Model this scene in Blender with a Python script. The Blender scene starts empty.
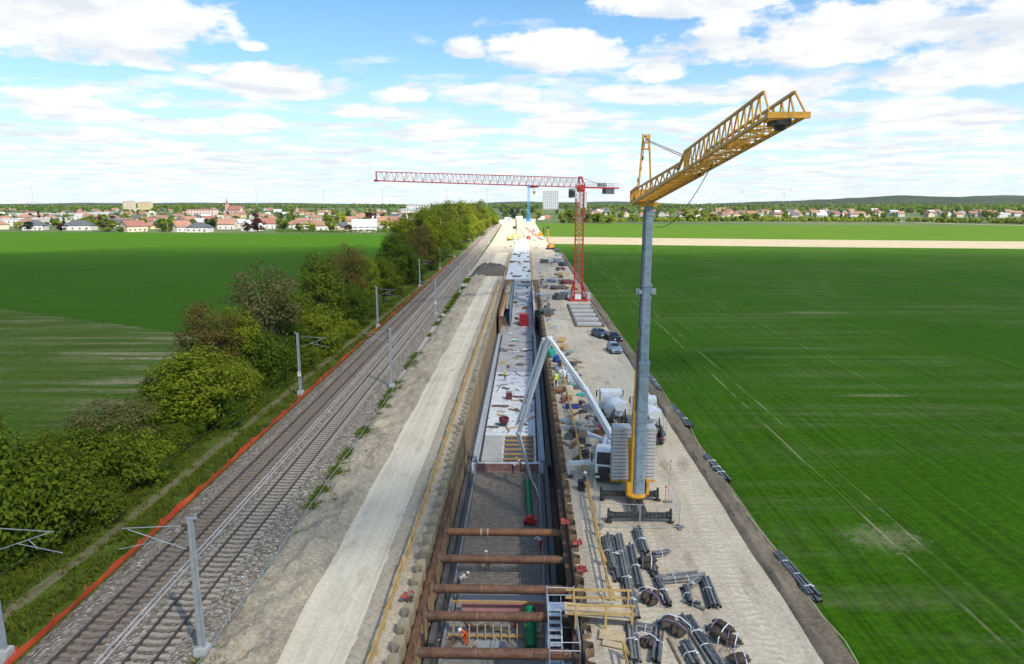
import bpy, bmesh, math, random
from mathutils import Vector, Matrix, noise as mnoise
R = math.radians
PI = math.pi
C = bpy.context.scene.collection
scene = bpy.context.scene
random.seed(7)

# ------------------------------------------------------------------ camera
CAM_H = 24.0
PITCH = R(10.78)
YAW = R(1.17)
FPX = 682.7
cam_d = bpy.data.cameras.new('camera')
cam_d.sensor_width = 36.0
cam_d.lens = 24.0
cam_d.clip_start = 0.5
cam_d.clip_end = 30000
cam = bpy.data.objects.new('camera', cam_d)
C.objects.link(cam)
cam.location = (0, 0, CAM_H)
cam.rotation_euler = (PI / 2 - PITCH, 0, YAW)
scene.camera = cam
CAM_M = cam.rotation_euler.to_matrix()


def at(px, py, z=0.0):
    """ground point seen at a pixel of the photograph, at height z"""
    d = CAM_M @ Vector(((px - 512) / FPX, (332 - py) / FPX, -1))
    t = (z - CAM_H) / d.z
    return Vector((d.x * t, d.y * t, z))


def pixel(p):
    v = CAM_M.transposed() @ (Vector(p) - Vector((0, 0, CAM_H)))
    return (512 + FPX * v.x / -v.z, 332 - FPX * v.y / -v.z)


# ------------------------------------------------------------------ mesh builder
class MB:
    def __init__(s):
        s.v = []; s.f = []; s.m = []; s.cur = 0

    def add(s, vs, fs, m=None):
        o = len(s.v)
        s.v += [tuple(v) for v in vs]
        for f in fs:
            s.f.append(tuple(i + o for i in f)); s.m.append(s.cur if m is None else m)

    def box(s, c, d, rz=0.0, m=None, taper=1.0):
        hx, hy, hz = d[0] / 2, d[1] / 2, d[2] / 2
        vs = []
        for z in (-1, 1):
            k = taper if z > 0 else 1.0
            for x, y in ((-1, -1), (1, -1), (1, 1), (-1, 1)):
                X, Y = x * hx * k, y * hy * k
                if rz:
                    X, Y = X * math.cos(rz) - Y * math.sin(rz), X * math.sin(rz) + Y * math.cos(rz)
                vs.append((c[0] + X, c[1] + Y, c[2] + z * hz))
        s.add(vs, [(3, 2, 1, 0), (4, 5, 6, 7), (0, 1, 5, 4), (1, 2, 6, 5), (2, 3, 7, 6), (3, 0, 4, 7)], m)

    def bar(s, a, b, w, h=None, m=None, up=(0, 0, 1)):
        h = w if h is None else h
        a = Vector(a); b = Vector(b); d = (b - a)
        if d.length < 1e-6: return
        d.normalize(); u = Vector(up)
        if abs(d.dot(u)) > 0.98: u = Vector((0, 1, 0))
        x = d.cross(u).normalized(); z = x.cross(d).normalized()
        vs = []
        for p in (a, b):
            for i, j in ((-1, -1), (1, -1), (1, 1), (-1, 1)):
                vs.append(p + x * (i * w / 2) + z * (j * h / 2))
        s.add(vs, [(0, 1, 2, 3), (7, 6, 5, 4), (1, 0, 4, 5), (2, 1, 5, 6), (3, 2, 6, 7), (0, 3, 7, 4)], m)

    def tube(s, a, b, r, n=8, r2=None, m=None, cap=True):
        a = Vector(a); b = Vector(b); d = (b - a)
        if d.length < 1e-6: return
        d.normalize(); r2 = r if r2 is None else r2
        u = Vector((0, 0, 1)) if abs(d.z) < 0.95 else Vector((0, 1, 0))
        x = d.cross(u).normalized(); z = x.cross(d).normalized()
        vs = []
        for p, q in ((a, r), (b, r2)):
            for i in range(n):
                t = 2 * PI * i / n
                vs.append(p + x * (q * math.cos(t)) + z * (q * math.sin(t)))
        fs = [((i + 1) % n, i, n + i, n + (i + 1) % n) for i in range(n)]
        if cap: fs += [tuple(range(n)), tuple(range(2 * n - 1, n - 1, -1))]
        s.add(vs, fs, m)

    def path(s, pts, r, n=6, m=None):
        pts = [Vector(p) for p in pts]
        vs = []; k = len(pts)
        for j, p in enumerate(pts):
            d = (pts[min(j + 1, k - 1)] - pts[max(j - 1, 0)]).normalized()
            u = Vector((0, 0, 1)) if abs(d.z) < 0.95 else Vector((0, 1, 0))
            x = d.cross(u).normalized(); z = x.cross(d).normalized()
            for i in range(n):
                t = 2 * PI * i / n
                vs.append(p + x * (r * math.cos(t)) + z * (r * math.sin(t)))
        fs = []
        for j in range(k - 1):
            for i in range(n):
                fs.append((j * n + (i + 1) % n, j * n + i, (j + 1) * n + i, (j + 1) * n + (i + 1) % n))
        fs += [tuple(range(n)), tuple(range(k * n - 1, (k - 1) * n - 1, -1))]
        s.add(vs, fs, m)

    def lathe(s, prof, c=(0, 0, 0), n=12, axis='z', m=None):
        vs = []; k = len(prof)
        for r, h in prof:
            for i in range(n):
                t = 2 * PI * i / n
                x, y = r * math.cos(t), r * math.sin(t)
                if axis == 'z': p = (x, y, h)
                elif axis == 'y': p = (x, h, y)
                else: p = (h, x, y)
                vs.append((c[0] + p[0], c[1] + p[1], c[2] + p[2]))
        fs = []
        for j in range(k - 1):
            for i in range(n):
                fs.append((j * n + i, j * n + (i + 1) % n, (j + 1) * n + (i + 1) % n, (j + 1) * n + i))
        fs += [tuple(range(n - 1, -1, -1)), tuple(range((k - 1) * n, k * n))]
        s.add(vs, fs, m)

    def prism(s, poly, a, b, axis='y', m=None):
        """extrude a 2-D outline: axis y -> (x,z), axis x -> (y,z), axis z -> (x,y)"""
        n = len(poly); vs = []
        for t in (a, b):
            for p, q in poly:
                vs.append((p, t, q) if axis == 'y' else ((t, p, q) if axis == 'x' else (p, q, t)))
        fs = [tuple(range(n)), tuple(range(2 * n - 1, n - 1, -1))]
        fs += [((i + 1) % n, i, n + i, n + (i + 1) % n) for i in range(n)]
        s.add(vs, fs, m)

    def quad(s, a, b, c, d, m=None):
        s.add([a, b, c, d], [(0, 1, 2, 3)], m)

    def transform(s, M):
        s.v = [tuple(M @ Vector(v)) for v in s.v]
        return s

    def mesh(s, name, mats, smooth=False):
        me = bpy.data.meshes.new(name)
        me.from_pydata(s.v, [], s.f)
        for m in (mats if isinstance(mats, (list, tuple)) else [mats]):
            me.materials.append(m)
        me.polygons.foreach_set('material_index', s.m)
        if smooth: me.polygons.foreach_set('use_smooth', [True] * len(s.f))
        bm = bmesh.new(); bm.from_mesh(me)
        if len(bm.faces) < 60000: bmesh.ops.recalc_face_normals(bm, faces=bm.faces)
        bm.to_mesh(me); bm.free()
        me.update()
        return me

    def build(s, name, mats, parent=None, loc=None, rz=0.0, smooth=False, bevel=0.0):
        o = bpy.data.objects.new(name, s.mesh(name, mats, smooth))
        C.objects.link(o)
        if parent: o.parent = parent
        if loc is not None: o.location = loc
        if rz: o.rotation_euler = (0, 0, rz)
        if smooth: auto_smooth(o.data)
        if bevel:
            b = o.modifiers.new('bevel', 'BEVEL'); b.width = bevel; b.segments = 2; b.limit_method = 'ANGLE'
        return o


def auto_smooth(me, ang=R(40)):
    bm = bmesh.new(); bm.from_mesh(me)
    for e in bm.edges:
        if len(e.link_faces) == 2 and e.calc_face_angle(0) > ang: e.smooth = False
    bm.to_mesh(me); bm.free()


def tag(o, label=None, cat=None, group=None, kind=None):
    if label: o['label'] = label
    if cat: o['category'] = cat
    if group: o['group'] = group
    if kind: o['kind'] = kind
    return o


def thing(name, label, cat, loc=(0, 0, 0), rz=0.0, group=None):
    o = bpy.data.objects.new(name, None)
    C.objects.link(o)
    o.location = loc; o.rotation_euler = (0, 0, rz); o.empty_display_size = 0.3
    return tag(o, label, cat, group)


def struct(name, mb, mats, smooth=False):
    o = mb.build(name, mats, smooth=smooth)
    o['kind'] = 'structure'
    return o


KIDS = {}


def copy_tree(o, loc, rz, label, group=None, scale=None):
    """a thing, its parts and their sub-parts, as objects of their own sharing mesh data"""
    if not KIDS.get('done_' + o.name):
        KIDS['done_' + o.name] = [(c, list(c.children)) for c in o.children]
    r = o.copy(); C.objects.link(r)
    r.location = loc; r.rotation_euler = (0, 0, rz)
    if scale: r.scale = scale
    r['label'] = label
    if group: r['group'] = group
    for c, gs in KIDS['done_' + o.name]:
        d = c.copy(); C.objects.link(d); d.parent = r
        for g in gs:
            e = g.copy(); C.objects.link(e); e.parent = d
    return r


# ------------------------------------------------------------------ materials
class NT:
    def __init__(s, name):
        s.mat = bpy.data.materials.new(name)
        s.mat.use_nodes = True
        s.t = s.mat.node_tree
        s.b = s.t.nodes['Principled BSDF']
        s.out = s.t.nodes['Material Output']

    def n(s, typ, **kw):
        x = s.t.nodes.new(typ)
        for k, v in kw.items(): setattr(x, k, v)
        return x

    def l(s, a, b): s.t.links.new(a, b)

    def coords(s, world=False, scale=(1, 1, 1), rot=0.0):
        if world: src = s.n('ShaderNodeNewGeometry').outputs['Position']
        else: src = s.n('ShaderNodeTexCoord').outputs['Object']
        mp = s.n('ShaderNodeMapping'); mp.inputs['Scale'].default_value = scale
        mp.inputs['Rotation'].default_value = (0, 0, rot)
        s.l(src, mp.inputs['Vector'])
        return mp.outputs['Vector']

    def noise(s, vec, scale=1.0, detail=4.0, rough=0.55, dist=0.0):
        x = s.n('ShaderNodeTexNoise')
        x.inputs['Scale'].default_value = scale; x.inputs['Detail'].default_value = detail
        x.inputs['Roughness'].default_value = rough; x.inputs['Distortion'].default_value = dist
        s.l(vec, x.inputs['Vector'])
        return x.outputs['Fac']

    def ramp(s, fac, stops):
        x = s.n('ShaderNodeValToRGB')
        e = x.color_ramp.elements
        while len(e) < len(stops): e.new(0.5)
        for i, (p, c) in enumerate(stops):
            e[i].position = p
            e[i].color = (*c, 1) if isinstance(c, (tuple, list)) else (c, c, c, 1)
        s.l(fac, x.inputs['Fac'])
        return x.outputs['Color']

    def mix(s, fac, a, b, mode='MIX'):
        x = s.n('ShaderNodeMix', data_type='RGBA', blend_type=mode)
        for sock, v in ((x.inputs['Factor'], fac), (x.inputs['A'], a), (x.inputs['B'], b)):
            if hasattr(v, 'links') or hasattr(v, 'is_linked'): s.l(v, sock)
            elif isinstance(v, (tuple, list)): sock.default_value = (*v, 1)
            else: sock.default_value = v
        return x.outputs['Result']

    def math(s, op, a, b=0.0, c=0.0):
        x = s.n('ShaderNodeMath', operation=op)
        for i, v in enumerate((a, b, c)):
            if hasattr(v, 'is_linked'): s.l(v, x.inputs[i])
            else: x.inputs[i].default_value = v
        return x.outputs[0]

    def bump(s, h, strength=0.4, dist=0.05):
        x = s.n('ShaderNodeBump')
        x.inputs['Strength'].default_value = strength; x.inputs['Distance'].default_value = dist
        s.l(h, x.inputs['Height']); s.l(x.outputs['Normal'], s.b.inputs['Normal'])

    def done(s, col, rough=0.9, metal=0.0, spec=None):
        if hasattr(col, 'is_linked'): s.l(col, s.b.inputs['Base Color'])
        else: s.b.inputs['Base Color'].default_value = (*col, 1)
        if hasattr(rough, 'is_linked'): s.l(rough, s.b.inputs['Roughness'])
        else: s.b.inputs['Roughness'].default_value = rough
        s.b.inputs['Metallic'].default_value = metal
        if spec is not None: s.b.inputs['Specular IOR Level'].default_value = spec
        return s.mat


MATS = {}


def M(name, col, rough=0.7, metal=0.0, var=0.25, scale=2.0, dirt=None, dirt_amt=0.35, bump=0.0):
    """painted, rusty or raw surface: colour with uneven tone, patches of dirt, uneven gloss"""
    if name in MATS: return MATS[name]
    t = NT(name)
    v = t.coords()
    n1 = t.noise(v, scale, 5)
    lo = tuple(c * (1 - var) for c in col); hi = tuple(min(1, c * (1 + var)) for c in col)
    c = t.ramp(n1, [(0.3, lo), (0.7, hi)])
    if dirt:
        n2 = t.noise(v, scale * 2.7, 6, 0.65)
        f = t.ramp(n2, [(0.5, 0.0), (0.72, dirt_amt * 2)])
        c = t.mix(f, c, dirt)
    r = t.ramp(n1, [(0.2, max(0.05, rough - 0.12)), (0.8, min(1, rough + 0.12))])
    if bump: t.bump(t.noise(v, scale * 5, 4), bump, 0.03)
    MATS[name] = t.done(c, r, metal)
    return MATS[name]


DUST = (0.34, 0.29, 0.22)
W = lambda *a: a
m_white = M('white paint', (0.72, 0.72, 0.70), 0.4, var=0.06, dirt=DUST, dirt_amt=0.2)
m_white2 = M('grey white sheet metal', (0.55, 0.56, 0.56), 0.5, var=0.1, dirt=DUST, dirt_amt=0.2)
m_yellow = M('crane yellow', (0.66, 0.32, 0.028), 0.5, var=0.18, dirt=(0.30, 0.13, 0.03), dirt_amt=0.4)
m_signal = M('signal yellow', (0.70, 0.47, 0.02), 0.45, var=0.08)
m_red = M('crane red', (0.50, 0.035, 0.025), 0.45, var=0.15, dirt=(0.2, 0.05, 0.04), dirt_amt=0.25)
m_pinkw = M('weathered white red paint', (0.60, 0.42, 0.40), 0.5, var=0.2)
m_galv = M('blue grey galvanised steel', (0.25, 0.31, 0.35), 0.55, 0.1, var=0.18, scale=1.2, dirt=(0.13, 0.16, 0.18), dirt_amt=0.45)
m_zinc = M('galvanised mast steel', (0.36, 0.38, 0.39), 0.55, 0.3, var=0.12)
m_black = M('black steel', (0.02, 0.021, 0.023), 0.5, var=0.3, dirt=DUST, dirt_amt=0.15)
m_tyre = M('rubber', (0.022, 0.022, 0.022), 0.85, var=0.2, dirt=DUST, dirt_amt=0.25)
m_rust = M('rusty steel', (0.135, 0.062, 0.034), 0.75, 0.1, var=0.35, scale=1.5, dirt=(0.30, 0.19, 0.12), dirt_amt=0.25, bump=0.1)
m_rust2 = M('rusty sheet pile steel', (0.20, 0.13, 0.075), 0.8, 0.05, var=0.45, scale=0.9, dirt=(0.24, 0.19, 0.13), dirt_amt=0.4, bump=0.15)
m_conc = M('pale concrete', (0.42, 0.41, 0.39), 0.85, var=0.14, scale=0.8, dirt=(0.25, 0.24, 0.22), dirt_amt=0.3, bump=0.08)
m_concd = M('dark concrete', (0.17, 0.17, 0.17), 0.85, var=0.2, scale=0.8, dirt=(0.3, 0.3, 0.29), dirt_amt=0.25, bump=0.08)
m_slabs = M('counterweight concrete', (0.50, 0.48, 0.45), 0.8, var=0.12, dirt=(0.28, 0.27, 0.26))
m_wood = M('yellow shuttering timber', (0.52, 0.33, 0.12), 0.7, var=0.2, scale=1.5, dirt=(0.32, 0.22, 0.12), dirt_amt=0.3)
m_woodp = M('pale plank timber', (0.52, 0.40, 0.24), 0.75, var=0.2, dirt=(0.3, 0.24, 0.16))
m_woodd = M('weathered timber', (0.17, 0.125, 0.085), 0.8, var=0.3)
m_pipe = M('grey plastic pipe', (0.10, 0.106, 0.112), 0.5, var=0.3, scale=1.0, dirt=DUST, dirt_amt=0.45)
m_pipe2 = M('dusty grey plastic pipe', (0.17, 0.168, 0.16), 0.7, var=0.25, dirt=DUST, dirt_amt=0.5)
m_pipe3 = M('black plastic pipe', (0.045, 0.048, 0.052), 0.5, var=0.3, dirt=DUST, dirt_amt=0.35)
m_strap = M('white strap', (0.75, 0.76, 0.77), 0.6, var=0.1)
m_brown = M('dark brown geotextile', (0.05, 0.034, 0.024), 0.8, var=0.4, scale=4, dirt=(0.16, 0.12, 0.08), dirt_amt=0.25)
m_green = M('green plastic pipe', (0.006, 0.19, 0.075), 0.4, var=0.2)
m_teal = M('teal tarpaulin', (0.03, 0.33, 0.24), 0.5, var=0.2)
m_blue = M('blue plastic', (0.02, 0.06, 0.28), 0.45, var=0.2)
m_cblue = M('crane blue', (0.03, 0.22, 0.44), 0.5, var=0.15)
m_glass = M('dark window glass', (0.02, 0.026, 0.032), 0.08, var=0.2)
m_orange = M('orange fabric', (0.72, 0.08, 0.02), 0.8, var=0.15)
m_redmesh = M('red plastic barrier mesh', (0.62, 0.05, 0.025), 0.7, var=0.2)
m_pink = M('pink insulation board', (0.50, 0.25, 0.26), 0.75, var=0.12)
m_rebar = M('rusty reinforcement steel', (0.34, 0.29, 0.245), 0.75, 0.1, var=0.35)
m_membrane = M('dark grey membrane', (0.085, 0.085, 0.085), 0.65, var=0.35, scale=0.6, dirt=(0.2, 0.19, 0.18), dirt_amt=0.3)
m_skin = M('skin', (0.48, 0.27, 0.19), 0.6, var=0.1)
m_cable = M('dark cable', (0.05, 0.05, 0.055), 0.7, var=0.2)
m_alu = M('aluminium', (0.58, 0.60, 0.62), 0.4, 0.5, var=0.12)
m_ply = M('brown plywood panel', (0.16, 0.07, 0.04), 0.6, var=0.35, scale=1.0, dirt=(0.35, 0.28, 0.22), dirt_amt=0.2)
m_rail = M('worn rail steel', (0.10, 0.082, 0.07), 0.5, 0.3, var=0.25)
m_sleeper = M('concrete sleeper', (0.36, 0.31, 0.25), 0.9, var=0.2, dirt=(0.14, 0.11, 0.09), dirt_amt=0.4)
m_sleeperd = M('weathered dark sleeper', (0.22, 0.175, 0.135), 0.9, var=0.25)
# ------------------------------------------------------------------ ground materials
def mat_land():
    t = NT('distant farmland'); v = t.coords(True)
    n = t.noise(v, 0.004, 6, 0.6); n2 = t.noise(v, 0.06, 4)
    c = t.ramp(n, [(0.35, (0.035, 0.065, 0.018)), (0.5, (0.055, 0.09, 0.028)), (0.66, (0.11, 0.115, 0.06))])
    c = t.mix(0.35, c, t.ramp(n2, [(0.3, (0.03, 0.06, 0.02)), (0.7, (0.14, 0.15, 0.08))]))
    return t.done(c, 0.95, 0.0, 0.12)


def mat_field(name, dark, light, soil, rowdir=0.0, bare=0.0, rows=0.5, tram=None, bald=(), drilled=False):
    t = NT(name); v = t.coords(True)
    big = t.noise(v, 0.010, 4, 0.55)
    c = t.ramp(big, [(0.32, dark), (0.68, light)])
    st = t.coords(True, (0.012, 0.45, 1), rowdir)
    streak = t.noise(st, 1.0, 4, 0.6)
    c = t.mix(t.ramp(streak, [(0.4, 0.0), (0.75, rows)]), c, tuple(min(1, x * 1.55) for x in light))
    c = t.mix(t.ramp(streak, [(0.22, rows * 0.9), (0.42, 0.0)]), c, tuple(x * 0.6 for x in dark))
    fine = t.noise(t.coords(True, (1.0, 1.5, 1), rowdir), 1.3, 8, 0.85)
    med = t.noise(v, 0.09, 5, 0.7)
    c = t.mix(t.ramp(med, [(.35, 0.0), (.7, .5)]), c, tuple(x * 1.25 for x in light))
    c = t.mix(0.55, c, t.ramp(fine, [(0.38, tuple(x * 0.3 for x in dark)), (0.62, tuple(x * 1.5 for x in light))]), 'MIX')
    drill = t.noise(t.coords(True, (2.6, 0.035, 1), rowdir if rowdir < -.04 else 0.0) if drilled else t.coords(True, (0.035, 2.6, 1), rowdir), 1.0, 3, 0.7)
    c = t.mix(t.ramp(drill, [(.40, .42), (.50, 0.0)]), c, tuple(x * .45 for x in dark))
    c = t.mix(t.ramp(drill, [(.54, 0.0), (.66, .30)]), c, tuple(x * 1.5 for x in light))
    if bare:
        b1 = t.noise(t.coords(True, (0.02, 0.30, 1), rowdir), 1.0, 5, 0.7)
        b2 = t.noise(v, 0.030, 5, 0.6)
        f = t.math('MULTIPLY', t.ramp(b1, [(0.46, 0.0), (0.62, 1.0)]), t.ramp(b2, [(0.40, 0.0), (0.56, 1.0)]))
        b3 = t.noise(v, 0.9, 4, 0.7)
        f = t.math('MULTIPLY', f, t.ramp(b3, [(0.35, 0.2), (0.65, 1.0)]))
        c = t.mix(t.math('MULTIPLY', f, bare), c, soil)
    if tram:
        sx = t.n('ShaderNodeSeparateXYZ'); t.l(t.n('ShaderNodeNewGeometry').outputs['Position'], sx.inputs[0])
        wob = t.math('MULTIPLY', t.math('SUBTRACT', t.noise(v, 0.05, 2), 0.5), 0.9)
        x = t.math('ADD', sx.outputs['X'], wob)
        for x0, wd, th in tram:
            d = t.math('ABSOLUTE', t.math('SUBTRACT', x, x0))
            line = t.math('LESS_THAN', d, wd)
            gap = t.noise(t.coords(True, (0.4, 0.13, 1)), 1.0, 4, 0.6)
            gap = t.ramp(gap, [(th - .05, 0.10), (th + 0.06, 0.8)])
            c = t.mix(t.math('MULTIPLY', t.math('MULTIPLY', line, gap), .75), c, soil)
        for bx_, by_, brx, bry in bald:          # thin places in the crop
            ux = t.math('DIVIDE', t.math('SUBTRACT', sx.outputs['X'], bx_), brx); uy = t.math('DIVIDE', t.math('SUBTRACT', sx.outputs['Y'], by_), bry)
            r_ = t.math('ADD', t.math('ADD', t.math('MULTIPLY', ux, ux), t.math('MULTIPLY', uy, uy)), t.math('MULTIPLY', t.math('SUBTRACT', t.noise(v, 1.6, 8, .85), .5), 7.0))
            c = t.mix(t.ramp(r_, [(0.0, 0.38), (1.0, 0.0)]), c, soil)
    t.bump(fine, 0.5, 0.12)
    return t.done(c, 0.95, 0.0, 0.05)


def mat_sand(name, cols, streak_amt=0.5, fine_amt=0.35, tread=False, speck=0.0, streak_scale=(1.1, 0.03, 1), dark=None):
    t = NT(name); v = t.coords(True)
    n = t.noise(v, 0.16, 6, 0.62)
    c = t.ramp(n, [(0.30, cols[0]), (0.5, cols[1]), (0.70, cols[2])])
    st = t.noise(t.coords(True, streak_scale), 1.0, 5, 0.6, 0.3)
    c = t.mix(t.ramp(st, [(0.46, 0.0), (0.66, streak_amt)]), c, (min(1, cols[2][0] * 1.16), min(1, cols[2][1] * 1.14), min(1, cols[2][2] * 1.08)))
    c = t.mix(t.ramp(st, [(0.28, streak_amt), (0.45, 0.0)]), c, tuple(x * 0.72 for x in cols[0]))
    f = t.noise(v, 4.0, 6, 0.7)
    c = t.mix(fine_amt, c, t.ramp(f, [(0.3, tuple(x * 0.5 for x in cols[0])), (0.7, tuple(min(1, x * 1.35) for x in cols[2]))]))
    if dark:
        dn = t.noise(t.coords(True, (0.5, 0.16, 1)), 1.0, 5, 0.65)
        c = t.mix(t.ramp(dn, [(0.56, 0.0), (0.70, 0.6)]), c, dark)
    h = f
    if tread:
        w = t.n('ShaderNodeTexWave', wave_type='BANDS', bands_direction='Y')
        w.inputs['Scale'].default_value = 0.55; w.inputs['Distortion'].default_value = 7.0
        w.inputs['Detail'].default_value = 3; w.inputs['Detail Scale'].default_value = 1.5
        t.l(v, w.inputs['Vector'])
        m = t.math('MULTIPLY', t.ramp(w.outputs['Fac'], [(0.35, 0.0), (0.8, 0.30)]), t.ramp(st, [(0.42, 0.0), (0.58, 1.0)]))
        c = t.mix(m, c, tuple(x * 0.68 for x in cols[0]))
    if speck:
        vo = t.n('ShaderNodeTexVoronoi'); vo.inputs['Scale'].default_value = 9.0
        t.l(v, vo.inputs['Vector'])
        c = t.mix(speck, c, t.ramp(vo.outputs['Distance'], [(0.1, cols[2]), (0.5, tuple(x * 0.35 for x in cols[0]))]))
    t.bump(h, 0.6, 0.08)
    return t.done(c, 0.95, 0.0, 0.12)


RAIL_TURN = 0.014        # the railway runs at a slight angle to the trench


def mat_ballast():
    t = NT('railway ballast'); v = t.coords(True)
    vo = t.n('ShaderNodeTexVoronoi'); vo.inputs['Scale'].default_value = 5.0; t.l(v, vo.inputs['Vector'])
    hs = t.n('ShaderNodeSeparateColor'); t.l(vo.outputs['Color'], hs.inputs[0])
    c = t.ramp(hs.outputs[0], [(0.0, (0.17, 0.13, 0.09)), (0.4, (0.36, 0.30, 0.225)), (0.8, (0.52, 0.455, 0.365)), (1.0, (0.74, 0.69, 0.60))])
    edge = t.ramp(vo.outputs['Distance'], [(0.12, 0.0), (0.55, 0.55)])
    c = t.mix(edge, c, (0.07, 0.058, 0.046))
    sx = t.n('ShaderNodeSeparateXYZ'); t.l(t.n('ShaderNodeNewGeometry').outputs['Position'], sx.inputs[0])
    xr = t.math('ADD', sx.outputs['X'], t.math('MULTIPLY', t.math('SUBTRACT', sx.outputs['Y'], 85.0), RAIL_TURN))
    big = t.noise(v, 0.25, 4)
    c = t.mix(t.ramp(big, [(0.35, 0.0), (0.7, 0.5)]), c, (0.22, 0.185, 0.145))
    for x0 in (-24.5, -20.7):        # brake dust lies between and beside the rails
        d = t.math('ABSOLUTE', t.math('SUBTRACT', xr, x0))
        c = t.mix(t.math('MULTIPLY', t.math('LESS_THAN', d, 1.15), 0.5), c, (0.15, 0.11, 0.075))
    t.bump(vo.outputs['Distance'], 1.0, 0.15)
    return t.done(c, 0.95, 0.0, 0.12)


m_land = mat_land()
G1, G2 = (0.025, 0.078, 0.002), (0.043, 0.112, 0.003)
SOIL = (0.32, 0.27, 0.17)
m_field_r = mat_field('winter cereal with tramlines', G1, G2, SOIL, R(-2), 0.22, 0.14,
                      [(26.4, 0.10, 0.50), (28.3, 0.10, 0.56), (47.0, 0.06, 0.56), (48.8, 0.06, 0.6)], drilled=True, bald=[(26.0, 46.5, 3.2, 2.2), (64, 150, 9, 1.6), (44, 84, 5, .8)])
m_field_l = mat_field('cereal field', G1, (0.045, 0.114, 0.003), SOIL, R(-3), 0.0, 0.5)
m_field_p = mat_field('thin cereal with bare soil', (0.031, 0.074, 0.005), (0.066, 0.110, 0.013), SOIL, R(-7), 0.95, 0.8)
m_field_f = mat_field('young bright cereal', (0.055, 0.110, 0.008), (0.076, 0.142, 0.012), SOIL, 0.0, 0.0, 0.3)
m_strip = mat_sand('pale bare field strip', [(0.25, 0.21, 0.135), (0.32, 0.27, 0.185), (0.38, 0.33, 0.235)], 0.2, 0.3, streak_scale=(0.02, 0.4, 1))
m_site = mat_sand('pale sandy site ground', [(0.34, 0.275, 0.195), (0.50, 0.425, 0.325), (0.60, 0.53, 0.425)], 0.55, 0.5, speck=0.2, dark=(0.25, 0.185, 0.115))
m_road = mat_sand('compacted chalky haul road', [(0.47, 0.40, 0.285), (0.60, 0.52, 0.385), (0.68, 0.60, 0.46)], 0.7, 0.25, streak_scale=(1.4, 0.015, 1), dark=(0.36, 0.30, 0.22))
m_sroad = mat_sand('sandy site road with tyre prints', [(0.36, 0.285, 0.195), (0.52, 0.435, 0.32), (0.63, 0.55, 0.425)], 0.75, 0.35, tread=True, streak_scale=(0.9, 0.018, 1), dark=(0.24, 0.18, 0.115))
m_verge = mat_sand('rough loam verge', [(0.20, 0.155, 0.10), (0.38, 0.315, 0.22), (0.54, 0.465, 0.345)], 0.6, 0.55, speck=0.2, streak_scale=(0.7, 0.05, 1), dark=(0.14, 0.11, 0.075))
m_tverge = mat_sand('pale dusty trench verge', [(0.34, 0.275, 0.19), (0.47, 0.395, 0.285), (0.57, 0.495, 0.375)], 0.5, 0.5, speck=0.2, streak_scale=(0.9, 0.05, 1), dark=(0.24, 0.19, 0.13))
m_berm = mat_sand('dark soil berm', [(0.10, 0.08, 0.05), (0.16, 0.125, 0.085), (0.27, 0.22, 0.16)], 0.4, 0.45, streak_scale=(1.1, 0.05, 1))
m_heap = mat_sand('dark heaped topsoil', [(0.085, 0.075, 0.058), (0.12, 0.105, 0.085), (0.17, 0.15, 0.12)], 0.1, 0.5, speck=0.2)
m_gverge = mat_field('rough grass verge', (0.045, 0.072, 0.008), (0.095, 0.130, 0.020), (0.28, 0.23, 0.15), R(90), 0.0, 0.3)
m_path = mat_sand('trodden earth path', [(0.09, 0.10, 0.035), (0.15, 0.14, 0.07), (0.22, 0.18, 0.11)], 0.5, 0.5, streak_scale=(0.9, 0.06, 1), dark=(0.06, 0.10, 0.025))
m_ball = mat_ballast()
m_pit = mat_sand('damp trench earth', [(0.11, 0.085, 0.06), (0.17, 0.135, 0.10), (0.25, 0.205, 0.155)], 0.2, 0.5)

# ------------------------------------------------------------------ ground sheets
TX0, TX1, TY0, TY1 = -6.80, 3.40, 14.0, 214.0       # trench opening
BIG = 7000.0


def sheet(name, poly, z, mat):
    b = MB(); b.add([(x, y, z) for x, y in poly], [tuple(range(len(poly)))])
    return struct(name, b, mat)


b = MB()
b.add([(-BIG, -400, 0), (BIG, -400, 0), (BIG, BIG, 0), (-BIG, BIG, 0), (TX0, TY0, 0), (TX1, TY0, 0), (TX1, TY1, 0), (TX0, TY1, 0)],
      [(0, 1, 5, 4), (1, 2, 6, 5), (2, 3, 7, 6), (3, 0, 4, 7)])
struct('ground', b, m_land)

# fields (lanes of the land sheet, each a few mm above the one below)
sheet('field', [(17.2, -60), (420, -60), (420, 345), (150, 376), (40, 398), (13.5, 402), (15.2, 270), (16.3, 180), (17.0, 90)], 0.02, m_field_r)
sheet('bare_field_strip', [(13.5, 402), (40, 398), (150, 376), (420, 345), (900, 290), (900, 335), (420, 415), (150, 455), (40, 480), (12.5, 486)], 0.024, m_strip)
sheet('far_field', [(12.5, 486), (40, 480), (150, 455), (420, 415), (900, 335), (1200, 560), (500, 720), (150, 760), (11, 800)], 0.028, m_field_f)
sheet('left_field', [(-700, 255), (-160, 172), (-40.5, 112), (-40.5, 500), (-120, 520), (-330, 545), (-700, 560)], 0.02, m_field_l)
sheet('thin_field', [(-700, -60), (-40.5, -60), (-40.5, 111.9), (-160, 171.9), (-700, 254.9)], 0.024, m_field_p)
sheet('grass_verge', [(-40.3, -40), (-26.0, -40), (-30.6, 420), (-33, 700), (-44, 700), (-40.3, 420)], 0.03, m_gverge)

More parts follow.
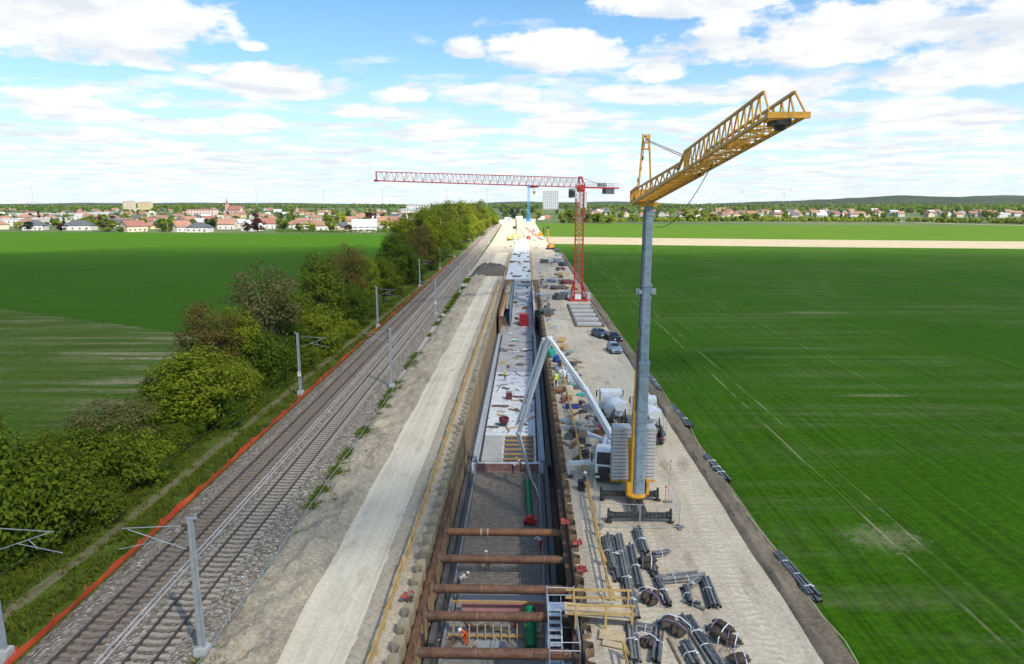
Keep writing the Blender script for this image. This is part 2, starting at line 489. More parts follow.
# site ground round the trench: one sheet with the trench cut out
b = MB()
O = [(-17.6, -40), (17.3, -40), (17.0, 90), (16.3, 180), (15.2, 270), (13.2, 402), (12.2, 486), (10.6, 800), (14, 1010), (-30, 1010), (-23.5, 600), (-20.8, 420)]
I = [(TX0, TY0), (TX1, TY0), (TX1, TY1), (TX0, TY1)]
vs = [(x, y, 0.036) for x, y in O + I]
b.add(vs, [(0, 1, 13, 12), (1, 2, 3, 14, 13), (3, 4, 5, 6, 7, 8, 9, 10, 15, 14), (10, 11, 0, 12, 15)])
struct('site_ground', b, m_site)


def strip(name, x0, x1, y0, y1, z, mat, nx=8, ny=200, amp=0.0, edge=0.35, crown=0.0, seed=0):
    """a long ground strip as a fine grid: uneven edges, real unevenness"""
    b = MB(); vs = []
    for j in range(ny + 1):
        f = j / ny; y = y0 + (y1 - y0) * (f ** 1.6)
        for i in range(nx + 1):
            u = i / nx
            w = edge * (mnoise.noise(Vector((seed, y * 0.12, u * 9))) + 0.3 * mnoise.noise(Vector((seed + 9, y * 0.4, u * 7))))
            x = x0 + (x1 - x0) * u + (w if i in (0, nx) else 0)
            e = min(1.0, 4 * u * (1 - u) * 1.6)
            h = amp * e * (0.75 + mnoise.noise(Vector((x * 0.9 + seed, y * 0.55, 0))) + 0.6 * mnoise.noise(Vector((x * 2.3, y * 1.9, seed)))) if amp else 0
            vs.append((x, y, z + max(0, h) + crown * e))
    fs = []
    for j in range(ny):
        for i in range(nx):
            a = j * (nx + 1) + i
            fs.append((a, a + 1, a + nx + 2, a + nx + 1))
    b.add(vs, fs)
    return struct(name, b, mat, smooth=True)


strip('haul_road', -13.3, -9.3, 10, 225, 0.042, m_road, 6, 160, 0, 0.3, 0.0, 1)
strip('haul_road', -14.2, -8.6, 251, 332, 0.042, m_road, 6, 60, 0, 0.3, 0.0, 2)
strip('rough_verge', -17.4, -13.1, 12, 235, 0.03, m_verge, 18, 420, 0.42, 0.25, 0.05, 3)
strip('trench_verge', -9.5, -7.6, 12, 212, 0.032, m_tverge, 8, 300, 0.10, 0.15, 0.02, 4)
strip('site_road', 8.6, 16.0, 10, 330, 0.043, m_sroad, 8, 160, 0, 0.4, 0.0, 5)
strip('soil_berm', 15.8, 17.6, 10, 330, 0.03, m_berm, 10, 380, 0.22, 0.2, 0.10, 6)
strip('earth_path', -30.9, -30.0, 10, 300, 0.036, m_path, 4, 120, 0, 0.35, 0.0, 7)
strip('pipe_yard', 4.4, 9.0, 20, 140, 0.047, m_sroad, 8, 160, 0, 0.5, 0.0, 8)

# railway formation
b = MB()
prof = [(-27.6, 0.0), (-26.4, 0.42), (-18.7, 0.46), (-17.5, 0.0)]
ys = [8 + 8 * i for i in range(110)]
vs = []
for y in ys:
    for x, z in prof: vs.append((x, y, z + 0.03))
b.add(vs, [(j * 4 + i, j * 4 + i + 1, j * 4 + i + 5, j * 4 + i + 4) for j in range(len(ys) - 1) for i in range(3)])
o = struct('ballast', b, m_ball); o.location.x = RAIL_TURN * 85; o.rotation_euler.z = RAIL_TURN

# topsoil heap lying across the haul road
b = MB(); nx, ny = 46, 40; vs = []
for j in range(ny + 1):
    for i in range(nx + 1):
        u, w = i / nx, j / ny
        x = -18.4 + 12.2 * u; y = 224 + 30 * w
        e = max(0, 1 - abs(2 * u - 1) ** 3) * max(0, 1 - abs(2 * w - 1) ** 3)
        h = e * (2.4 + 0.9 * mnoise.noise(Vector((x * 0.5, y * 0.4, 0))) + 0.6 * mnoise.noise(Vector((x * 1.3, y * 1.2, 3))))
        vs.append((x, y, 0.02 + max(0.0, h)))
b.add(vs, [(j * (nx + 1) + i, j * (nx + 1) + i + 1, (j + 1) * (nx + 1) + i + 1, (j + 1) * (nx + 1) + i) for j in range(ny) for i in range(nx)])
o = b.build('soil_heap', m_heap, smooth=True)
tag(o, 'dark heap of dug topsoil lying across the end of the left haul road', 'soil heap')

# trench floor and its earth benches
b = MB()
b.quad((TX0 - .7, TY0, -7), (TX1 + .7, TY0, -7), (TX1 + .7, TY1, -7), (TX0 - .7, TY1, -7))
b.quad((TX0, TY1, -7), (TX1, TY1, -7), (TX1, TY1, 0.03), (TX0, TY1, 0.03))
b.quad((TX0, TY0, -7), (TX1, TY0, -7), (TX1, TY0, 0.03), (TX0, TY0, 0.03))
struct('trench_floor', b, m_pit)

# hills on the horizon
def hill(name, x0, x1, y0, y1, h, mat, seed, nx=90, ny=14):
    b = MB(); vs = []
    for j in range(ny + 1):
        for i in range(nx + 1):
            u, w = i / nx, j / ny
            x = x0 + (x1 - x0) * u; y = y0 + (y1 - y0) * w
            e = min(1, 3.0 * u) * min(1, 3.0 * (1 - u)) * math.sin(PI * min(1, w * 0.75 + 0.02)) ** 0.8
            z = h * e * (0.8 + 0.35 * mnoise.noise(Vector((x * 0.0016, y * 0.002, seed))) + 0.10 * mnoise.noise(Vector((x * 0.012, y * 0.012, seed))))
            vs.append((x, y, 0.05 + max(0, z)))
    b.add(vs, [(j * (nx + 1) + i, j * (nx + 1) + i + 1, (j + 1) * (nx + 1) + i + 1, (j + 1) * (nx + 1) + i) for j in range(ny) for i in range(nx)])
    return struct(name, b, mat, smooth=True)


def mat_hill():
    t = NT('wooded hillside'); v = t.coords(True)
    n = t.noise(t.coords(True, (0.0022, 0.006, 1)), 1.0, 3, 0.5, 0.4)
    w = t.noise(v, 0.03, 5, 0.7)
    wood = t.ramp(w, [(0.35, (0.010, 0.020, 0.010)), (0.68, (0.028, 0.042, 0.018))])
    c = t.mix(t.ramp(n, [(0.60, 0.0), (0.62, 1.0)]), wood, (0.06, 0.095, 0.035))
    return t.done(c, 0.95, 0.0, 0.12)


m_hill = mat_hill()
hill('hill', 850, 4200, 2900, 4700, 62, m_hill, 1.0)
hill('hill', -800, 1500, 4600, 6600, 34, m_hill, 5.0)
hill('hill', -5200, -900, 4900, 6700, 20, m_hill, 8.0)
hill('hill', 2300, 6600, 3900, 6500, 88, m_hill, 11.0)

# ------------------------------------------------------------------ sky, sun, air
EXPOSURE = 1.12
SUN_EL, SUN_AZ = R(48), R(140)          # azimuth from +Y towards +X: behind the camera on the right
world = bpy.data.worlds.new('World'); scene.world = world
world.use_nodes = True
wt = world.node_tree; wt.nodes.clear()
class WNT(NT):
    def __init__(s, t): s.t = t
w = WNT(wt)
sky = w.n('ShaderNodeTexSky', sky_type='NISHITA', sun_disc=False, sun_elevation=SUN_EL, sun_rotation=SUN_AZ)
sky.air_density = 1.0; sky.dust_density = 0.6; sky.ozone_density = 2.2
tc = w.n('ShaderNodeTexCoord')
dirv = tc.outputs['Generated']
sx = w.n('ShaderNodeSeparateXYZ'); w.l(dirv, sx.inputs[0])
X, Y, Z = sx.outputs
zc = w.math('MAXIMUM', Z, 0.0)
# flat cloud layer: the direction carried up to a plane
den = w.math('ADD', zc, 0.045)
cv = w.n('ShaderNodeCombineXYZ')
w.l(w.math('DIVIDE', X, den), cv.inputs[0]); w.l(w.math('DIVIDE', Y, den), cv.inputs[1])
lay = w.noise(cv.outputs[0], 1.35, 7, 0.55, 0.15)
layb = w.noise(cv.outputs[0], 0.28, 3, 0.5)
ell = w.math('ARCSINE', Z)
azi = w.math('ARCTAN2', X, Y)
# more of the layer towards the horizon, gaps of blue higher up
cov = w.ramp(ell, [(0.0, 0.20), (0.08, 0.19), (0.14, 0.14), (0.20, 0.07), (0.27, 0.02), (0.45, 0.0), (1.0, 0.03)])
lay = w.math('ADD', w.math('ADD', lay, w.math('MULTIPLY', w.math('SUBTRACT', layb, 0.5), 0.35)), cov)
fac = w.ramp(lay, [(0.605, 0.0), (0.74, 0.95)])
# single heaped clouds in their own parts of the sky
rag = w.n('ShaderNodeTexNoise'); rag.inputs['Scale'].default_value = 9.0; rag.inputs['Detail'].default_value = 8; rag.inputs['Roughness'].default_value = 0.6
mp = w.n('ShaderNodeMapping'); mp.inputs['Scale'].default_value = (1, 1, 2.2); w.l(dirv, mp.inputs['Vector']); w.l(mp.outputs[0], rag.inputs['Vector'])
ragf = w.math('SUBTRACT', rag.outputs['Fac'], 0.5)
def sky_blob(px, py, rx, ry, amp=1.0):
    d = (CAM_M @ Vector(((px - 512) / FPX, (332 - py) / FPX, -1))).normalized()
    a, e = math.atan2(d.x, d.y), math.asin(d.z)
    u = w.math('DIVIDE', w.math('SUBTRACT', azi, a), rx / FPX)
    v = w.math('DIVIDE', w.math('SUBTRACT', ell, e), ry / FPX)
    v = w.math('MULTIPLY', v, w.math('ADD', 1.0, w.math('MULTIPLY', w.math('LESS_THAN', v, 0.0), 0.9)))   # flat base
    r2 = w.math('ADD', w.math('MULTIPLY', u, u), w.math('MULTIPLY', v, v))
    return w.math('MULTIPLY', w.math('SUBTRACT', 1.0, r2), amp)
tot = None
for bl in [(60, 25, 150, 48, 1), (10, 8, 90, 40, 1), (125, 62, 95, 16, .8), (253, 47, 20, 8, .7), (468, 50, 26, 18, .8), (553, 62, 75, 30, 1), (505, 48, 35, 16, .7),
           (285, 88, 78, 24, .9), (425, 97, 62, 17, .7), (690, 5, 95, 22, .9), (860, 42, 200, 40, 1), (985, 62, 100, 45, .9), (660, 75, 42, 16, .6),
           (525, 98, 28, 12, .6), (30, 112, 80, 16, .6), (150, 104, 40, 10, .5), (750, 93, 130, 18, .8), (930, 122, 110, 20, .7), (630, 98, 60, 14, .6), (190, 130, 50, 10, .6), (255, 126, 34, 10, .6), (430, 132, 50, 10, .6), (560, 124, 50, 11, .6), (900, 140, 80, 11, .5), (80, 136, 60, 9, .5), (345, 112, 60, 11, .6), (690, 130, 70, 10, .5)]:
    q = sky_blob(*bl)
    tot = q if tot is None else w.math('MAXIMUM', tot, q)
bf = w.math('ADD', tot, w.math('MULTIPLY', ragf, 3.4))
bfac = w.ramp(bf, [(0.14, 0.0), (0.48, 1.0)])
allf = w.math('MAXIMUM', fac, bfac)
# lit tops, slightly greyer bases and thin parts
shade = w.noise(cv.outputs[0], 1.9, 5, 0.6)
CW, CG = (7.1, 7.15, 7.2), (5.2, 5.5, 5.9)
ccol = w.mix(w.ramp(w.math('ADD', shade, w.math('MULTIPLY', ragf, 0.6)), [(0.38, 0.0), (0.60, 1.0)]), CG, CW)
blue = w.mix(1.0, sky.outputs[0], (0.74, 1.07, 1.20), 'MULTIPLY')
hz = w.ramp(ell, [(0.0, 0.85), (0.09, 0.50), (0.18, 0.15), (0.30, 0.0)])
blue = w.mix(hz, blue, (5.6, 6.6, 7.5))
col = w.mix(allf, blue, ccol)
bg = w.n('ShaderNodeBackground'); bg.inputs['Strength'].default_value = 0.072
w.l(col, bg.inputs['Color'])
wo = w.n('ShaderNodeOutputWorld'); w.l(bg.outputs[0], wo.inputs['Surface'])

sl = bpy.data.lights.new('sun', 'SUN')
sl.energy = 5.0; sl.angle = R(0.53); sl.color = (1.0, 0.935, 0.82)
so = bpy.data.objects.new('sun', sl); C.objects.link(so)
sdir = Vector((math.sin(SUN_AZ) * math.cos(SUN_EL), math.cos(SUN_AZ) * math.cos(SUN_EL), math.sin(SUN_EL)))
so.rotation_euler = (-sdir).to_track_quat('-Z', 'Y').to_euler()
so.location = (60, -80, 300)

# a broad fair-weather cloud overhead: it shades the near half of the site
def cloud(name, label, cx, cy, rx, ry, z, seed, n=44):
    rnd = random.Random(seed)
    vs, fs = [], []
    nx, ny = 60, 60
    b = MB()
    for side in (1, -1):
        vs = []
        for j in range(ny + 1):
            for i in range(nx + 1):
                a = 2 * PI * i / nx; r = j / ny
                k = 1 + 0.16 * mnoise.noise(Vector((math.cos(a) * 1.6, math.sin(a) * 1.6, seed))) + 0.10 * mnoise.noise(Vector((math.cos(a) * 5, math.sin(a) * 5, seed + 4)))
                x, y = cx + rx * r * k * math.cos(a), cy + ry * r * k * math.sin(a)
                e = max(0, 1 - r ** 3)
                h = e * (95 if side > 0 else 16) * (0.8 + 0.8 * mnoise.noise(Vector((x * 0.008, y * 0.008, seed + side))) + 0.4 * mnoise.noise(Vector((x * 0.025, y * 0.025, seed))))
                vs.append((x, y, z + side * max(0, h)))
        b.add(vs, [(j * (nx + 1) + i, j * (nx + 1) + i + 1, (j + 1) * (nx + 1) + i + 1, (j + 1) * (nx + 1) + i) for j in range(ny) for i in range(nx)])
    t = NT('cloud vapour')
    tr = t.n('ShaderNodeBsdfTransparent'); tl = t.n('ShaderNodeBsdfTranslucent'); mx = t.n('ShaderNodeMixShader')
    tl.inputs['Color'].default_value = (0.97, 0.97, 0.97, 1)
    # vapour thins out towards the rim
    sx = t.n('ShaderNodeSeparateXYZ'); gp = t.n('ShaderNodeNewGeometry').outputs['Position']; t.l(gp, sx.inputs[0])
    ux = t.math('DIVIDE', t.math('SUBTRACT', sx.outputs['X'], cx), rx); uy = t.math('DIVIDE', t.math('SUBTRACT', sx.outputs['Y'], cy), ry)
    rr = t.math('SQRT', t.math('ADD', t.math('MULTIPLY', ux, ux), t.math('MULTIPLY', uy, uy)))
    mp_ = t.n('ShaderNodeMapping'); mp_.inputs['Scale'].default_value = (.006, .006, .006); t.l(gp, mp_.inputs[0])
    rr = t.math('ADD', rr, t.math('MULTIPLY', t.math('SUBTRACT', t.noise(mp_.outputs[0], 1.0, 5, .6), .5), .55))
    fo = t.ramp(rr, [(0.62, 1.0), (1.0, 0.0)])
    t.l(t.math('MULTIPLY', fo, CLOUD_OPACITY), mx.inputs[0])
    t.l(tr.outputs[0], mx.inputs[1]); t.l(tl.outputs[0], mx.inputs[2]); t.l(mx.outputs[0], t.out.inputs['Surface'])
    o = b.build(name, t.mat, smooth=False)
    o.data.polygons.foreach_set('use_smooth', [True] * len(o.data.polygons))
    o['kind'] = 'structure'
    return o


CLOUD_OPACITY = 0.52
CZ = 620.0
off = sdir * (CZ / sdir.z)
cloud('cloud', '', off.x - 10, off.y + 60, 640, 340, CZ, 3.3)

# the air
b = MB(); b.box((0, (BIG - 450) / 2, 63.4), (2 * BIG + 60, BIG + 550, 143.2))
t = NT('haze air')
t.t.nodes.remove(t.b)
pv = t.n('ShaderNodeVolumePrincipled')
pv.inputs['Color'].default_value = (0.80, 0.90, 1.0, 1)
pv.inputs['Density'].default_value = 0.000018
pv.inputs['Anisotropy'].default_value = 0.0
t.l(pv.outputs[0], t.out.inputs['Volume'])
HAZE = True
if HAZE:
    o = b.build('haze', t.mat); o['kind'] = 'stuff'
    o['label'] = 'thin bluish haze over the far fields and town'
# ------------------------------------------------------------------ railway
def rail_profile(x):
    return [(x - .065, 0), (x + .065, 0), (x + .065, .02), (x + .015, .04), (x + .015, .12), (x + .036, .13), (x + .036, .172), (x - .036, .172), (x - .036, .13), (x - .015, .12), (x - .015, .04), (x - .07, .02)]


def railway_track(label, x, mat_s):
    t = thing('railway_track', label, 'railway track', (x + RAIL_TURN * 77, 8, 0.46), RAIL_TURN)
    for s in (-1, 1):
        b = MB(); b.prism([(p, q + 0.10) for p, q in rail_profile(s * 0.755)], 0, 872)
        b.build('rail', m_rail, t)
    me = None
    def sl(b, y):
        b.prism([(-1.3, 0), (1.3, 0), (1.26, .13), (.95, .15), (.55, .15), (.3, .09), (-.3, .09), (-.55, .15), (-.95, .15), (-1.26, .13)], y - .125, y + .125)
    b = MB(); sl(b, 0); me = b.mesh('sleeper', mat_s)
    for i in range(100):
        o = bpy.data.objects.new('sleeper', me); C.objects.link(o); o.parent = t
        o.location = (0, 15 + i * 0.62, -0.03)
        o.rotation_euler = (0, 0, random.uniform(-.01, .01))
    b = MB()
    for i in range(100, 1360): sl(b, 15 + i * 0.62)
    o = b.build('sleeper', mat_s, t, (0, 0, -0.03)); o['kind'] = 'stuff'


railway_track('railway track beside the orange barrier mesh, with dark weathered sleepers', -24.5, m_sleeperd)
railway_track('railway track nearer the haul road, with beige concrete sleepers', -20.7, m_sleeper)

# pale cable duct between the tracks: two runs of lids
b = MB()
for k in range(330):
    y = 10 + k * 2.0
    b.box((-22.95, y, 0.55), (.10, 1.97, .08)); b.box((-22.62, y, 0.55), (.10, 1.97, .08))
o = b.build('cable_duct', M('pale duct concrete', (.42, .38, .36), .8, var=.2, scale=.8)); o.location.x = RAIL_TURN * 85; o.rotation_euler.z = RAIL_TURN
tag(o, 'pale double run of cable duct lids lying between the two tracks', 'cable duct')

# low wire along the ballast foot
t = thing('wire_fence', 'low thin wire on short posts along the ballast foot by the weeds', 'wire fence', (-16.9, 20, 0.05))
pts = []
for k in range(40):
    y = k * 5.0
    if k < 36:
        b = MB(); b.tube((0, y, 0), (0, y, .62), .035, 6); b.build('post', m_zinc, t)
    pts.append((0, y, .56)); pts.append((0.03, y + 2.5, .46))
b = MB(); b.path(pts[:-1], .028, 5); b.build('wire', m_zinc, t)

# orange barrier mesh
def mat_mesh():
    t = NT('open barrier mesh'); v = t.coords(False, (1, 6, 6))
    n = t.noise(t.coords(False, (1, .5, 1)), 1.0, 3)
    c = t.ramp(n, [(.35, (0.50, 0.03, 0.015)), (.7, (0.74, 0.10, 0.03))])
    ch = t.n('ShaderNodeTexChecker'); ch.inputs['Scale'].default_value = 3.0; t.l(v, ch.inputs['Vector'])
    t.b.inputs['Alpha'].default_value = 1.0
    al = t.math('SUBTRACT', 1.0, t.math('MULTIPLY', ch.outputs['Fac'], 0.35))
    t.l(al, t.b.inputs['Alpha'])
    return t.done(c, 0.8)
m_bmesh = mat_mesh()
t = thing('barrier_fence', 'long orange red plastic mesh barrier along the left edge of the ballast', 'barrier', (-27.75 + RAIL_TURN * 65, 20, 0.03), RAIL_TURN)
b = MB(); vs = []
ny = 700
for j in range(ny + 1):
    y = j * 0.4
    sag = 0.10 * abs(math.sin(y * PI / 3.0)) + 0.10 * mnoise.noise(Vector((0, y * .2, 2)))
    lean = 0.14 * mnoise.noise(Vector((3, y * .15, 0)))
    vs += [(lean * .2, y, .04), (lean, y, .30 - sag * .5), (lean * 1.7, y, .55 - sag)]
b.add(vs, [(j * 3 + i, j * 3 + i + 1, j * 3 + i + 4, j * 3 + i + 3) for j in range(ny) for i in range(2)])
b.build('mesh_panel', m_bmesh, t)
for k in range(94):
    b = MB(); b.tube((-.05, k * 3.0, 0), (-.05 + random.uniform(-.05, .05), k * 3.0, .75), .03, 5); b.build('post', m_redmesh, t)

# ------------------------------------------------------------------ catenary masts and wires
def catenary_mast(label, x, y, side, h=8.0, group=None, sign=False):
    """side +1: arms reach towards +x"""
    t = thing('catenary_mast', label, 'catenary mast', (x, y, 0.0), 0, group)
    b = MB(); b.box((0, 0, .35), (.75, .75, .7), taper=.9); b.build('foundation', m_conc, t)
    b = MB()
    w0, w1 = .17, .12
    b.add([(-w0, -.12, .7), (-w0 + .03, -.12, .7), (-w0 + .03, .12, .7), (-w0, .12, .7), (-w1, -.10, h), (-w1 + .03, -.10, h), (-w1 + .03, .10, h), (-w1, .10, h)], [(0, 1, 2, 3), (7, 6, 5, 4), (0, 4, 5, 1), (1, 5, 6, 2), (2, 6, 7, 3), (3, 7, 4, 0)])
    b.add([(w0, -.12, .7), (w0 - .03, -.12, .7), (w0 - .03, .12, .7), (w0, .12, .7), (w1, -.10, h), (w1 - .03, -.10, h), (w1 - .03, .10, h), (w1, .10, h)], [(0, 1, 2, 3), (7, 6, 5, 4), (0, 4, 5, 1), (1, 5, 6, 2), (2, 6, 7, 3), (3, 7, 4, 0)])
    b.add([(-w0 + .03, -.02, .7), (w0 - .03, -.02, .7), (w0 - .03, .02, .7), (-w0 + .03, .02, .7), (-w1 + .03, -.02, h), (w1 - .03, -.02, h), (w1 - .03, .02, h), (-w1 + .03, .02, h)], [(0, 1, 2, 3), (7, 6, 5, 4), (0, 4, 5, 1), (1, 5, 6, 2), (2, 6, 7, 3), (3, 7, 4, 0)])
    b.build('column', m_zinc, t)
    b = MB()
    s = side
    b.tube((s * .12, 0, h - .35), (s * 3.6, 0, h - .55), .021, 6)
    b.tube((s * .12, 0, h - 1.75), (s * 3.3, 0, h - .60), .023, 6)
    b.tube((s * 1.6, 0, h - 1.22), (s * 3.9, 0, h - 1.72), .018, 6)
    b.tube((s * 2.6, 0, h - 1.42), (s * 2.2, 0, h - 1.0), .018, 5)
    b.build('cantilever', m_zinc, t)
    for z in (h - .36, h - 1.72):
        b = MB(); b.lathe([(.05, .0), (.09, .06), (.05, .10), (.09, .16), (.05, .20), (.09, .26), (.05, .32)], (0, 0, 0), 8, 'x')
        if s < 0: b.v = [(-p[0], p[1], p[2]) for p in b.v]
        b.build('insulator', m_brown, t, (s * .16, 0, z))
    b = MB(); b.box((-s * .1, 0, h + .05), (.55, .12, .08)); b.tube((-s * .3, 0, h + .05), (-s * .3, 0, h + .35), .03, 5); b.build('top_bracket', m_zinc, t)
    if sign:
        b = MB(); b.box((0, -.19, 2.9), (.42, .03, .62)); p = b.build('number_plate', m_white, t)
        b = MB(); b.box((0, -.21, 2.98), (.07, .012, .28)); b.build('numeral', m_black, p)
    return t


Lpos = [tuple(at(px, py, 0).xy) for px, py in ((5, 661), (301, 396), (378, 328), (420, 287))] + [(-31.0, 246), (-31.6, 302), (-32.4, 358), (-33.2, 414)]
Ln = ['nearest left catenary mast, cut by the left edge of the photo', 'left catenary mast with a small white number plate, in front of the tall blossoming tree',
      'left catenary mast in front of the yellow green bushes, third of the left row', 'left catenary mast among the olive hedge trees, fourth of the left row',
      'fifth catenary mast of the left row by the tall hedge', 'sixth catenary mast of the left row by the tall hedge', 'seventh catenary mast of the left row by the tall hedge', 'eighth and farthest catenary mast of the left row']
for i, ((x, y), lb) in enumerate(zip(Lpos, Ln)):
    catenary_mast(lb, x, y, 1, 8.0, 'catenary masts along the railway', sign=(i == 1))
Rpos = [(-17.2, 32.3)] + [tuple(at(px, py, 0).xy) for px, py in ((392, 389), (436, 316), (460, 293.5))] + [(-19.9, 238), (-20.6, 294), (-21.3, 350), (-22.0, 406)]
Rn = ['nearest right catenary mast, standing large at the bottom of the photo by the beige track', 'second catenary mast of the right row, standing on the ballast edge by the weeds',
      'third catenary mast of the right row with a white plate at its foot', 'fourth catenary mast of the right row before the dark soil heap', 'fifth catenary mast of the right row beside the dark soil heap',
      'sixth catenary mast of the right row past the soil heap', 'seventh catenary mast of the right row past the yellow excavator', 'eighth and farthest catenary mast of the right row']
for i, ((x, y), lb) in enumerate(zip(Rpos, Rn)):
    catenary_mast(lb, x, y, -1, 8.0, 'catenary masts along the railway', sign=(i == 2))
for lab, x, ps, s in (('thin overhead wires above the track by the barrier mesh', -24.5, Lpos, 1), ('thin overhead wires above the track nearer the haul road', -20.7, Rpos, -1)):
    t = thing('overhead_wire', lab, 'overhead wire', (x + RAIL_TURN * 85, 0, 0), RAIL_TURN)
    mes, con = [], []
    yy = [p[1] for p in ps]
    for a, c in zip(yy[:-1], yy[1:]):
        for k in range(8):
            u = k / 8
            mes.append((0, a + (c - a) * u, 7.45 - 1.0 * 4 * u * (1 - u) * .55)); con.append((.2 if int(a) % 2 else -.2, a + (c - a) * u, 6.1))
    b = MB(); b.path([(0, -20, 7.2)] + mes, .008, 4); b.build('messenger_wire', m_cable, t)
    b = MB(); b.path([(0, -20, 6.1)] + con, .008, 4); b.build('contact_wire', m_cable, t)

# ------------------------------------------------------------------ trench: sheet piles, walers, struts
def sheet_pile_wall(label, x, sgn, y0, y1, top, pitch=1.6, amp=.50, bot=-7.0, mat=None):
    """sgn: direction of the soil side"""
    t = thing('sheet_pile_wall', label, 'sheet pile wall', (x, y0, 0))
    prof = []
    y = 0.0; n = int((y1 - y0) / pitch)
    for k in range(n):
        for u, a in ((0, 0), (.38, 0), (.5, 1), (.88, 1)):
            prof.append((y + u * pitch, a * amp * sgn, top + random.uniform(-.16, .14) if u in (0, .5) else None))
        y += pitch
    b = MB(); zt = top
    for k in range(len(prof) - 1):
        (ya, xa, za), (yb, xb, zb) = prof[k], prof[k + 1]
        if za is not None: zt = za
        d = .03 * sgn
        b.add([(xa, ya, bot), (xb, yb, bot), (xb, yb, zt), (xa, ya, zt), (xa + d, ya, bot), (xb + d, yb, bot), (xb + d, yb, zt), (xa + d, ya, zt)],
              [(0, 1, 2, 3), (7, 6, 5, 4), (3, 2, 6, 7), (0, 3, 7, 4), (1, 5, 6, 2)])
    b.build('piling', mat or m_rust2, t)
    return t


def mat_pilec():
    t = NT('rusty pile steel with dried slurry on its heads'); v = t.coords()
    n = t.noise(v, .9, 5); c = t.ramp(n, [(.3, (.11, .068, .038)), (.7, (.26, .175, .10))])
    pn = t.noise(t.coords(False, (0, 1.25, 0)), 1.0, 1); c = t.mix(t.ramp(pn, [(.42, 0), (.5, .65)]), c, (.33, .24, .14))
    c = t.mix(t.ramp(pn, [(.40, .85), (.47, 0)]), c, (.07, .045, .03))
    sx = t.n('ShaderNodeSeparateXYZ'); t.l(v, sx.inputs[0])
    z = t.math('ADD', sx.outputs['Z'], t.math('MULTIPLY', t.math('SUBTRACT', t.noise(v, 1.3, 5), .5), 1.6))
    c = t.mix(t.ramp(t.math('ADD', t.math('MULTIPLY', z, .5), .5), [(.42, 0.0), (.62, .85)]), c, (.36, .31, .22))
    st = t.noise(t.coords(False, (1, 3, .15)), 1.0, 4); c = t.mix(t.ramp(st, [(.5, 0), (.7, .4)]), c, (.28, .20, .12))
    t.bump(n, .2, .03)
    return t.done(c, .85)
m_pilec = mat_pilec()
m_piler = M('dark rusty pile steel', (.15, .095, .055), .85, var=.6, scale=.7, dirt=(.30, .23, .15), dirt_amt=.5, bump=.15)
WL, WR = -6.62, 3.22
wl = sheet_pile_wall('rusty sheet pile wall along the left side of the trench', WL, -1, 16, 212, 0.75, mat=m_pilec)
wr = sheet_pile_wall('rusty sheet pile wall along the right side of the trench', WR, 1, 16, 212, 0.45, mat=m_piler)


def waler(label, x, y0, y1, z):
    b = MB()
    b.box((x, (y0 + y1) / 2, z + .17), (.36, y1 - y0, .035)); b.box((x, (y0 + y1) / 2, z - .17), (.36, y1 - y0, .035)); b.box((x, (y0 + y1) / 2, z), (.03, y1 - y0, .305))
    for k in range(int((y1 - y0) / 1.8)):
        b.box((x, y0 + .9 + k * 1.8, z), (.33, .025, .30))
    return tag(b.build('waler_beam', m_rust), label, 'steel beam')


SZ = -0.85
waler('steel waler beam along the left sheet piles, carrying the pipe struts', WL + .25, 18, 56, SZ)
waler('steel waler beam along the right sheet piles, carrying the pipe struts', WR - .25, 18, 56, SZ)

strut_labels = ['rusty pipe strut across the trench in front of the stair tower, left end scuffed pale', 'rusty pipe strut just behind the pink boards and above the green pipe',
                'rusty pipe strut beyond the dark smooth slab, ending at the stair tower top', 'rusty pipe strut over the reinforcement between two workers', 'orange brown pipe strut with two pale bands, farthest of the row',
                'rusty pipe strut nearest the camera, cut by the bottom edge of the photo']
def strut(label, y, bands=False, shade=0):
    t = thing('pipe_strut', label, 'steel strut', (0, y, SZ), 0, 'pipe struts bracing the trench')
    x0, x1 = WL + .46, WR - .46
    b = MB(); b.tube((x0 + .3, 0, 0), (x1 - .3, 0, 0), .29, 20); b.build('pipe', m_rust if not shade else M('orange brown steel', (0.21, 0.088, 0.035), .7, .1, var=.25, dirt=(.3, .18, .1)), t, smooth=True)
    b = MB()
    for q in (-2.9 + .4 * math.sin(y), .9 + .5 * math.cos(y)): b.tube((q, 0, 0), (q + .05, 0, 0), .298, 20)
    b.build('weld_ring', m_rust2, t)
    for xx, s in ((x0, 1), (x1, -1)):
        b = MB(); b.box((xx, 0, 0), (.05, .72, .72)); b.tube((xx + s * .02, 0, 0), (xx + s * .32, 0, 0), .22, 14)
        for q in (-1, 1): b.bar((xx, q * .26, .0), (xx + s * .30, q * .1, 0), .03, .3)
        b.build('end_plate', m_rust2, t)
    if bands:
        for xx in (-3.4, -2.9):
            b = MB(); b.tube((xx, 0, 0), (xx + .12, 0, 0), .296, 20); b.build('paint_band', M('pale scuffed paint', (.5, .36, .25), .8, dirt=(.2, .1, .06)), t, smooth=True)


strut_px = [652, 615, 588, 558, 531]
for i, py in enumerate(strut_px):
    strut(strut_labels[i], at(500, py, SZ + .1).y, bands=(i == 4), shade=(i == 4))
strut(strut_labels[5], at(500, 652, SZ).y - 3.5)

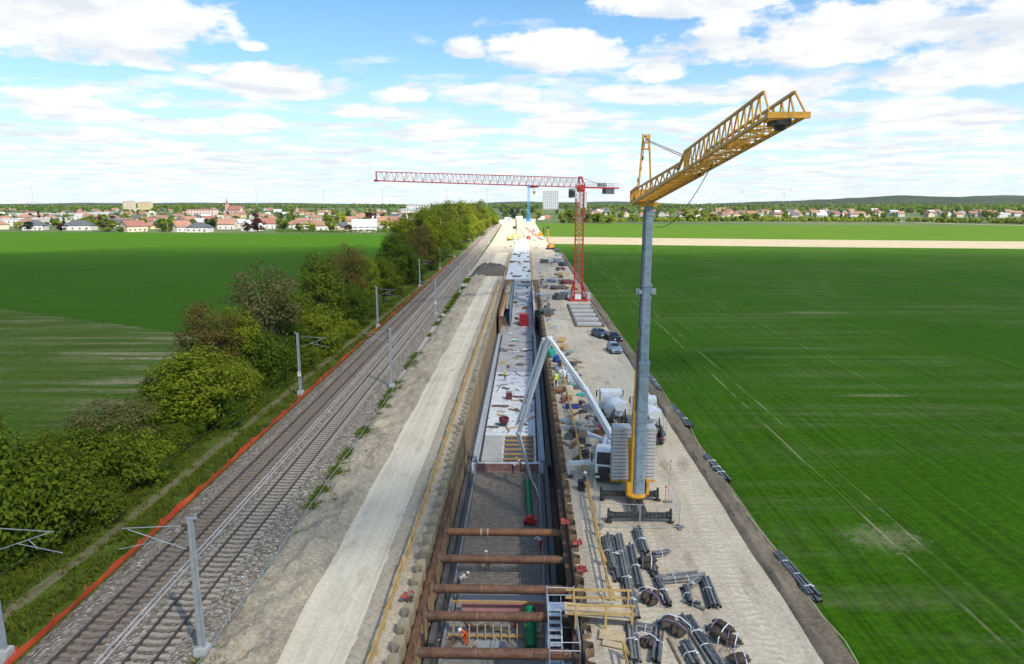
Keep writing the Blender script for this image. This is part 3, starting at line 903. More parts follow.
# trench inside: two wall benches, membrane side walls, floor slab, reinforcement
FL = -6.4
b = MB(); b.box(((-6.1 + 2.05) / 2, 45, FL - .2), (8.1, 64, .4))
struct('base_slab', b, M('pale blinding concrete', (.22, .215, .205), .85, var=.25, scale=.5, dirt=(.12, .11, .10), dirt_amt=.4))
for s, x, lab in ((-1, -6.3, 'left'), (1, 2.3, 'right')):
    b = MB(); b.box((x, 46, FL + .65), (.42, 62, 1.5))
    tag(b.build('membrane_wall', m_membrane, bevel=.03), 'dark membrane covered side wall along the %s of the trench floor' % lab, 'side wall')
    xx = -5.65 if s < 0 else 1.55
    b = MB(); b.box((xx, 55, FL + .22), (.30, 36, .44)); b.tube((xx, 37, FL + .5), (xx, 73, FL + .5), .10, 8)
    tag(b.build('concrete_upstand', M('wet grey concrete', (.20, .21, .225), .5, dirt=(.35, .35, .34)), bevel=.02), 'grey concrete kerb along the %s edge of the reinforcement' % lab, 'concrete kerb')

# smooth dark slab between the second and third strut
b = MB(); b.box((-1.9, 47.7, FL + .16), (6.6, 3.0, .32))
tag(b.build('concrete_slab', M('fresh dark smooth concrete', (.25, .25, .25), .5, var=.12, scale=.5), bevel=.02), 'smooth dark grey fresh slab on the trench floor between two struts', 'concrete slab')

def mat_cage():
    t = NT('reinforcement over dark film')
    return t
# reinforcement: crossing bars really lying over the floor
b = MB()
RX0, RX1, RY0, RY1 = -5.35, 1.3, 49.4, 73.2
x = RX0
while x <= RX1: b.bar((x, RY0, FL + .30), (x, RY1, FL + .30), .045); x += .25
y = RY0
while y <= RY1: b.bar((RX0, y, FL + .35), (RX1, y, FL + .35), .045); y += .25
for k in range(260):
    x, y = random.uniform(RX0, RX1), random.uniform(RY0, RY1)
    b.bar((x, y, FL + .05), (x, y, FL + .34), .03)
tag(b.build('reinforcement_mesh', m_rebar), 'wide grid of brown reinforcement bars covering the trench floor', 'reinforcement')

# wall starter: pink boards, row of vertical bars, cross timbers
t = thing('starter_bars', 'row of upright bars with timber rails in front of pink boards on the trench floor', 'reinforcement', (0, 0, 0))
yb = at(500, 618, FL).y + .2; ya = at(500, 646, FL).y
for k in range(13):
    x = -5.0 + k * .56
    b = MB(); b.bar((x, ya + .5, FL), (x, ya + .7, FL + 2.1), .085); b.build('upright_bar', m_woodp, t)
for y, z in ((ya + .62, FL + .35), (yb - .5, FL + 1.5)):
    b = MB(); b.box((-1.7, y, z), (7.4, .10, .14)); b.build('timber_rail', m_wood, t)
b = MB(); b.box((-1.6, yb, FL + .55), (6.2, .12, 1.1)); tag(b.build('insulation_board', m_pink), 'pink insulation boards standing across the trench floor', 'insulation board')
b = MB(); b.box((0, 0, 0), (1.9, .95, .12)); o = b.build('foam_panel', M('grey foam panel', (.25, .27, .28), .8, var=.1), None, (at(491, 645, FL + .9).x, at(491, 645, FL + .9).y, FL + .72)); o.rotation_euler = (.35, 0, 0)
tag(o, 'grey flat panel leaning below the row of upright bars', 'panel')
for k, (px, py) in enumerate([(450, 640), (470, 652), (560, 640), (505, 650)]):
    p = at(px, py, FL)
    b = MB(); b.bar((-.9, -.3, .1), (.9, .35, .16 + .1 * k), .10, .05)
    tag(b.build('loose_plank', m_woodp, None, (p.x, p.y, FL + .05), rz=.7 * k), ['loose plank lying at the left foot of the upright bars', 'loose plank lying in front of the grey panel', 'loose plank lying beside the stair tower foot', 'loose plank lying under the grey panel edge'][k], 'plank', 'loose planks on the trench floor')

# green pipes and pump
def pipe_obj(name, label, cat, a, c, r, mat, ribs=True):
    b = MB(); a = Vector(a); c = Vector(c); L = (c - a).length; n = max(2, int(L / .25))
    d = (c - a) / n
    for k in range(n):
        b.tube(a + d * k, a + d * (k + .72), r, 14); b.tube(a + d * (k + .72), a + d * (k + 1), r * .93, 14, cap=False)
    return tag(b.build(name, mat, smooth=True), label, cat)
pipe_obj('green_pipe', 'short thick green plastic pipe standing by the upright bars near the stair tower', 'plastic pipe', (at(531, 646, FL + .6).x, at(531, 646, FL + .6).y, FL + .45), (at(530, 618, FL + 1.2).x, at(530, 618, FL + 1.2).y + .4, FL + 1.7), .42, m_green)
pa, pb_ = at(530, 518, FL + .7), at(527.5, 480, FL + .9)
pipe_obj('green_pipe', 'long thin green pipe leading from the red pump along the right of the reinforcement', 'plastic pipe', pa, pb_, .30, m_green)
t = thing('pump', 'red pump at the near end of the long green pipe', 'pump', (pa.x, pa.y - .5, FL + .38))
b = MB(); b.lathe([(.1, -.45), (.34, -.4), (.42, -.1), (.42, .25), (.3, .42), (.1, .48)], (0, 0, .45), 12, 'y'); b.build('pump_body', m_red, t, smooth=True)
b = MB(); b.box((.45, .0, .3), (.4, .5, .45)); b.box((-.45, 0, .25), (.3, .4, .3)); b.build('motor', m_red, t, bevel=.04)
b = MB(); b.box((0, 0, .03), (1.2, .9, .06)); b.build('skid', m_black, t)

# stair tower
def stair_tower():
    p = at(565, 664, 0)
    x0, x1 = 1.35, 3.0; y0, y1 = 32.9, 38.2
    t = thing('stair_tower', 'aluminium scaffold stair tower going down into the trench on the right', 'stair tower', (0, 0, 0))
    zt = .9
    for x in (x0, x1):
        for y in (y0, (y0 + y1) / 2, y1):
            b = MB(); b.tube((x, y, -7), (x, y, zt), .035, 6); b.build('standard', m_alu, t)
    for lev, (z0, z1, d) in enumerate([(-.2, -2.2, 1), (-2.2, -4.3, -1), (-4.3, -6.4, 1)]):
        xx0, xx1 = (x0 + .05, (x0 + x1) / 2 - .02) if d > 0 else ((x0 + x1) / 2 + .02, x1 - .05)
        n = 9
        for k in range(n):
            u = (k + .5) / n
            y = (y1 - .9) + (y0 + .9 - (y1 - .9)) * u if d > 0 else (y0 + .9) + (y1 - .9 - y0 - .9) * u
            b = MB(); b.box(((xx0 + xx1) / 2, y, z0 + (z1 - z0) * u), (xx1 - xx0, .30, .05)); b.build('tread', m_alu, t)
        for x in (xx0, xx1):
            ya_, yb2 = (y1 - .9, y0 + .9) if d > 0 else (y0 + .9, y1 - .9)
            b = MB(); b.bar((x, ya_, z0), (x, yb2, z1), .05, .2); b.build('stringer', m_alu, t)
            b = MB(); b.tube((x, ya_, z0 + 1), (x, yb2, z1 + 1), .022, 6); b.build('handrail', m_alu, t)
        yl = y1 - .45 if d > 0 else y0 + .45
        b = MB(); b.box(((x0 + x1) / 2, yl, z0), (x1 - x0 - .06, .86, .06)); b.build('landing', m_alu, t)
    for z in (zt - .1, zt - .6, -1.9, -4.2):
        for x in (x0, x1):
            b = MB(); b.tube((x, y0, z), (x, y1, z), .024, 6); b.build('ledger', m_alu, t)
        for y in (y0, y1):
            b = MB(); b.tube((x0, y, z), (x1, y, z), .024, 6); b.build('ledger', m_alu, t)
stair_tower()

t = thing('timber_gangway', 'yellow timber gangway with handrails leading from the stair tower to the right bank', 'gangway', (0, 0, 0))
b = MB()
for k in range(5): b.bar((2.3, 35.3 + k * .24, .98 + random.uniform(-.01, .01)), (6.2, 35.3 + k * .24, .60), .22, .05)
b.build('deck', m_woodp, t)
for y in (35.1, 36.7):
    for x in (2.9, 4.6, 6.1):
        b = MB(); b.bar((x, y, 0.1), (x, y, 1.6), .12, .06); b.build('post', m_wood, t)
    for z in (1.05, 1.55):
        b = MB(); b.bar((2.4, y + .05, z), (6.3, y + .05, z), .035, .15, m=0); b.build('guard_rail', m_wood, t)
b = MB(); b.bar((4.2, 34.6, .20), (5.9, 34.3, .16), .9, .04); b.bar((4.3, 33.9, .16), (5.9, 33.4, .14), .5, .04); b.build('ramp_board', m_woodp, t)

# timber guard rails along both edges
def guard_rail(label, x, y0, y1, lean, step=2.1, fade=None):
    t = thing('timber_fence', label, 'timber fence', (x, y0, 0.02))
    n = int((y1 - y0) / step)
    n = min(n, 98)
    for k in range(n + 1):
        b = MB(); y = k * step
        b.bar((0, y, 0), (lean * .25 + random.uniform(-.04, .04), y + random.uniform(-.05, .05), 1.12), .14, .10)
        if k % 2 == 0: b.bar((-lean * 1.1, y + .06, 0), (lean * .2, y + .06, 1.0), .07, .12)
        b.build('post', m_wood, t)
    for z in (.52, 1.02):
        for k in range(0, n, 2):
            b = MB(); y = k * step
            b.bar((lean * .2 - .02, y - .15, z + random.uniform(-.05, .05)), (lean * .2 - .02 + random.uniform(-.08, .08), min(n, k + 2) * step + .15, z + random.uniform(-.06, .06)), .05, .20)
            b.build('rail_board', m_wood, t)
guard_rail('yellow timber guard rail along the left edge of the trench', -8.0, 20, 212, .4)
guard_rail('yellow timber guard rail along the right edge of the trench', 5.35, 20, 33.0, -.3)
guard_rail('yellow timber guard rail on the right bank between the gangway and the pump truck', 5.25, 38.0, 100, -.3)

# red/white caps and chains on the pile heads (marker tags)
for k, (px, py, lab) in enumerate([(565, 524, 'red plastic sheet scrap on the right pile heads by the farthest strut'), (577, 545, 'crumpled red netting on the right pile heads'), (582, 572, 'large crumpled red netting on the right bank by the second strut'), (408, 598, 'crumpled red netting on the left pile heads')]):
    p = at(px, py, .3)
    b = MB(); vs = []
    for j in range(7):
        for i in range(7):
            vs.append((i * .11 - .33 + random.uniform(-.06, .06), j * .12 - .36 + random.uniform(-.05, .05), .12 + .30 * mnoise.noise(Vector((i * .9, j * .9, k)))))
    b.add(vs, [(j * 7 + i, j * 7 + i + 1, j * 7 + i + 8, j * 7 + i + 7) for j in range(6) for i in range(6)])
    o = b.build('netting', M('faded red netting', (.34, .045, .04), .8, var=.4, scale=6, dirt=(.3, .22, .16), dirt_amt=.35), None, (p.x, p.y, .38)); o.modifiers.new('s', 'SOLIDIFY').thickness = .02
    tag(o, lab, 'netting', 'red netting on the pile heads')

# ------------------------------------------------------------------ tunnel roof and slabs further on
S2 = -5.2
def slab_piece(label, y0, y1, mat, x0=-6.25, x1=2.2, z=S2):
    b = MB(); b.box(((x0 + x1) / 2, (y0 + y1) / 2, (z - 6.9) / 2), (x1 - x0, y1 - y0 - .06, z + 6.9))
    return tag(b.build('concrete_slab', mat, bevel=.03), label, 'concrete slab')
def mat_sheeted(name, a, c, wet):
    t = NT(name); v = t.coords()
    n = t.noise(v, .55, 8, .72, .6); n2 = t.noise(v, .8, 7, .75, 1.2)
    col = t.ramp(n, [(.35, a), (.6, c)])
    col = t.mix(t.ramp(n2, [(.54, 0.), (.60, .8)]), col, wet)
    t.bump(n2, .4, .05)
    return t.done(col, t.ramp(n2, [(.5, .8), (.65, .25)]))
m_sheet = mat_sheeted('white sheeted fresh concrete', (.58, .60, .62), (.72, .74, .76), (.16, .17, .19))
m_grsl = mat_sheeted('grey wet concrete roof', (.30, .30, .30), (.46, .46, .45), (.14, .14, .145))
yA, yB, yC, yD = 73.4, 83.0, 116.0, 150.0
slab_piece('pale concrete slab with the dark formwork panels and timber beams on it', yA, yB, m_sheet)
slab_piece('bright white sheeted slab under the concrete pump boom', yB, 99.0, m_sheet)
slab_piece('white sheeted slab with a small red box, farther half', 99.0, yC, m_sheet)
slab_piece('grey wet slab with puddles before the red container', yC, yD, m_grsl)
slab_piece('grey slab carrying the tall formwork and the red container', yD, 213.6, m_grsl)
b = MB(); b.add([(-3.5, 158, -7), (1.6, 158, -7), (1.6, 213.9, -7), (-3.5, 213.9, -7), (-3.5, 158, S2 + .01), (1.6, 158, S2 + .01), (1.6, 213.9, .30), (-3.5, 213.9, .30)], [(3, 2, 1, 0), (4, 5, 6, 7), (0, 1, 5, 4), (1, 2, 6, 5), (2, 3, 7, 6), (3, 0, 4, 7)])
tag(b.build('concrete_ramp', m_grsl), 'sloping concrete ramp rising from the grey slab to the pale tunnel roof', 'concrete ramp')
b = MB(); b.box((-2.4, 327, .12), (8.0, 226, .5))
tag(b.build('tunnel_roof', mat_sheeted('pale finished tunnel roof', (.50, .51, .52), (.62, .63, .63), (.24, .25, .26)), bevel=.03), 'long pale finished tunnel roof running away from the trench', 'concrete roof')
guard_rail('timber guard rail along the left rim of the pale tunnel roof', -7.0, 216, 330, .3, 3.0)
guard_rail('timber guard rail along the right rim of the pale tunnel roof', 2.2, 216, 330, -.3, 3.0)
# dark formwork field with timber beams
yf0, yf1 = 73.9, 82.4
t = thing('formwork_deck', 'dark formwork panel field with yellow timber beams on the pale slab', 'formwork', (0, 0, S2))
b = MB(); b.box((-.75, (yf0 + yf1) / 2, .05), (3.5, yf1 - yf0, .10)); b.build('panel', m_membrane, t)
for k in range(6):
    b = MB(); b.box((-.75, yf0 + .5 + k * 1.55, .16), (3.7, .16, .16)); b.build('beam', m_wood, t)
b = MB(); b.box((-3.9, 78, S2 + .12), (2.3, 8.6, .22)); tag(b.build('concrete_plinth', m_conc, bevel=.03), 'grey concrete strip to the left of the dark formwork field', 'concrete strip')
# pinkish shutter at the front of the slab
b = MB(); b.box((-2.0, yA - .12, -5.75), (7.0, .12, 1.15)); tag(b.build('shutter_board', M('brown pink shutter board', (.25, .14, .13), .8, var=.3)), 'brownish pink shutter board closing the front of the pale slab', 'shutter')
# longitudinal upstands with dark pipes on both sides of the slabs
for s, x in ((-1, -5.75), (1, 1.95)):
    side = 'left' if s < 0 else 'right'
    b = MB(); b.box((x, 111, S2 + .25), (.55, 75, .5)); tag(b.build('concrete_upstand', M('pale blue grey concrete', (.40, .43, .46), .7, dirt=(.2, .2, .21)), bevel=.03), 'pale grey upstand wall along the %s side of the white slabs' % side, 'concrete upstand')
    b = MB(); b.tube((x - s * .55, 74, S2 + .12), (x - s * .5, 149, S2 + .12), .12, 8); tag(b.build('pipe_run', m_cable), 'dark pipe run beside the %s upstand of the white slabs' % side, 'pipe')
    b = MB(); b.box((x + s * .72, 111, S2 - .1), (.5, 76, .3)); tag(b.build('walkway', m_membrane), 'dark narrow walkway outside the %s upstand' % side, 'walkway')

# tall wall formwork beyond the slabs
def wall_form(label, x, y0, y1, h, face, mat, mat2):
    t = thing('wall_formwork', label, 'wall formwork', (x, y0, S2))
    n = max(1, int((y1 - y0) / 2.4))
    for k in range(n):
        b = MB(); ym = (k + .5) * 2.4
        b.box((0, ym, h / 2), (.14, 2.34, h)); b.build('panel', mat, t)
        b = MB()
        for q in (.25, .75): b.box((face * .20, (k + q) * 2.4, h / 2), (.22, .14, h - .2))
        b.bar((face * .3, ym, h * .7), (face * 2.0, ym, .1), .10)
        b.build('soldier', mat2, t)
    b = MB(); b.box((face * .55, (y1 - y0) / 2, h - .9), (.8, y1 - y0, .06)); b.build('platform', m_woodp, t)
    b = MB()
    for k in range(n + 1): b.tube((face * .95, k * 2.4, h - .9), (face * .95, k * 2.4, h + .3), .03, 5)
    b.bar((face * .95, 0, h + .2), (face * .95, y1 - y0, h + .2), .04, .12); b.build('guard_rail', m_wood, t)
wall_form('dark outer wall formwork with rust brown ribs on the left of the trench', -6.0, 151, 212, 5.0, 1, m_ply, M('orange rust rib', (.32, .17, .10), .7))
wall_form('blue grey inner wall formwork left of the roof slab', -3.75, 160, 212, 5.3, -1, m_galv, m_cblue)
wall_form('pale sheeted wall formwork on the right of the trench', 1.9, 160, 212, 4.9, 1, M('pale lilac sheeting', (.55, .52, .58), .6, var=.15), m_white2)
for k, (x, y, h, lab) in enumerate([(-5.3, 192, 4.6, 'white sheeted formwork stack at the left trench wall, nearer'), (-5.2, 200, 4.8, 'white sheeted formwork stack at the left trench wall, farther')]):
    b = MB(); b.box((0, 0, h / 2), (.9, 5, h), taper=.8); b.box((.5, 0, h * .45), (.12, 5.2, h * .9))
    tag(b.build('formwork_stack', m_sheet, None, (x, y, S2), bevel=.04), lab, 'formwork')

# things standing on the slabs
def site_box(name, label, cat, loc, d, mat, mat2, rz=0):
    t = thing(name, label, cat, loc, rz)
    b = MB(); b.box((0, 0, d[2] / 2), d); b.build('body', mat, t, bevel=.04)
    b = MB()
    n = max(2, int(d[0] / .35))
    for k in range(n): b.box((-d[0] / 2 + (k + .5) * d[0] / n, -d[1] / 2 - .03, d[2] / 2), (d[0] / n * .5, .05, d[2] * .86))
    b.build('ribs', mat, t)
    b = MB(); b.box((0, 0, d[2] + .03), (d[0] * .96, d[1] * .96, .05)); b.build('lid', mat2, t)
    return t
p = at(524, 326, S2); site_box('container', 'dark red site container standing on the grey roof slab', 'container', (p.x, p.y, S2), (2.2, 2.6, 3.0), M('container red', (.30, .015, .02), .5), M('container red top', (.36, .03, .03), .5))
p = at(516, 311, S2); site_box('tool_crate', 'yellow crate behind the red container on the grey slab', 'crate', (p.x, p.y, S2), (2.2, 1.6, .9), m_signal, m_signal)
p = at(509, 399, S2); site_box('tool_crate', 'small dark red box on the white slab, farther one', 'crate', (p.x, p.y, S2), (.9, .9, 1.1), M('wine red', (.14, .03, .04), .6), M('wine red lid', (.3, .22, .22), .6))
p = at(504, 426, S2)
t = thing('concrete_skip', 'dark red round concrete skip on the white slab, nearer one', 'skip', (p.x, p.y, S2))
b = MB(); b.lathe([(.25, .15), (.65, .7), (.68, 1.15), (.62, 1.15), (.58, .75)], n=14); b.build('bucket', M('wine red', (.14, .03, .04), .6), t, smooth=True)
b = MB()
for k in range(4): b.tube((.5 * math.cos(k * PI / 2 + .6), .5 * math.sin(k * PI / 2 + .6), 0), (.6 * math.cos(k * PI / 2 + .6), .6 * math.sin(k * PI / 2 + .6), .8), .04, 5)
b.tube((-.6, 0, 1.1), (0, 0, 1.6), .03, 5); b.tube((.6, 0, 1.1), (0, 0, 1.6), .03, 5); b.build('stand', m_black, t)
# hoses and timbers lying on the slabs
rnd = random.Random(3)
for k, (px, py, n) in enumerate([(497, 392, 7), (507, 433, 6), (500, 352, 8), (530, 412, 5), (515, 372, 7)]):
    p = at(px, py, S2); pts = [(0, 0, .06)]
    a = rnd.uniform(0, 6)
    for q in range(n): a += rnd.uniform(-1, 1); pts.append((pts[-1][0] + .55 * math.cos(a), pts[-1][1] + .9 * math.sin(a), .06))
    b = MB(); b.path(pts, .06, 6)
    tag(b.build('hose', m_cable, None, (p.x, p.y, S2)), ['dark hose lying at the left rim of the farther white slab', 'dark hose lying below the red skip on the white slab', 'dark hose coiled on the grey wet slab', 'dark hose lying at the right of the nearer white slab', 'dark hose lying across the joint of the white and grey slabs'][k], 'hose', 'hoses on the slabs')
for k, (px, py, L, lab) in enumerate([(495, 441, 1.7, 'timber bundle at the far edge of the formwork field, left'), (523, 441, 1.5, 'timber bundle at the far edge of the formwork field, right'), (500, 407, 2.3, 'brown timbers laid across the joint between the two white slabs'), (530, 399, 1.0, 'short timbers by the right upstand of the white slab'), (490, 440, .9, 'dark timbers at the left upstand'), (520, 357, 1.5, 'planks lying on the grey wet slab'), (503, 376, 1.6, 'planks lying at the edge of the grey slab')]):
    p = at(px, py, S2)
    b = MB()
    for q in range(4): b.bar((-L / 2, q * .16, .1 + .05 * (q % 2)), (L / 2 + rnd.uniform(-.2, .2), q * .16 + rnd.uniform(-.1, .1), .1 + .05 * (q % 2)), .12, .08)
    tag(b.build('timber_bundle', m_woodd, None, (p.x, p.y, S2)), lab, 'timber', 'timbers on the slabs')
# clutter along the formwork and on the roof
for k, (px, py, lab) in enumerate([(517, 277, 'dark strip of timber across the pale tunnel roof'), (513, 262, 'stack of dark forms on the pale tunnel roof, left'), (516, 255, 'small stack of dark forms on the pale tunnel roof, farther'), (527, 262, 'stack of forms at the right rim of the tunnel roof'), (526, 283, 'bars stacked at the right rim of the tunnel roof')]):
    p = at(px, py, .4); b = MB()
    for q in range(5): b.bar((-1.5, q * .5, .15 + .1 * (q % 2)), (1.4 + rnd.uniform(-.5, .3), q * .5 + rnd.uniform(-.3, .3), .2 + .1 * (q % 2)), .25, .2)
    tag(b.build('form_stack', [m_membrane, m_woodd][k % 2], None, (p.x, p.y, .38)), lab, 'formwork', 'forms on the tunnel roof')
# ------------------------------------------------------------------ lattice helper
def lattice(b, A, B, wa, ha, wb, hb, n, rch, rdg, tri=False, mch=0, mdg=0, side=None, close=True, dbl=False):
    """lattice boom from A to B (bottom centre line); w = width, h = height at each end"""
    A = Vector(A); B = Vector(B); d = (B - A).normalized()
    if side is None:
        side = d.cross(Vector((0, 0, 1)))
        if side.length < .05: side = Vector((1, 0, 0))
        side.normalize()
    up = side.cross(d).normalized()
    def P(u, sx, sz):
        w = wa + (wb - wa) * u; h = ha + (hb - ha) * u
        return A + (B - A) * u + side * (sx * w / 2) + up * (sz * h)
    if tri: ch = [(-1, 0), (1, 0), (0, 1)]
    else: ch = [(-1, 0), (1, 0), (1, 1), (-1, 1)]
    for c in ch: b.bar(P(0, *c), P(1, *c), rch, m=mch)
    k = len(ch)
    for i in range(k):
        c0, c1 = ch[i], ch[(i + 1) % k]
        for j in range(n):
            u0, u1 = j / n, (j + 1) / n
            if j % 2 == 0: b.bar(P(u0, *c0), P(u1, *c1), rdg, m=mdg)
            else: b.bar(P(u0, *c1), P(u1, *c0), rdg, m=mdg)
            if dbl or j % 2 == 0: b.bar(P(u0, *c0), P(u0, *c1), rdg, m=mdg)
    return P

# ------------------------------------------------------------------ red top-slewing crane
def red_crane():
    bx, by = at(578, 300, 0).x, at(578, 300, 0).y
    t = thing('tower_crane', 'tall red lattice tower crane with a long red and white jib beyond the parked cars', 'crane', (bx, by, 0))
    b = MB()
    for s in (-1, 1):
        b.box((s * 1.9, 0, .35), (.45, 6.4, .5)); b.box((0, s * 2.6, .36), (4.6, .45, .45))
        for q in (-1, 1): b.bar((s * 2.0, q * 2.8, .5), (s * .95, q * .95, 4.6), .22)
    b.build('base_frame', m_red, t)
    for (x, y, z, dx, dy, dz) in [(-1.9, 1.6, 1.15, 1.1, 3.0, 1.1), (1.9, 1.6, 1.15, 1.1, 3.0, 1.1), (2.6, 0.2, 1.0, 1.0, 2.6, 1.6), (-2.3, -1.0, 1.0, .8, 1.4, .8)]:
        b = MB(); b.box((x, y, z), (dx, dy, dz)); b.build('ballast_block', m_conc, t, bevel=.05)
    b = MB(); b.box((-.2, -2.3, 1.0), (1.5, 1.0, 1.3)); b.build('switch_cabinet', m_white, t, bevel=.04)
    H = 26.8
    b = MB(); lattice(b, (0, 0, .6), (0, 0, H), 1.9, 1.9, 1.9, 1.9, 22, .21, .09, side=Vector((1, 0, 0)), dbl=True)
    b.v = [(x, y - .0 + (.95), z) for x, y, z in b.v]
    zs = b.v
    cy = (min(v[1] for v in zs) + max(v[1] for v in zs)) / 2
    b.v = [(x, y - cy, z) for x, y, z in b.v]
    b.build('tower', m_red, t)
    b = MB()
    for k in range(70): b.bar((-.25, .2, 1 + k * .38), (.25, .2, 1 + k * .38), .05)
    for s in (-1, 1): b.bar((s * .27, .2, 1), (s * .27, .2, H - .5), .05)
    b.build('ladder', m_zinc, t)
    b = MB(); b.lathe([(1.15, H - .35), (1.25, H), (1.25, H + .35), (1.0, H + .5)], n=16); b.box((0, 0, H + .8), (1.9, 1.9, .9)); b.build('slewing_ring', m_red, t)
    # jib runs left and towards the camera
    tip = Vector((-26.8 - bx, 124.5 - by, 0)); L = tip.length; d = tip / L
    side = Vector((-d.y, d.x, 0))
    r0 = Vector((0, 0, H + .7)); 
    b = MB()
    A = r0 + d * .9; B = r0 + d * L + Vector((0, 0, .25)); mid = A + (B - A) * .5
    lattice(b, A, mid, 1.4, 2.2, 1.35, 1.9, 26, .17, .085, tri=True, mch=0, mdg=1, dbl=False)
    lattice(b, mid, B, 1.35, 1.9, 1.2, 1.55, 26, .15, .08, tri=True, mch=0, mdg=1, dbl=False)
    b.build('jib', [m_red, m_pinkw], t)
    b = MB(); b.bar(B - side * .6 + Vector((0, 0, .0)), B + side * .6, .3); b.bar(B, B + Vector((0, 0, 1.6)), .2); b.build('jib_head', m_red, t)
    # tower head
    b = MB()
    for s in (-1, 1):
        b.bar(r0 + side * s * .8, r0 + side * s * .35 + Vector((0, 0, 2.5)), .24); b.bar(r0 + side * s * .8 - d * 1.2, r0 + side * s * .35 + Vector((0, 0, 2.5)), .2)
    b.box((0, 0, H + 3.0), (1.0, 1.0, .5)); b.build('tower_head', m_red, t)
    b = MB(); E = r0 - d * 15.5
    for s in (-1, 1): b.bar(r0 - d * .9 + side * s * .65, E + side * s * .65, .30, .36)
    for k in range(15): b.bar(r0 - d * (1 + k) + side * .65, r0 - d * (1 + k) - side * .65, .14)
    b.bar(r0 + Vector((0, 0, 2.4)), r0 - d * 9.5 + Vector((0, 0, .5)), .10)
    b.build('counter_jib', m_red, t)
    b = MB()
    for s in (-1, 1):
        for z in (.65, 1.15): b.bar(r0 - d * 1 + side * s * .75 + Vector((0, 0, z)), E + side * s * .75 + Vector((0, 0, z)), .05)
        for k in range(15): b.bar(r0 - d * (1 + k) + side * s * .75, r0 - d * (1 + k) + side * s * .75 + Vector((0, 0, 1.15)), .05)
    b.build('guard_rail', m_zinc, t)
    for k in range(4):
        c = r0 - d * (10.4 + k * .95) + Vector((0, 0, -.75)); b = MB(); b.box((0, 0, 0), (.8, 1.25, 1.5)); o = b.build('counterweight', m_concd, t, c, bevel=.03); o.rotation_euler = (0, 0, math.atan2(d.y, d.x))
    c = r0 - d * 9 + Vector((0, 0, .7)); b = MB(); b.box((0, 0, 0), (2.6, 1.1, .8)); b.tube((-.4, -.7, .1), (-.4, .7, .1), .45, 12); o = b.build('hoist_winch', m_zinc, t, c); o.rotation_euler = (0, 0, math.atan2(d.y, d.x))
    # cab under the jib root, left of the tower
    c = r0 + d * 2.5 + side * -.2 + Vector((0, 0, -1.5))
    b = MB(); b.box((0, 0, 0), (1.5, 1.4, 2.1)); b.box((0, 0, 1.1), (1.7, 1.6, .12)); o = b.build('cab', m_white2, t, c, bevel=.05); o.rotation_euler = (0, 0, math.atan2(d.y, d.x))
    b = MB(); b.box((.4, 0, -.05), (.76, 1.43, 1.5)); b.box((-.05, -.71, .2), (1.0, .03, 1.0)); b.build('cab_window', m_glass, o)
    # trolley and hook
    q = A + (B - A) * .27
    b = MB(); b.box((0, 0, -.25), (1.4, 1.3, .3)); o = b.build('trolley', m_red, t, q); o.rotation_euler = (0, 0, math.atan2(d.y, d.x))
    b = MB(); b.tube((0, .2, -.3), (0, .2, -1.2), .03, 5); b.tube((0, -.2, -.3), (0, -.2, -1.2), .03, 5); b.box((0, 0, -1.45), (.35, .5, .5)); b.lathe([(.05, -2.0), (.13, -1.9), (.10, -1.75), (.05, -1.65)], n=8); b.build('hook_block', m_signal, o)
    # crane track slabs in front of the base
    return t
red_crane()
# row of precast beams framed by dark timbers in front of the red crane
pa, pb2 = at(584, 326, 0), at(578, 303, 0)
t = thing('beam_bed', 'framed bed with five pale concrete beams on the ground in front of the red crane', 'concrete beams', (12.6, pa.y, 0.04))
for k in range(5):
    b = MB(); b.box((0, 1.2 + k * 5.6, .22), (4.9, 2.6, .4)); b.build('beam', m_conc, t, bevel=.04)
b = MB()
for s in (-1, 1): b.box((s * 2.7, 13, .2), (.3, 29, .4))
for k in range(6): b.box((0, -1.3 + k * 5.6, .12), (5.0, .3, .24))
b.build('timber_frame', m_woodd, t)

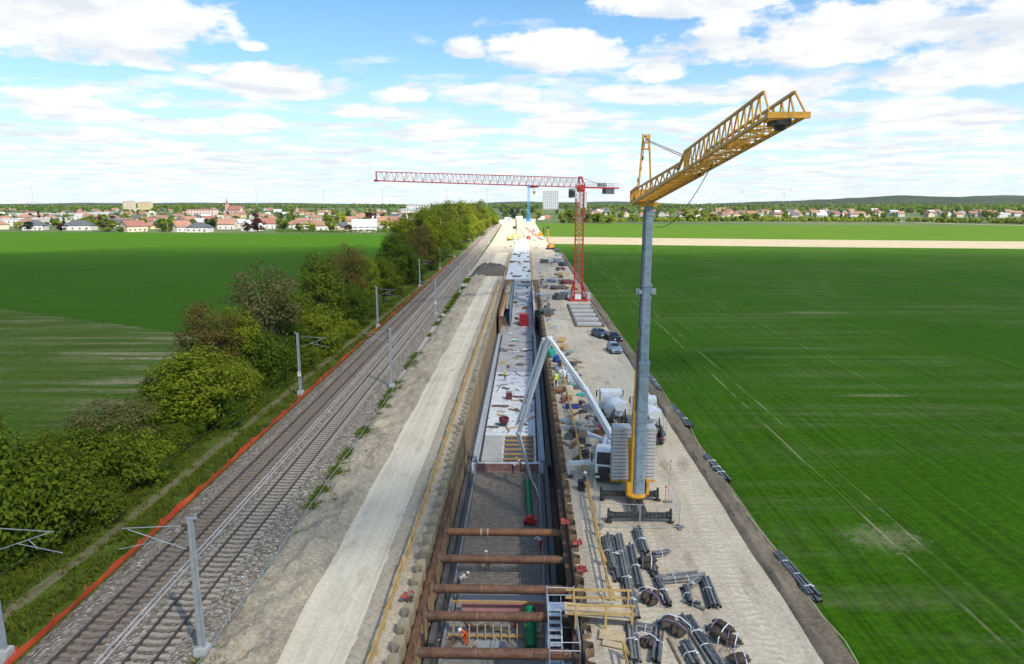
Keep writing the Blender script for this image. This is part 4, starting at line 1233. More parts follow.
# ------------------------------------------------------------------ yellow self-erecting crane
def yellow_crane():
    bx, by = 9.15, 52.3
    t = thing('mobile_crane', 'yellow self erecting crane with grey telescopic mast, concrete counterweights and a raised yellow lattice jib', 'crane', (bx, by, 0))
    # outrigger cross, black
    b = MB()
    for y, hw, xo in ((-3.75, 2.35, -.45), (.15, 2.3, -.65)):
        b.box((xo, y, .62), (hw * 2, .36, .38))
        for s in (-1, 1):
            b.tube((xo + s * hw, y, .08), (xo + s * hw, y, 1.15), .10, 8); b.lathe([(.30, .05), (.30, .11), (.12, .16)], (xo + s * hw, y, 0), 10)
            b.box((xo + s * (hw - .12), y, .62), (.4, .46, .46))
    b.box((-.75, -1.9, .62), (.34, 3.6, .36)); b.box((.0, -1.9, .62), (.34, 3.6, .36))
    b.build('outrigger_frame', m_black, t, bevel=.02)
    for y, hw, xo in ((-3.75, 2.35, -.45), (.15, 2.3, -.65)):
        for s in (-1, 1):
            b = MB(); b.box((xo + s * hw, y, .03), (.8, .8, .06)); b.build('support_pad', m_woodp, t)
    b = MB(); b.lathe([(.8, .82), (.85, .9), (.85, 1.05), (.6, 1.1)], (-.25, -.6, 0), 16)
    b.box((-.15, .5, 1.18), (1.5, 2.6, .28)); b.box((-.85, -.55, 1.5), (.35, .9, 1.0)); b.box((.62, -.55, 1.6), (.22, .9, 1.2)); b.bar((-.7, -.75, 1.2), (-.7, .6, 5.2), .28, .36)
    b.build('slewing_platform', m_yellow, t, bevel=.03)
    # counterweight slabs: two columns
    for col, (xc, w) in enumerate([(-1.22, 1.5), (.92, 1.3)]):
        for k in range(15):
            b = MB(); z = 1.36 + k * .305
            b.box((0, 0, 0), (w, 1.15, .255)); b.box((0, -.585, 0), (.14, .04, .12))
            b.build('counterweight_slab', m_slabs, t, (xc + random.uniform(-.015, .015), 1.75 + random.uniform(-.02, .02), z + .14), bevel=.025)
    b = MB(); b.box((-.2, 1.75, 1.3), (3.7, 1.3, .1)); b.build('ballast_tray', m_yellow, t)
    # mast: three nested square tubes
    def mast(b, z0, z1, w):
        c = w * .18; h = w / 2
        poly = [(-h + c, -h), (h - c, -h), (h, -h + c), (h, h - c), (h - c, h), (-h + c, h), (-h, h - c), (-h, -h + c)]
        b.prism(poly, z0, z1, 'z')
    mx, my = -.05, -.62
    segs = [(1.0, 12.0, .90), (11.5, 18.0, .76), (17.6, 24.2, .64)]
    for k, (z0, z1, w) in enumerate(segs):
        b = MB(); mast(b, z0, z1, w); b.v = [(x + mx, y + my, z) for x, y, z in b.v]
        b.build('mast_section', m_galv, t)
        b = MB(); mast(b, z1 - .28, z1 - .12, w + .14); mast(b, z1 - 1.2, z1 - 1.1, w + .1); b.v = [(x + mx, y + my, z) for x, y, z in b.v]; b.build('collar', m_galv, t)
    b = MB()
    for z in (6.4, 7.1, 8.0): mast(b, z, z + .09, 1.02)
    b.v = [(x + mx, y + my, z) for x, y, z in b.v]; b.build('collar', m_galv, t)
    for s in (-1, 1):
        b = MB(); b.box((mx + s * .58, my - .1, 17.35), (.3, .3, .45)); b.box((mx + s * .46, my - .25, 17.35), (.25, .3, .3)); b.build('locking_bolt', m_zinc, t)
    b = MB(); b.box((mx, my - .46, 2.3), (.5, .03, .18)); b.box((mx, my - .46, 1.9), (.5, .03, .18)); b.build('maker_plate', m_galv, t)
    b = MB(); b.path([(mx - .60, my - .2, 1.2), (mx - .58, my - .2, 8.2), (mx - .50, my - .15, 11.6)], .12, 8); b.build('hoist_cylinder', m_yellow, t)
    b = MB(); b.path([(mx - .48, my - .35, 8), (mx - .46, my - .35, 12), (mx - .44, my - .35, 17), (mx - .40, my - .3, 23.5)], .05, 6); b.build('cable_harness', m_cable, t)
    b = MB()
    for z in (3.6, 5.0, 9.4, 10.6, 13.2, 14.6, 16.0, 19.4, 21.0, 22.6):
        w = .90 if z < 12 else .76 if z < 17.8 else .64
        mast(b, z, z + .035, w + .02)
    b.v = [(x + mx, y + my, z) for x, y, z in b.v]; b.build('joint_band', m_zinc, t)
    b = MB(); b.box((mx - .48, my - .2, 12.4), (.16, .3, 2.2)); b.box((mx - .48, my - .3, 14.2), (.15, .25, .8)); b.build('side_bracket', m_ply, t)
    # jib head over the mast
    zt = 24.05
    uz = .100
    ca = math.cos(math.atan(uz)); 
    J = Vector((mx - .40, my, zt))
    D = Vector((0.0, -1, uz)).normalized()
    U = Vector((1, 0, 0)).cross(-D); U = U if U.z > 0 else -U
    S = D.cross(U).normalized()
    S = S if S.x > 0 else -S
    def Q(l, x, h): return J + D * l + S * x + U * h
    b = MB(); b.tube((mx, my, zt - .35), (mx, my, zt - .05), .62, 16, .7); b.build('slewing_head', m_yellow, t)
    # root section, shallow and stiff
    b = MB()
    hw = .62
    for s in (-1, 1):
        b.bar(Q(-1.6, s * hw, 0), Q(14.6, s * hw, 0), .16, .2); b.bar(Q(-1.6, s * hw, .95), Q(1.2, s * hw, .95), .13, .16)
        b.bar(Q(1.2, s * hw, .85), Q(14.6, s * hw, .50), .12, .12)
        for k, l in enumerate([-1.6, -.7, .3, 1.2]): b.bar(Q(l, s * hw, 0), Q(l, s * hw, .95), .14 if k else .3, .16)
        for k in range(15):
            l0 = 1.2 + k * .89
            b.bar(Q(l0, s * hw, .0 if k % 2 else .82 - k * .023), Q(l0 + .89, s * hw, .0 if not k % 2 else .82 - (k + 1) * .023), .07)
        b.bar(Q(-.7, s * hw, 0), Q(.3, s * hw, .95), .1)
    b.bar(Q(-1.6, -hw, .95), Q(-1.6, hw, .95), .2); b.bar(Q(-1.6, -hw, .0), Q(-1.6, hw, .0), .2)
    for k in range(17):
        b.bar(Q(-1.2 + k * .9, -hw, 0), Q(-1.2 + k * .9, hw, 0), .10); b.bar(Q(-1.2 + k * .9, -hw if k % 2 else hw, 0), Q(-.3 + k * .9, hw if k % 2 else -hw, 0), .07)
    b.build('jib_root', m_yellow, t)
    b = MB(); b.bar(Q(-1.3, -.2, .2), Q(-.2, -.2, .25), .7, .6); b.tube(Q(-.1, -.4, .45), Q(-.1, .4, .45), .3, 12); b.build('jib_winch', m_yellow, t)
    b = MB(); b.bar(Q(-1.64, -.35, .2), Q(-1.64, -.35, .72), .3, .02); b.build('white_plate', m_white, t)
    # outer section: four chords open at the top
    b = MB(); l0, l1 = 12.9, 28.0; n = 14
    wb, wt, h = .60, .53, .98
    def hh(l): return .35 + (h - .35) * min(1, (l - l0) / 2.2) if l < l0 + 2.2 else h
    for s in (-1, 1):
        b.bar(Q(l0 + 1, s * wb, 0), Q(l1, s * wb, 0), .12, .12)
        b.bar(Q(l0 + 1, s * wt, .3), Q(l0 + 2.6, s * wt, h), .13); b.bar(Q(l0 + 2.6, s * wt, h), Q(l1 - .9, s * wt, h), .10)
        for k in range(n):
            a0 = l0 + 2.6 + (l1 - l0 - 3.5) * k / n; a1 = l0 + 2.6 + (l1 - l0 - 3.5) * (k + 1) / n
            b.bar(Q(a0, s * wb, 0), Q((a0 + a1) / 2, s * wt, h), .052); b.bar(Q((a0 + a1) / 2, s * wt, h), Q(a1, s * wb, 0), .052)
        b.bar(Q(l1 - .9, s * wt, h), Q(l1, s * wb, 0), .05)
        b.bar(Q(l0 + 2.6, s * wt, 0), Q(l0 + 2.6, s * wt, h), .14); b.bar(Q(l0 + 3.3, s * wt, 0), Q(l0 + 3.3, s * wt, h), .10)
    for k in range(n + 2):
        a0 = l0 + 1 + (l1 - l0 - 1) * k / (n + 2); a1 = l0 + 1 + (l1 - l0 - 1) * (k + 1) / (n + 2)
        b.bar(Q(a0, -wb, 0), Q(a0, wb, 0), .085, .06); b.bar(Q(a0, -wb if k % 2 else wb, 0), Q(a1, wb if k % 2 else -wb, 0), .06)
    b.build('jib_outer', m_yellow, t)
    b = MB(); b.bar(Q(l1, -wb - .1, 0), Q(l1, wb + .1, 0), .20, .20); b.build('jib_head', m_yellow, t)
    b = MB(); b.bar(Q(l1 - .9, -.3, -.05), Q(l1 - .9, .35, -.05), .55, .22); b.tube(Q(l1 - .9, -.1, -.16), Q(l1 - .9, .2, -.16), .17, 10); b.build('trolley', m_black, t)
    b = MB(); b.bar(Q(22.3, -.4, .08), Q(22.3, .4, .08), .3, .35); b.build('rope_guide', m_yellow, t)
    # A-frame and stay ropes
    b = MB()
    T = Q(.55, .0, 4.6)
    for s in (-1, 1):
        b.bar(Q(.3, s * .45, .9), T + S * (s * .22), .12); b.bar(T + S * (s * .22) + U * -.9, T + S * (s * .22) + U * .15, .14)
    for q in (0, -.45, -.9): b.bar(T + S * -.25 + U * q, T + S * .25 + U * q, .12)
    b.bar(T + U * .1 - D * .0, T + U * .1 + D * .7 - U * .45, .14)
    b.build('mast_frame', m_yellow, t)
    b = MB(); b.tube(T, Q(-1.5, -.3, .9), .025, 5)
    for f in (.35, .55, .75):
        p = T + (Q(-1.5, -.3, .9) - T) * f; dd = (Q(-1.5, -.3, .9) - T).normalized(); b.tube(p, p + dd * .28, .10, 8)
    b.build('stay_rope', m_cable, t)
    b = MB()
    for s in (-1, 1): b.tube(T + D * .6 - U * .4 + S * s * .1, Q(14.6, s * .15, .7), .024, 5)
    b.build('stay_bar', m_rust, t)
    # slack hoist rope from the outer jib back down to the mast
    a = Q(18.5, .1, -.05); c = Vector((mx + .42, my - .5, 22.2)); pts = []
    for k in range(15):
        u = k / 14; p = a.lerp(c, u); p.z -= 1.9 * 4 * u * (1 - u) * .5; pts.append(p)
    b = MB(); b.path(pts, .022, 5); b.build('slack_rope', m_cable, t)
    return t
yellow_crane()

# blue crane far down the line
def blue_crane():
    p = at(528.5, 221.5, 0)
    t = thing('tower_crane', 'distant blue lattice tower crane at the far end of the building site', 'crane', (p.x, p.y, 0))
    b = MB(); lattice(b, (0, 0, 1), (0, 0, 40), 2.2, 2.2, 2.2, 2.2, 22, .42, .24, side=Vector((1, 0, 0)), dbl=True); b.build('tower', m_cblue, t)
    b = MB(); b.box((0, 1.1, 1.2), (7, 7, 2.4)); b.box((-1.2, 1.1, 6), (4.2, 4.2, 9), taper=.7); b.build('base', m_cblue, t, bevel=.1)
    b = MB(); b.box((0, 1.1, 40.8), (2.8, 2.8, 1.8)); b.bar((0, 1.1, 41), (0, 1.1, 47), .7); b.build('tower_head', m_cblue, t)
    b = MB(); lattice(b, (0, 1.1, 42), (6, 52, 42), 1.6, 1.8, 1.2, 1.2, 22, .22, .12, tri=True); lattice(b, (0, 1.1, 42), (-1.7, -13, 42), 1.6, 1.2, 1.6, 1.0, 6, .25, .14); b.build('jib', m_cblue, t)
    b = MB(); b.box((-1.4, -11, 41), (1.8, 2.6, 2)); b.build('counterweight', m_conc, t)
blue_crane()
# ------------------------------------------------------------------ vehicles
def wheel(parent, x, y, r, w, z=None, rim=m_zinc):
    b = MB(); b.lathe([(r * .55, -w / 2), (r * .92, -w / 2), (r, -w * .32), (r, w * .32), (r * .92, w / 2), (r * .55, w / 2)], (0, 0, 0), 20, 'x')
    o = b.build('wheel', m_tyre, parent, (x, y, r if z is None else z), smooth=True)
    b = MB(); b.lathe([(.05, -w * .42), (r * .5, -w * .42), (r * .56, -w * .5), (r * .56, w * .5), (r * .5, w * .42), (.05, w * .42)], (0, 0, 0), 14, 'x'); b.build('rim', rim, o)
    return o


def loft(sections):
    """car body skin: sections = [(y, [(x, z)...])], mirrored in x"""
    b = MB(); vs = []; n = None
    for y, half in sections:
        ring = [(x, y, z) for x, z in half] + [(-x, y, z) for x, z in reversed(half)]
        n = len(ring); vs += ring
    fs = []
    for j in range(len(sections) - 1):
        for i in range(n):
            fs.append((j * n + i, j * n + (i + 1) % n, (j + 1) * n + (i + 1) % n, (j + 1) * n + i))
    fs += [tuple(range(n)), tuple(range(len(sections) * n - 1, (len(sections) - 1) * n - 1, -1))]
    b.add(vs, fs)
    return b


def car(label, loc, rz, paint, estate=True, group='cars parked at the field edge'):
    t = thing('parked_car', label, 'car', loc, rz, group)
    L = 2.25
    def sec(y, w, zb, zs, zt, wt): return (y, [(w * .9, zb), (w, zb + .15), (w, zs - .12), (w * .97, zs), (wt, zt), (wt * .5, zt + .02)])
    S = [sec(-L, .72, .42, .78, .82, .55), sec(-L + .12, .84, .25, .82, .92, .6), sec(-1.55, .89, .2, .90, .98, .7), sec(-.95, .9, .2, .95, 1.02, .74), sec(-.85, .9, .2, .95, 1.04, .74),
         sec(-.1, .9, .2, .97, 1.43, .58), sec(.5, .9, .2, .97, 1.48, .58), sec(1.5, .9, .2, .97, 1.44, .58), sec(1.95 if estate else 1.7, .88, .22, .97, 1.1, .66), sec(L - .06, .82, .28, .92, .97, .62), sec(L, .76, .42, .82, .86, .58)]
    b = loft(S); b.build('body', paint, t, smooth=True)
    b = MB()
    b.quad((-.60, -.78, 1.07), (.60, -.78, 1.07), (.52, -.15, 1.42), (-.52, -.15, 1.42))
    b.v = [(x, y - .022, z + .022) for x, y, z in b.v]; b.build('windscreen', m_glass, t)
    b = MB(); b.quad((-.56, 1.62, 1.40), (.56, 1.62, 1.40), (.62, 1.92 if estate else 1.74, 1.12), (-.62, 1.92 if estate else 1.74, 1.12)); b.v = [(x, y + .03, z + .03) for x, y, z in b.v]; b.build('rear_window', m_glass, t)
    for s in (-1, 1):
        b = MB(); b.quad((s * .90, -.62, 1.0), (s * .90, 1.5, 1.0), (s * .66, 1.35, 1.38), (s * .66, -.12, 1.38)); b.v = [(x + s * .012, y, z + .012) for x, y, z in b.v]; b.build('side_window', m_glass, t)
        b = MB(); b.box((s * .62, -L + .02, .72), (.34, .14, .14)); b.build('headlight', m_white, t, bevel=.03)
        b = MB(); b.box((s * .68, L - .05, .82), (.24, .12, .16)); b.build('tail_light', m_red, t, bevel=.03)
        b = MB(); b.box((s * 1.0, -.62, 1.02), (.2, .1, .13)); b.build('mirror', paint, t, bevel=.03)
        for y in (-1.4, 1.35): wheel(t, s * .80, y, .33, .22)
    b = MB(); b.box((0, -L + .03, .48), (.9, .1, .16)); b.build('grille', m_black, t)
    return t


cp1 = M('slate grey car paint', (.10, .125, .15), .28, .4, var=.1); cp2 = M('silver blue car paint', (.26, .33, .40), .28, .4, var=.08); cp3 = M('black car paint', (.02, .018, .022), .25, .2, var=.1)
p = at(600, 337, 0); car('dark slate grey car, the farthest of the three parked at the field edge', (p.x, p.y, .045), R(20), cp1)
p = at(614, 352, 0); car('silver blue hatchback, the nearest of the three parked at the field edge', (p.x, p.y, .045), R(6), cp2, False)
p = at(609, 342, 0); car('black car half hidden between the slate grey and the silver blue cars', (p.x + .9, p.y + .9, .045), R(14), cp3)


def truck_cab(t, y0, paint, front=-1):
    """cab with its front at y0 (front -1 looks to -y)"""
    f = front
    prof = [(0, .95), (0.02, 1.75), (.22, 2.95), (.42, 3.05), (1.75, 3.05), (1.78, .95)]
    b = MB(); b.prism([(y0 - f * p, z) for p, z in prof], -1.22, 1.22, 'x'); o = b.build('cab', paint, t, bevel=.06)
    b = MB(); n0, n1 = 1.82, 2.85
    def yy(z): return y0 - f * (.02 + .20 * (z - 1.75) / 1.2) + f * .025
    b.add([(-1.08, yy(n0), n0), (1.08, yy(n0), n0), (1.05, yy(n1), n1), (-1.05, yy(n1), n1), (-1.08, yy(n0) - f * .05, n0), (1.08, yy(n0) - f * .05, n0), (1.05, yy(n1) - f * .05, n1), (-1.05, yy(n1) - f * .05, n1)], [(0, 1, 2, 3), (7, 6, 5, 4), (0, 4, 5, 1), (1, 5, 6, 2), (2, 6, 7, 3), (3, 7, 4, 0)]); b.build('windscreen', m_glass, o)
    b = MB(); b.box((0, y0 + f * .03, 1.32), (1.9, .08, .62)); b.build('grille', m_black, o, bevel=.02)
    b = MB(); b.box((0, y0 - f * .05, .68), (2.42, .35, .5)); b.build('bumper', m_black, o, bevel=.05)
    for s in (-1, 1):
        b = MB(); b.box((s * .95, y0 + f * .13, .72), (.36, .06, .18)); b.build('headlight', m_white, o)
        b = MB(); b.box((s * 1.235, y0 - f * .85, 2.3), (.03, .95, .8)); b.build('side_window', m_glass, o)
        b = MB(); b.box((s * 1.5, y0 - f * .1, 2.35), (.14, .12, .75)); b.bar((s * 1.2, y0 - f * .15, 2.7), (s * 1.5, y0 - f * .1, 2.65), .05); b.build('mirror', m_black, o, bevel=.03)
    return o


# concrete pump truck; local +y is away from the camera (the rear hopper), front looks at the camera
PX, PY = 7.2, 55.6
PRZ = -R(12)
t = thing('concrete_pump_truck', 'white concrete pump truck with its long jointed boom reaching over the trench', 'concrete pump', (PX, PY, 0), PRZ)
b = MB()
for s in (-1, 1): b.box((s * .42, 4.8, .85), (.16, 9.4, .28))
for y in (1.2, 4, 7, 9): b.box((0, y, .85), (.8, .2, .22))
b.build('chassis', m_black, t)
truck_cab(t, 0.0, m_white)
for s in (-1, 1):
    for y in (.95, 2.7, 6.5, 7.8): wheel(t, s * 1.02, y, .5, .32)
b = MB(); b.box((0, 3.0, 1.6), (2.0, 1.4, 1.2)); b.tube((0, 3.0, 2.0), (0, 3.0, 3.1), .55, 14); b.build('turret', m_white, t, bevel=.03)
b = MB(); b.box((0, 6.3, 1.35), (2.3, 5.2, .5)); b.box((-.7, 6.0, 1.8), (.7, 4.2, .5)); b.box((.7, 6.0, 1.8), (.7, 4.2, .5)); b.build('deck', m_white2, t, bevel=.04)
b = MB(); b.prism([(-1.0, 1.5), (1.0, 1.5), (.6, .7), (-.6, .7)], 9.0, 10.2, 'y'); b.build('hopper', m_red, t)
# outriggers: two front arms swung out to the left, right ones behind the crane ballast
for (ax, ay, ex, ey) in [(-.9, 1.9, -3.6, 1.0), (-.9, 7.4, -2.9, 9.2), (.9, 1.9, 2.2, 3.2), (.9, 7.4, 2.6, 9.4)]:
    b = MB(); b.bar((ax, ay, 1.35), (ex, ey, 1.25), .3, .34); b.tube((ex, ey, .12), (ex, ey, 1.5), .11, 10); o = b.build('outrigger', m_white, t)
    b = MB(); b.lathe([(.3, .05), (.3, .12), (.12, .2)], (ex, ey, 0), 10); b.box((ex, ey, .03), (.7, .7, .06)); b.build('foot_plate', m_black, o)
Minv = (Matrix.Translation((PX, PY, 0)) @ Matrix.Rotation(PRZ, 4, 'Z')).inverted()
Mw = Minv.inverted()
bA = Mw @ Vector((0, 3.0, 3.2))
bB, bC, bD, bE = at(586, 389, 0), None, None, None
def on(px, py, y):       # point seen at a pixel at distance y
    d = CAM_M @ Vector(((px - 512) / FPX, (332 - py) / FPX, -1)); k = y / d.y
    return Vector((d.x * k, y, CAM_H + d.z * k))
bB, bC, bD = on(585, 389, 61.4), on(549, 338, 64.2), on(518.5, 433, 67.5)
bE = on(531, 479, 68.0); bF = on(543, 508, 66.5)
def boom_part(a, c, w0, w1, nm, mat=m_white, off=Vector((0, 0, 0))):
    a = Minv @ (a + off); c = Minv @ (c + off); b = MB()
    d = (c - a); side = d.cross(Vector((0, 0, 1))).normalized(); up = side.cross(d).normalized()
    vs = []
    for p, w in ((a, w0), (c, w1)):
        for i, j in ((-1, -1), (1, -1), (1, 1), (-1, 1)): vs.append(p + side * (i * w * .42) + up * (j * w * .55))
    b.add(vs, [(0, 1, 2, 3), (7, 6, 5, 4), (1, 0, 4, 5), (2, 1, 5, 6), (3, 2, 6, 7), (0, 3, 7, 4)])
    o = b.build(nm, mat, t, bevel=.03)
    b = MB(); b.tube(a + side * w0 * .75, c + side * w1 * .75, .085, 8); b.build('delivery_line', m_white2, o)
    b = MB()
    for p, w in ((a, w0), (c, w1)): b.tube(p - side * w * .8, p + side * w * .8, w * .5, 10)
    b.build('joint', m_white2, o)
    return o
sd = Vector((.7, .7, 0)) * .0
boom_part(bA, bB, .52, .44, 'boom_section')
boom_part(bB, bC, .40, .32, 'boom_section')
o2 = Vector((.34, -.30, -.1))
boom_part(bC, bD, .40, .32, 'boom_section')
bD2 = bC.lerp(bD, .93); boom_part(bC - o2 * 1.6 + Vector((0, 0, -.35)), bD2 - o2 * 1.2, .22, .18, 'boom_section')
boom_part(bD, bE, .32, .24, 'boom_section')
b = MB(); pts = [Minv @ bE.lerp(bF, u) + Vector((.15 * math.sin(u * 5), 0, -.0)) for u in [k / 8 for k in range(9)]]; b.path(pts, .10, 8); b.build('end_hose', m_white2, t)
for a, c, q in ((bA, bB, .55), (bB, bC, .5)):
    b = MB(); s0 = Minv @ a.lerp(c, .08) + Vector((0, 0, -.5)); e0 = Minv @ a.lerp(c, q) + Vector((0, 0, -.3)); b.tube(s0, s0.lerp(e0, .6), .13, 10); b.tube(s0.lerp(e0, .55), e0, .07, 8); b.build('hydraulic_ram', m_zinc, t)

# mixer trucks, backed up to the pump: rear faces the camera
def mixer(label, x, y, rz):
    t = thing('concrete_mixer_truck', label, 'concrete mixer', (x, y, 0), rz, 'mixer trucks behind the pump')
    b = MB()
    for s in (-1, 1): b.box((s * .42, 4.2, .9), (.16, 8.4, .28))
    b.box((0, .1, .8), (2.3, .14, .3)); b.build('chassis', m_black, t)
    truck_cab(t, 8.6, m_white, 1)
    for s in (-1, 1):
        for yy in (.9, 2.25, 5.6, 7.4): wheel(t, s * 1.0, yy, .52, .34)
        b = MB(); b.box((s * 1.05, 1.6, 1.18), (.5, 3.0, .1)); b.build('mudguard', m_black, t)
        b = MB(); b.box((s * .95, .04, .95), (.35, .06, .16)); b.build('tail_light', m_red, t)
    b = MB(); b.lathe([(.50, 0), (.58, .05), (.95, 1.2), (1.18, 2.6), (1.2, 3.6), (1.0, 4.7), (.45, 5.4)], (0, 0, 0), 24, 'y')
    Mt = Matrix.Translation((0, .5, 2.75)) @ Matrix.Rotation(R(-12), 4, 'X'); b.transform(Mt)
    o = b.build('drum', m_white, t, smooth=True)
    b = MB()
    for k in range(60):
        u = k / 59; a = u * 9; yy = .4 + u * 3.9; rr = 0.63 + .57 * math.sin(min(1, u * 1.25) * PI / 2)
        if k: b.bar(prev, Mt @ Vector((rr * math.cos(a), yy, rr * math.sin(a))), .06, .14)
        prev = Mt @ Vector((rr * math.cos(a), yy, rr * math.sin(a)))
    b.build('spiral_band', m_cblue if False else m_white2, o)
    b = MB(); b.prism([(-.75, 3.75), (.75, 3.75), (.35, 2.9), (-.35, 2.9)], -.05, .8, 'y'); b.build('hopper', m_white, t, bevel=.02)
    b = MB()
    for s in (-1, 1): b.bar((s * .85, .3, 1.0), (s * .55, .25, 3.0), .12); b.bar((s * .9, 1.1, 1.0), (s * .62, .9, 2.8), .10)
    b.box((0, .3, 2.1), (1.3, .1, .12)); b.build('drum_frame', m_black, t)
    b = MB(); b.prism([(-.28, .25), (-.2, 0), (.2, 0), (.28, .25), (.24, .25), (.17, .04), (-.17, .04), (-.24, .25)], -1.7, .1, 'y'); b.transform(Matrix.Translation((0, .1, 2.2)) @ Matrix.Rotation(R(38), 4, 'X')); b.build('chute', m_black, t)
    b = MB(); b.box((0, 6.1, 2.3), (2.0, .3, .9)); b.tube((1.0, 6.0, 1.2), (1.0, 6.0, 2.9), .12, 8); b.build('water_tank', m_white2, t, bevel=.04)
    b = MB()
    for k in range(9): b.bar((.95, -.05, .6 + k * .3), (1.25, -.05, .6 + k * .3), .04)
    for x_ in (.95, 1.25): b.bar((x_, -.05, .5), (x_, -.05, 3.3), .04)
    b.build('ladder', m_zinc, t)
    return t


mixer('white concrete mixer truck directly behind the pump boom, its drum fully in view', 9.7, 67.6, R(0))
mixer('white concrete mixer truck half hidden behind the grey crane mast', 12.7, 65.0, R(-3))


# excavators and piling machines at the far end
def excavator(label, loc, rz, paint, boom_up=0, k=1.0):
    t = thing('excavator', label, 'excavator', loc, rz); t.scale = (k, k, k)
    for s in (-1, 1):
        b = MB(); b.prism([(-1.9, .25), (-1.6, 0), (1.6, 0), (1.9, .25), (1.9, .6), (1.6, .85), (-1.6, .85), (-1.9, .6)], s * 1.1 - .3, s * 1.1 + .3, 'x'); b.build('track', m_black, t)
    b = MB(); b.box((0, .6, 1.5), (2.5, 3.0, 1.1)); b.box((0, 1.9, 1.6), (2.5, .8, 1.3)); b.build('house', paint, t, bevel=.12)
    b = MB(); b.box((-.75, -.75, 2.0), (.95, 1.5, 1.7)); o = b.build('cab', paint, t, bevel=.08)
    b = MB(); b.box((-.75, -.76, 2.15), (.99, 1.3, 1.0)); b.box((-.75, -1.48, 2.1), (.8, .1, 1.2)); b.build('cab_window', m_glass, o)
    up = boom_up
    P0, P1, P2, P3 = (.3, -1.0, 1.7), (.3, -3.4, 4.6 + up), (.3, -6.2, 3.6 + up), (.3, -6.0, .9)
    if up > 2: P1, P2, P3 = (.3, -1.8, 5.5), (.3, -2.0, 8.0), (.3, -2.2, 10.5)
    b = MB(); b.bar(P0, P1, .45, .6); b.bar(P1, P2, .4, .5); b.build('boom', paint, t)
    b = MB(); b.bar(P2, P3, .32, .4); b.build('stick', paint, t)
    b = MB(); b.prism([(-.5, 0), (.5, .1), (.55, -.6), (0, -1.0), (-.5, -.7)], -.55, .55, 'x'); b.transform(Matrix.Translation(P3)); b.build('bucket', m_black, t)
    return t


p = at(510.5, 240.5, 0); excavator('small yellow excavator on the bright gravel left of the tunnel roof, far off', (p.x, p.y, .05), R(120), m_signal, 0, .95)
p = at(550, 249.5, 0); excavator('orange machine with an upright boom at the field corner, far off', (p.x, p.y, .05), R(200), M('orange machine paint', (.50, .22, .04), .5), 3, 1.1)
# red drilling rig with a long leaning mast
p = at(528.5, 240, 0)
t = thing('drilling_rig', 'red drilling rig with a long lattice mast lying across the far site', 'drilling rig', (p.x, p.y, .05), R(0)); t.scale = (.85, .85, .85)
for s in (-1, 1):
    b = MB(); b.prism([(-2, .25), (-1.7, 0), (1.7, 0), (2, .25), (2, .6), (1.7, .9), (-1.7, .9), (-2, .6)], s * 1.2 - .35, s * 1.2 + .35, 'x'); b.build('track', m_black, t)
b = MB(); b.box((0, .2, 1.9), (2.8, 3.4, 1.9)); b.build('house', m_red, t, bevel=.12)
b = MB(); b.box((-.9, -1.7, 2.0), (.9, .9, 1.7)); b.build('cab_window', m_glass, t, bevel=.05)
b = MB(); lattice(b, (-2.6, -1.5, 9.5), (8.5, -3.5, .6), .6, .6, .5, .5, 16, .16, .08); b.build('mast', m_red, t)
b = MB(); b.tube((0, -.8, 2.6), (.2, -2.0, 6.5), .2, 8); b.build('mast_ram', m_zinc, t)
b = MB(); b.tube((8.0, -3.5, 1.6), (11, -4.0, .3), .35, 8); b.build('auger', m_black, t)
# ------------------------------------------------------------------ pipe bundles in the yard
rnd = random.Random(21)
GP = 'pipe bundles lying in the yard'
def bundle(label, p0, p1, n=5, r=.098, tag_group=GP, name='pipe_bundle', straps=1, mat=None, z0=.05, wide=False):
    a = at(*p0, .25); c = at(*p1, .25); a.z = c.z = 0
    mid = (a + c) / 2; d = c - a; L = d.length; d.normalize(); s = Vector((-d.y, d.x, 0))
    t = thing(name, label, 'pipe bundle', (mid.x, mid.y, z0), 0, tag_group)
    rows = [(i, 0) for i in range(-(-n // 2))] + [(i + .5, 1) for i in range(n // 2)]
    w = -(-n // 2)
    for i, j in rows:
        off = s * ((i - (w - 1) / 2) * 2.05 * r); z = r + j * r * 1.75
        e = rnd.uniform(-.30, .30); e2 = rnd.uniform(-.3, .3)
        b = MB(); A = d * (-L / 2 + e) + off; B = d * (L / 2 + e2) + off + s * rnd.uniform(-.13, .13); A.z = z; B.z = z + rnd.uniform(0, .04)
        b.tube(A, B, r, 12, cap=False)
        b.tube(B, A, r * .86, 12, cap=False)
        for q, sg in ((A, -1), (B, 1)):
            pass
        b.build('pipe', mat or rnd.choice([m_pipe, m_pipe, m_pipe2, m_pipe3]), t, smooth=True)
    for k in range(straps):
        u = (k + 1) / (straps + 1) + rnd.uniform(-.06, .06)
        ctr = d * (L * (u - .5)); hw = w * r + .03; hz = r * (2 if n > 1 else 2) * (1 + .85 * (n > w)) + .02
        b = MB(); ring = []
        for q in range(10):
            an = PI * q / 9
            ring.append(ctr + s * (hw * math.cos(an)) + Vector((0, 0, hz * (math.sin(an) ** .6))))
        b.path(ring, .022, 5)
        if rnd.random() < .6: b.path([ring[4], ring[4] + s * .12 + Vector((0, 0, .06)), ring[4] + s * .3 + d * .1 + Vector((0, 0, -.02)), ring[4] + s * .1 + d * .2 + Vector((0, 0, .05))], .03, 5)
        b.build('strap', m_strap, t)
    return t


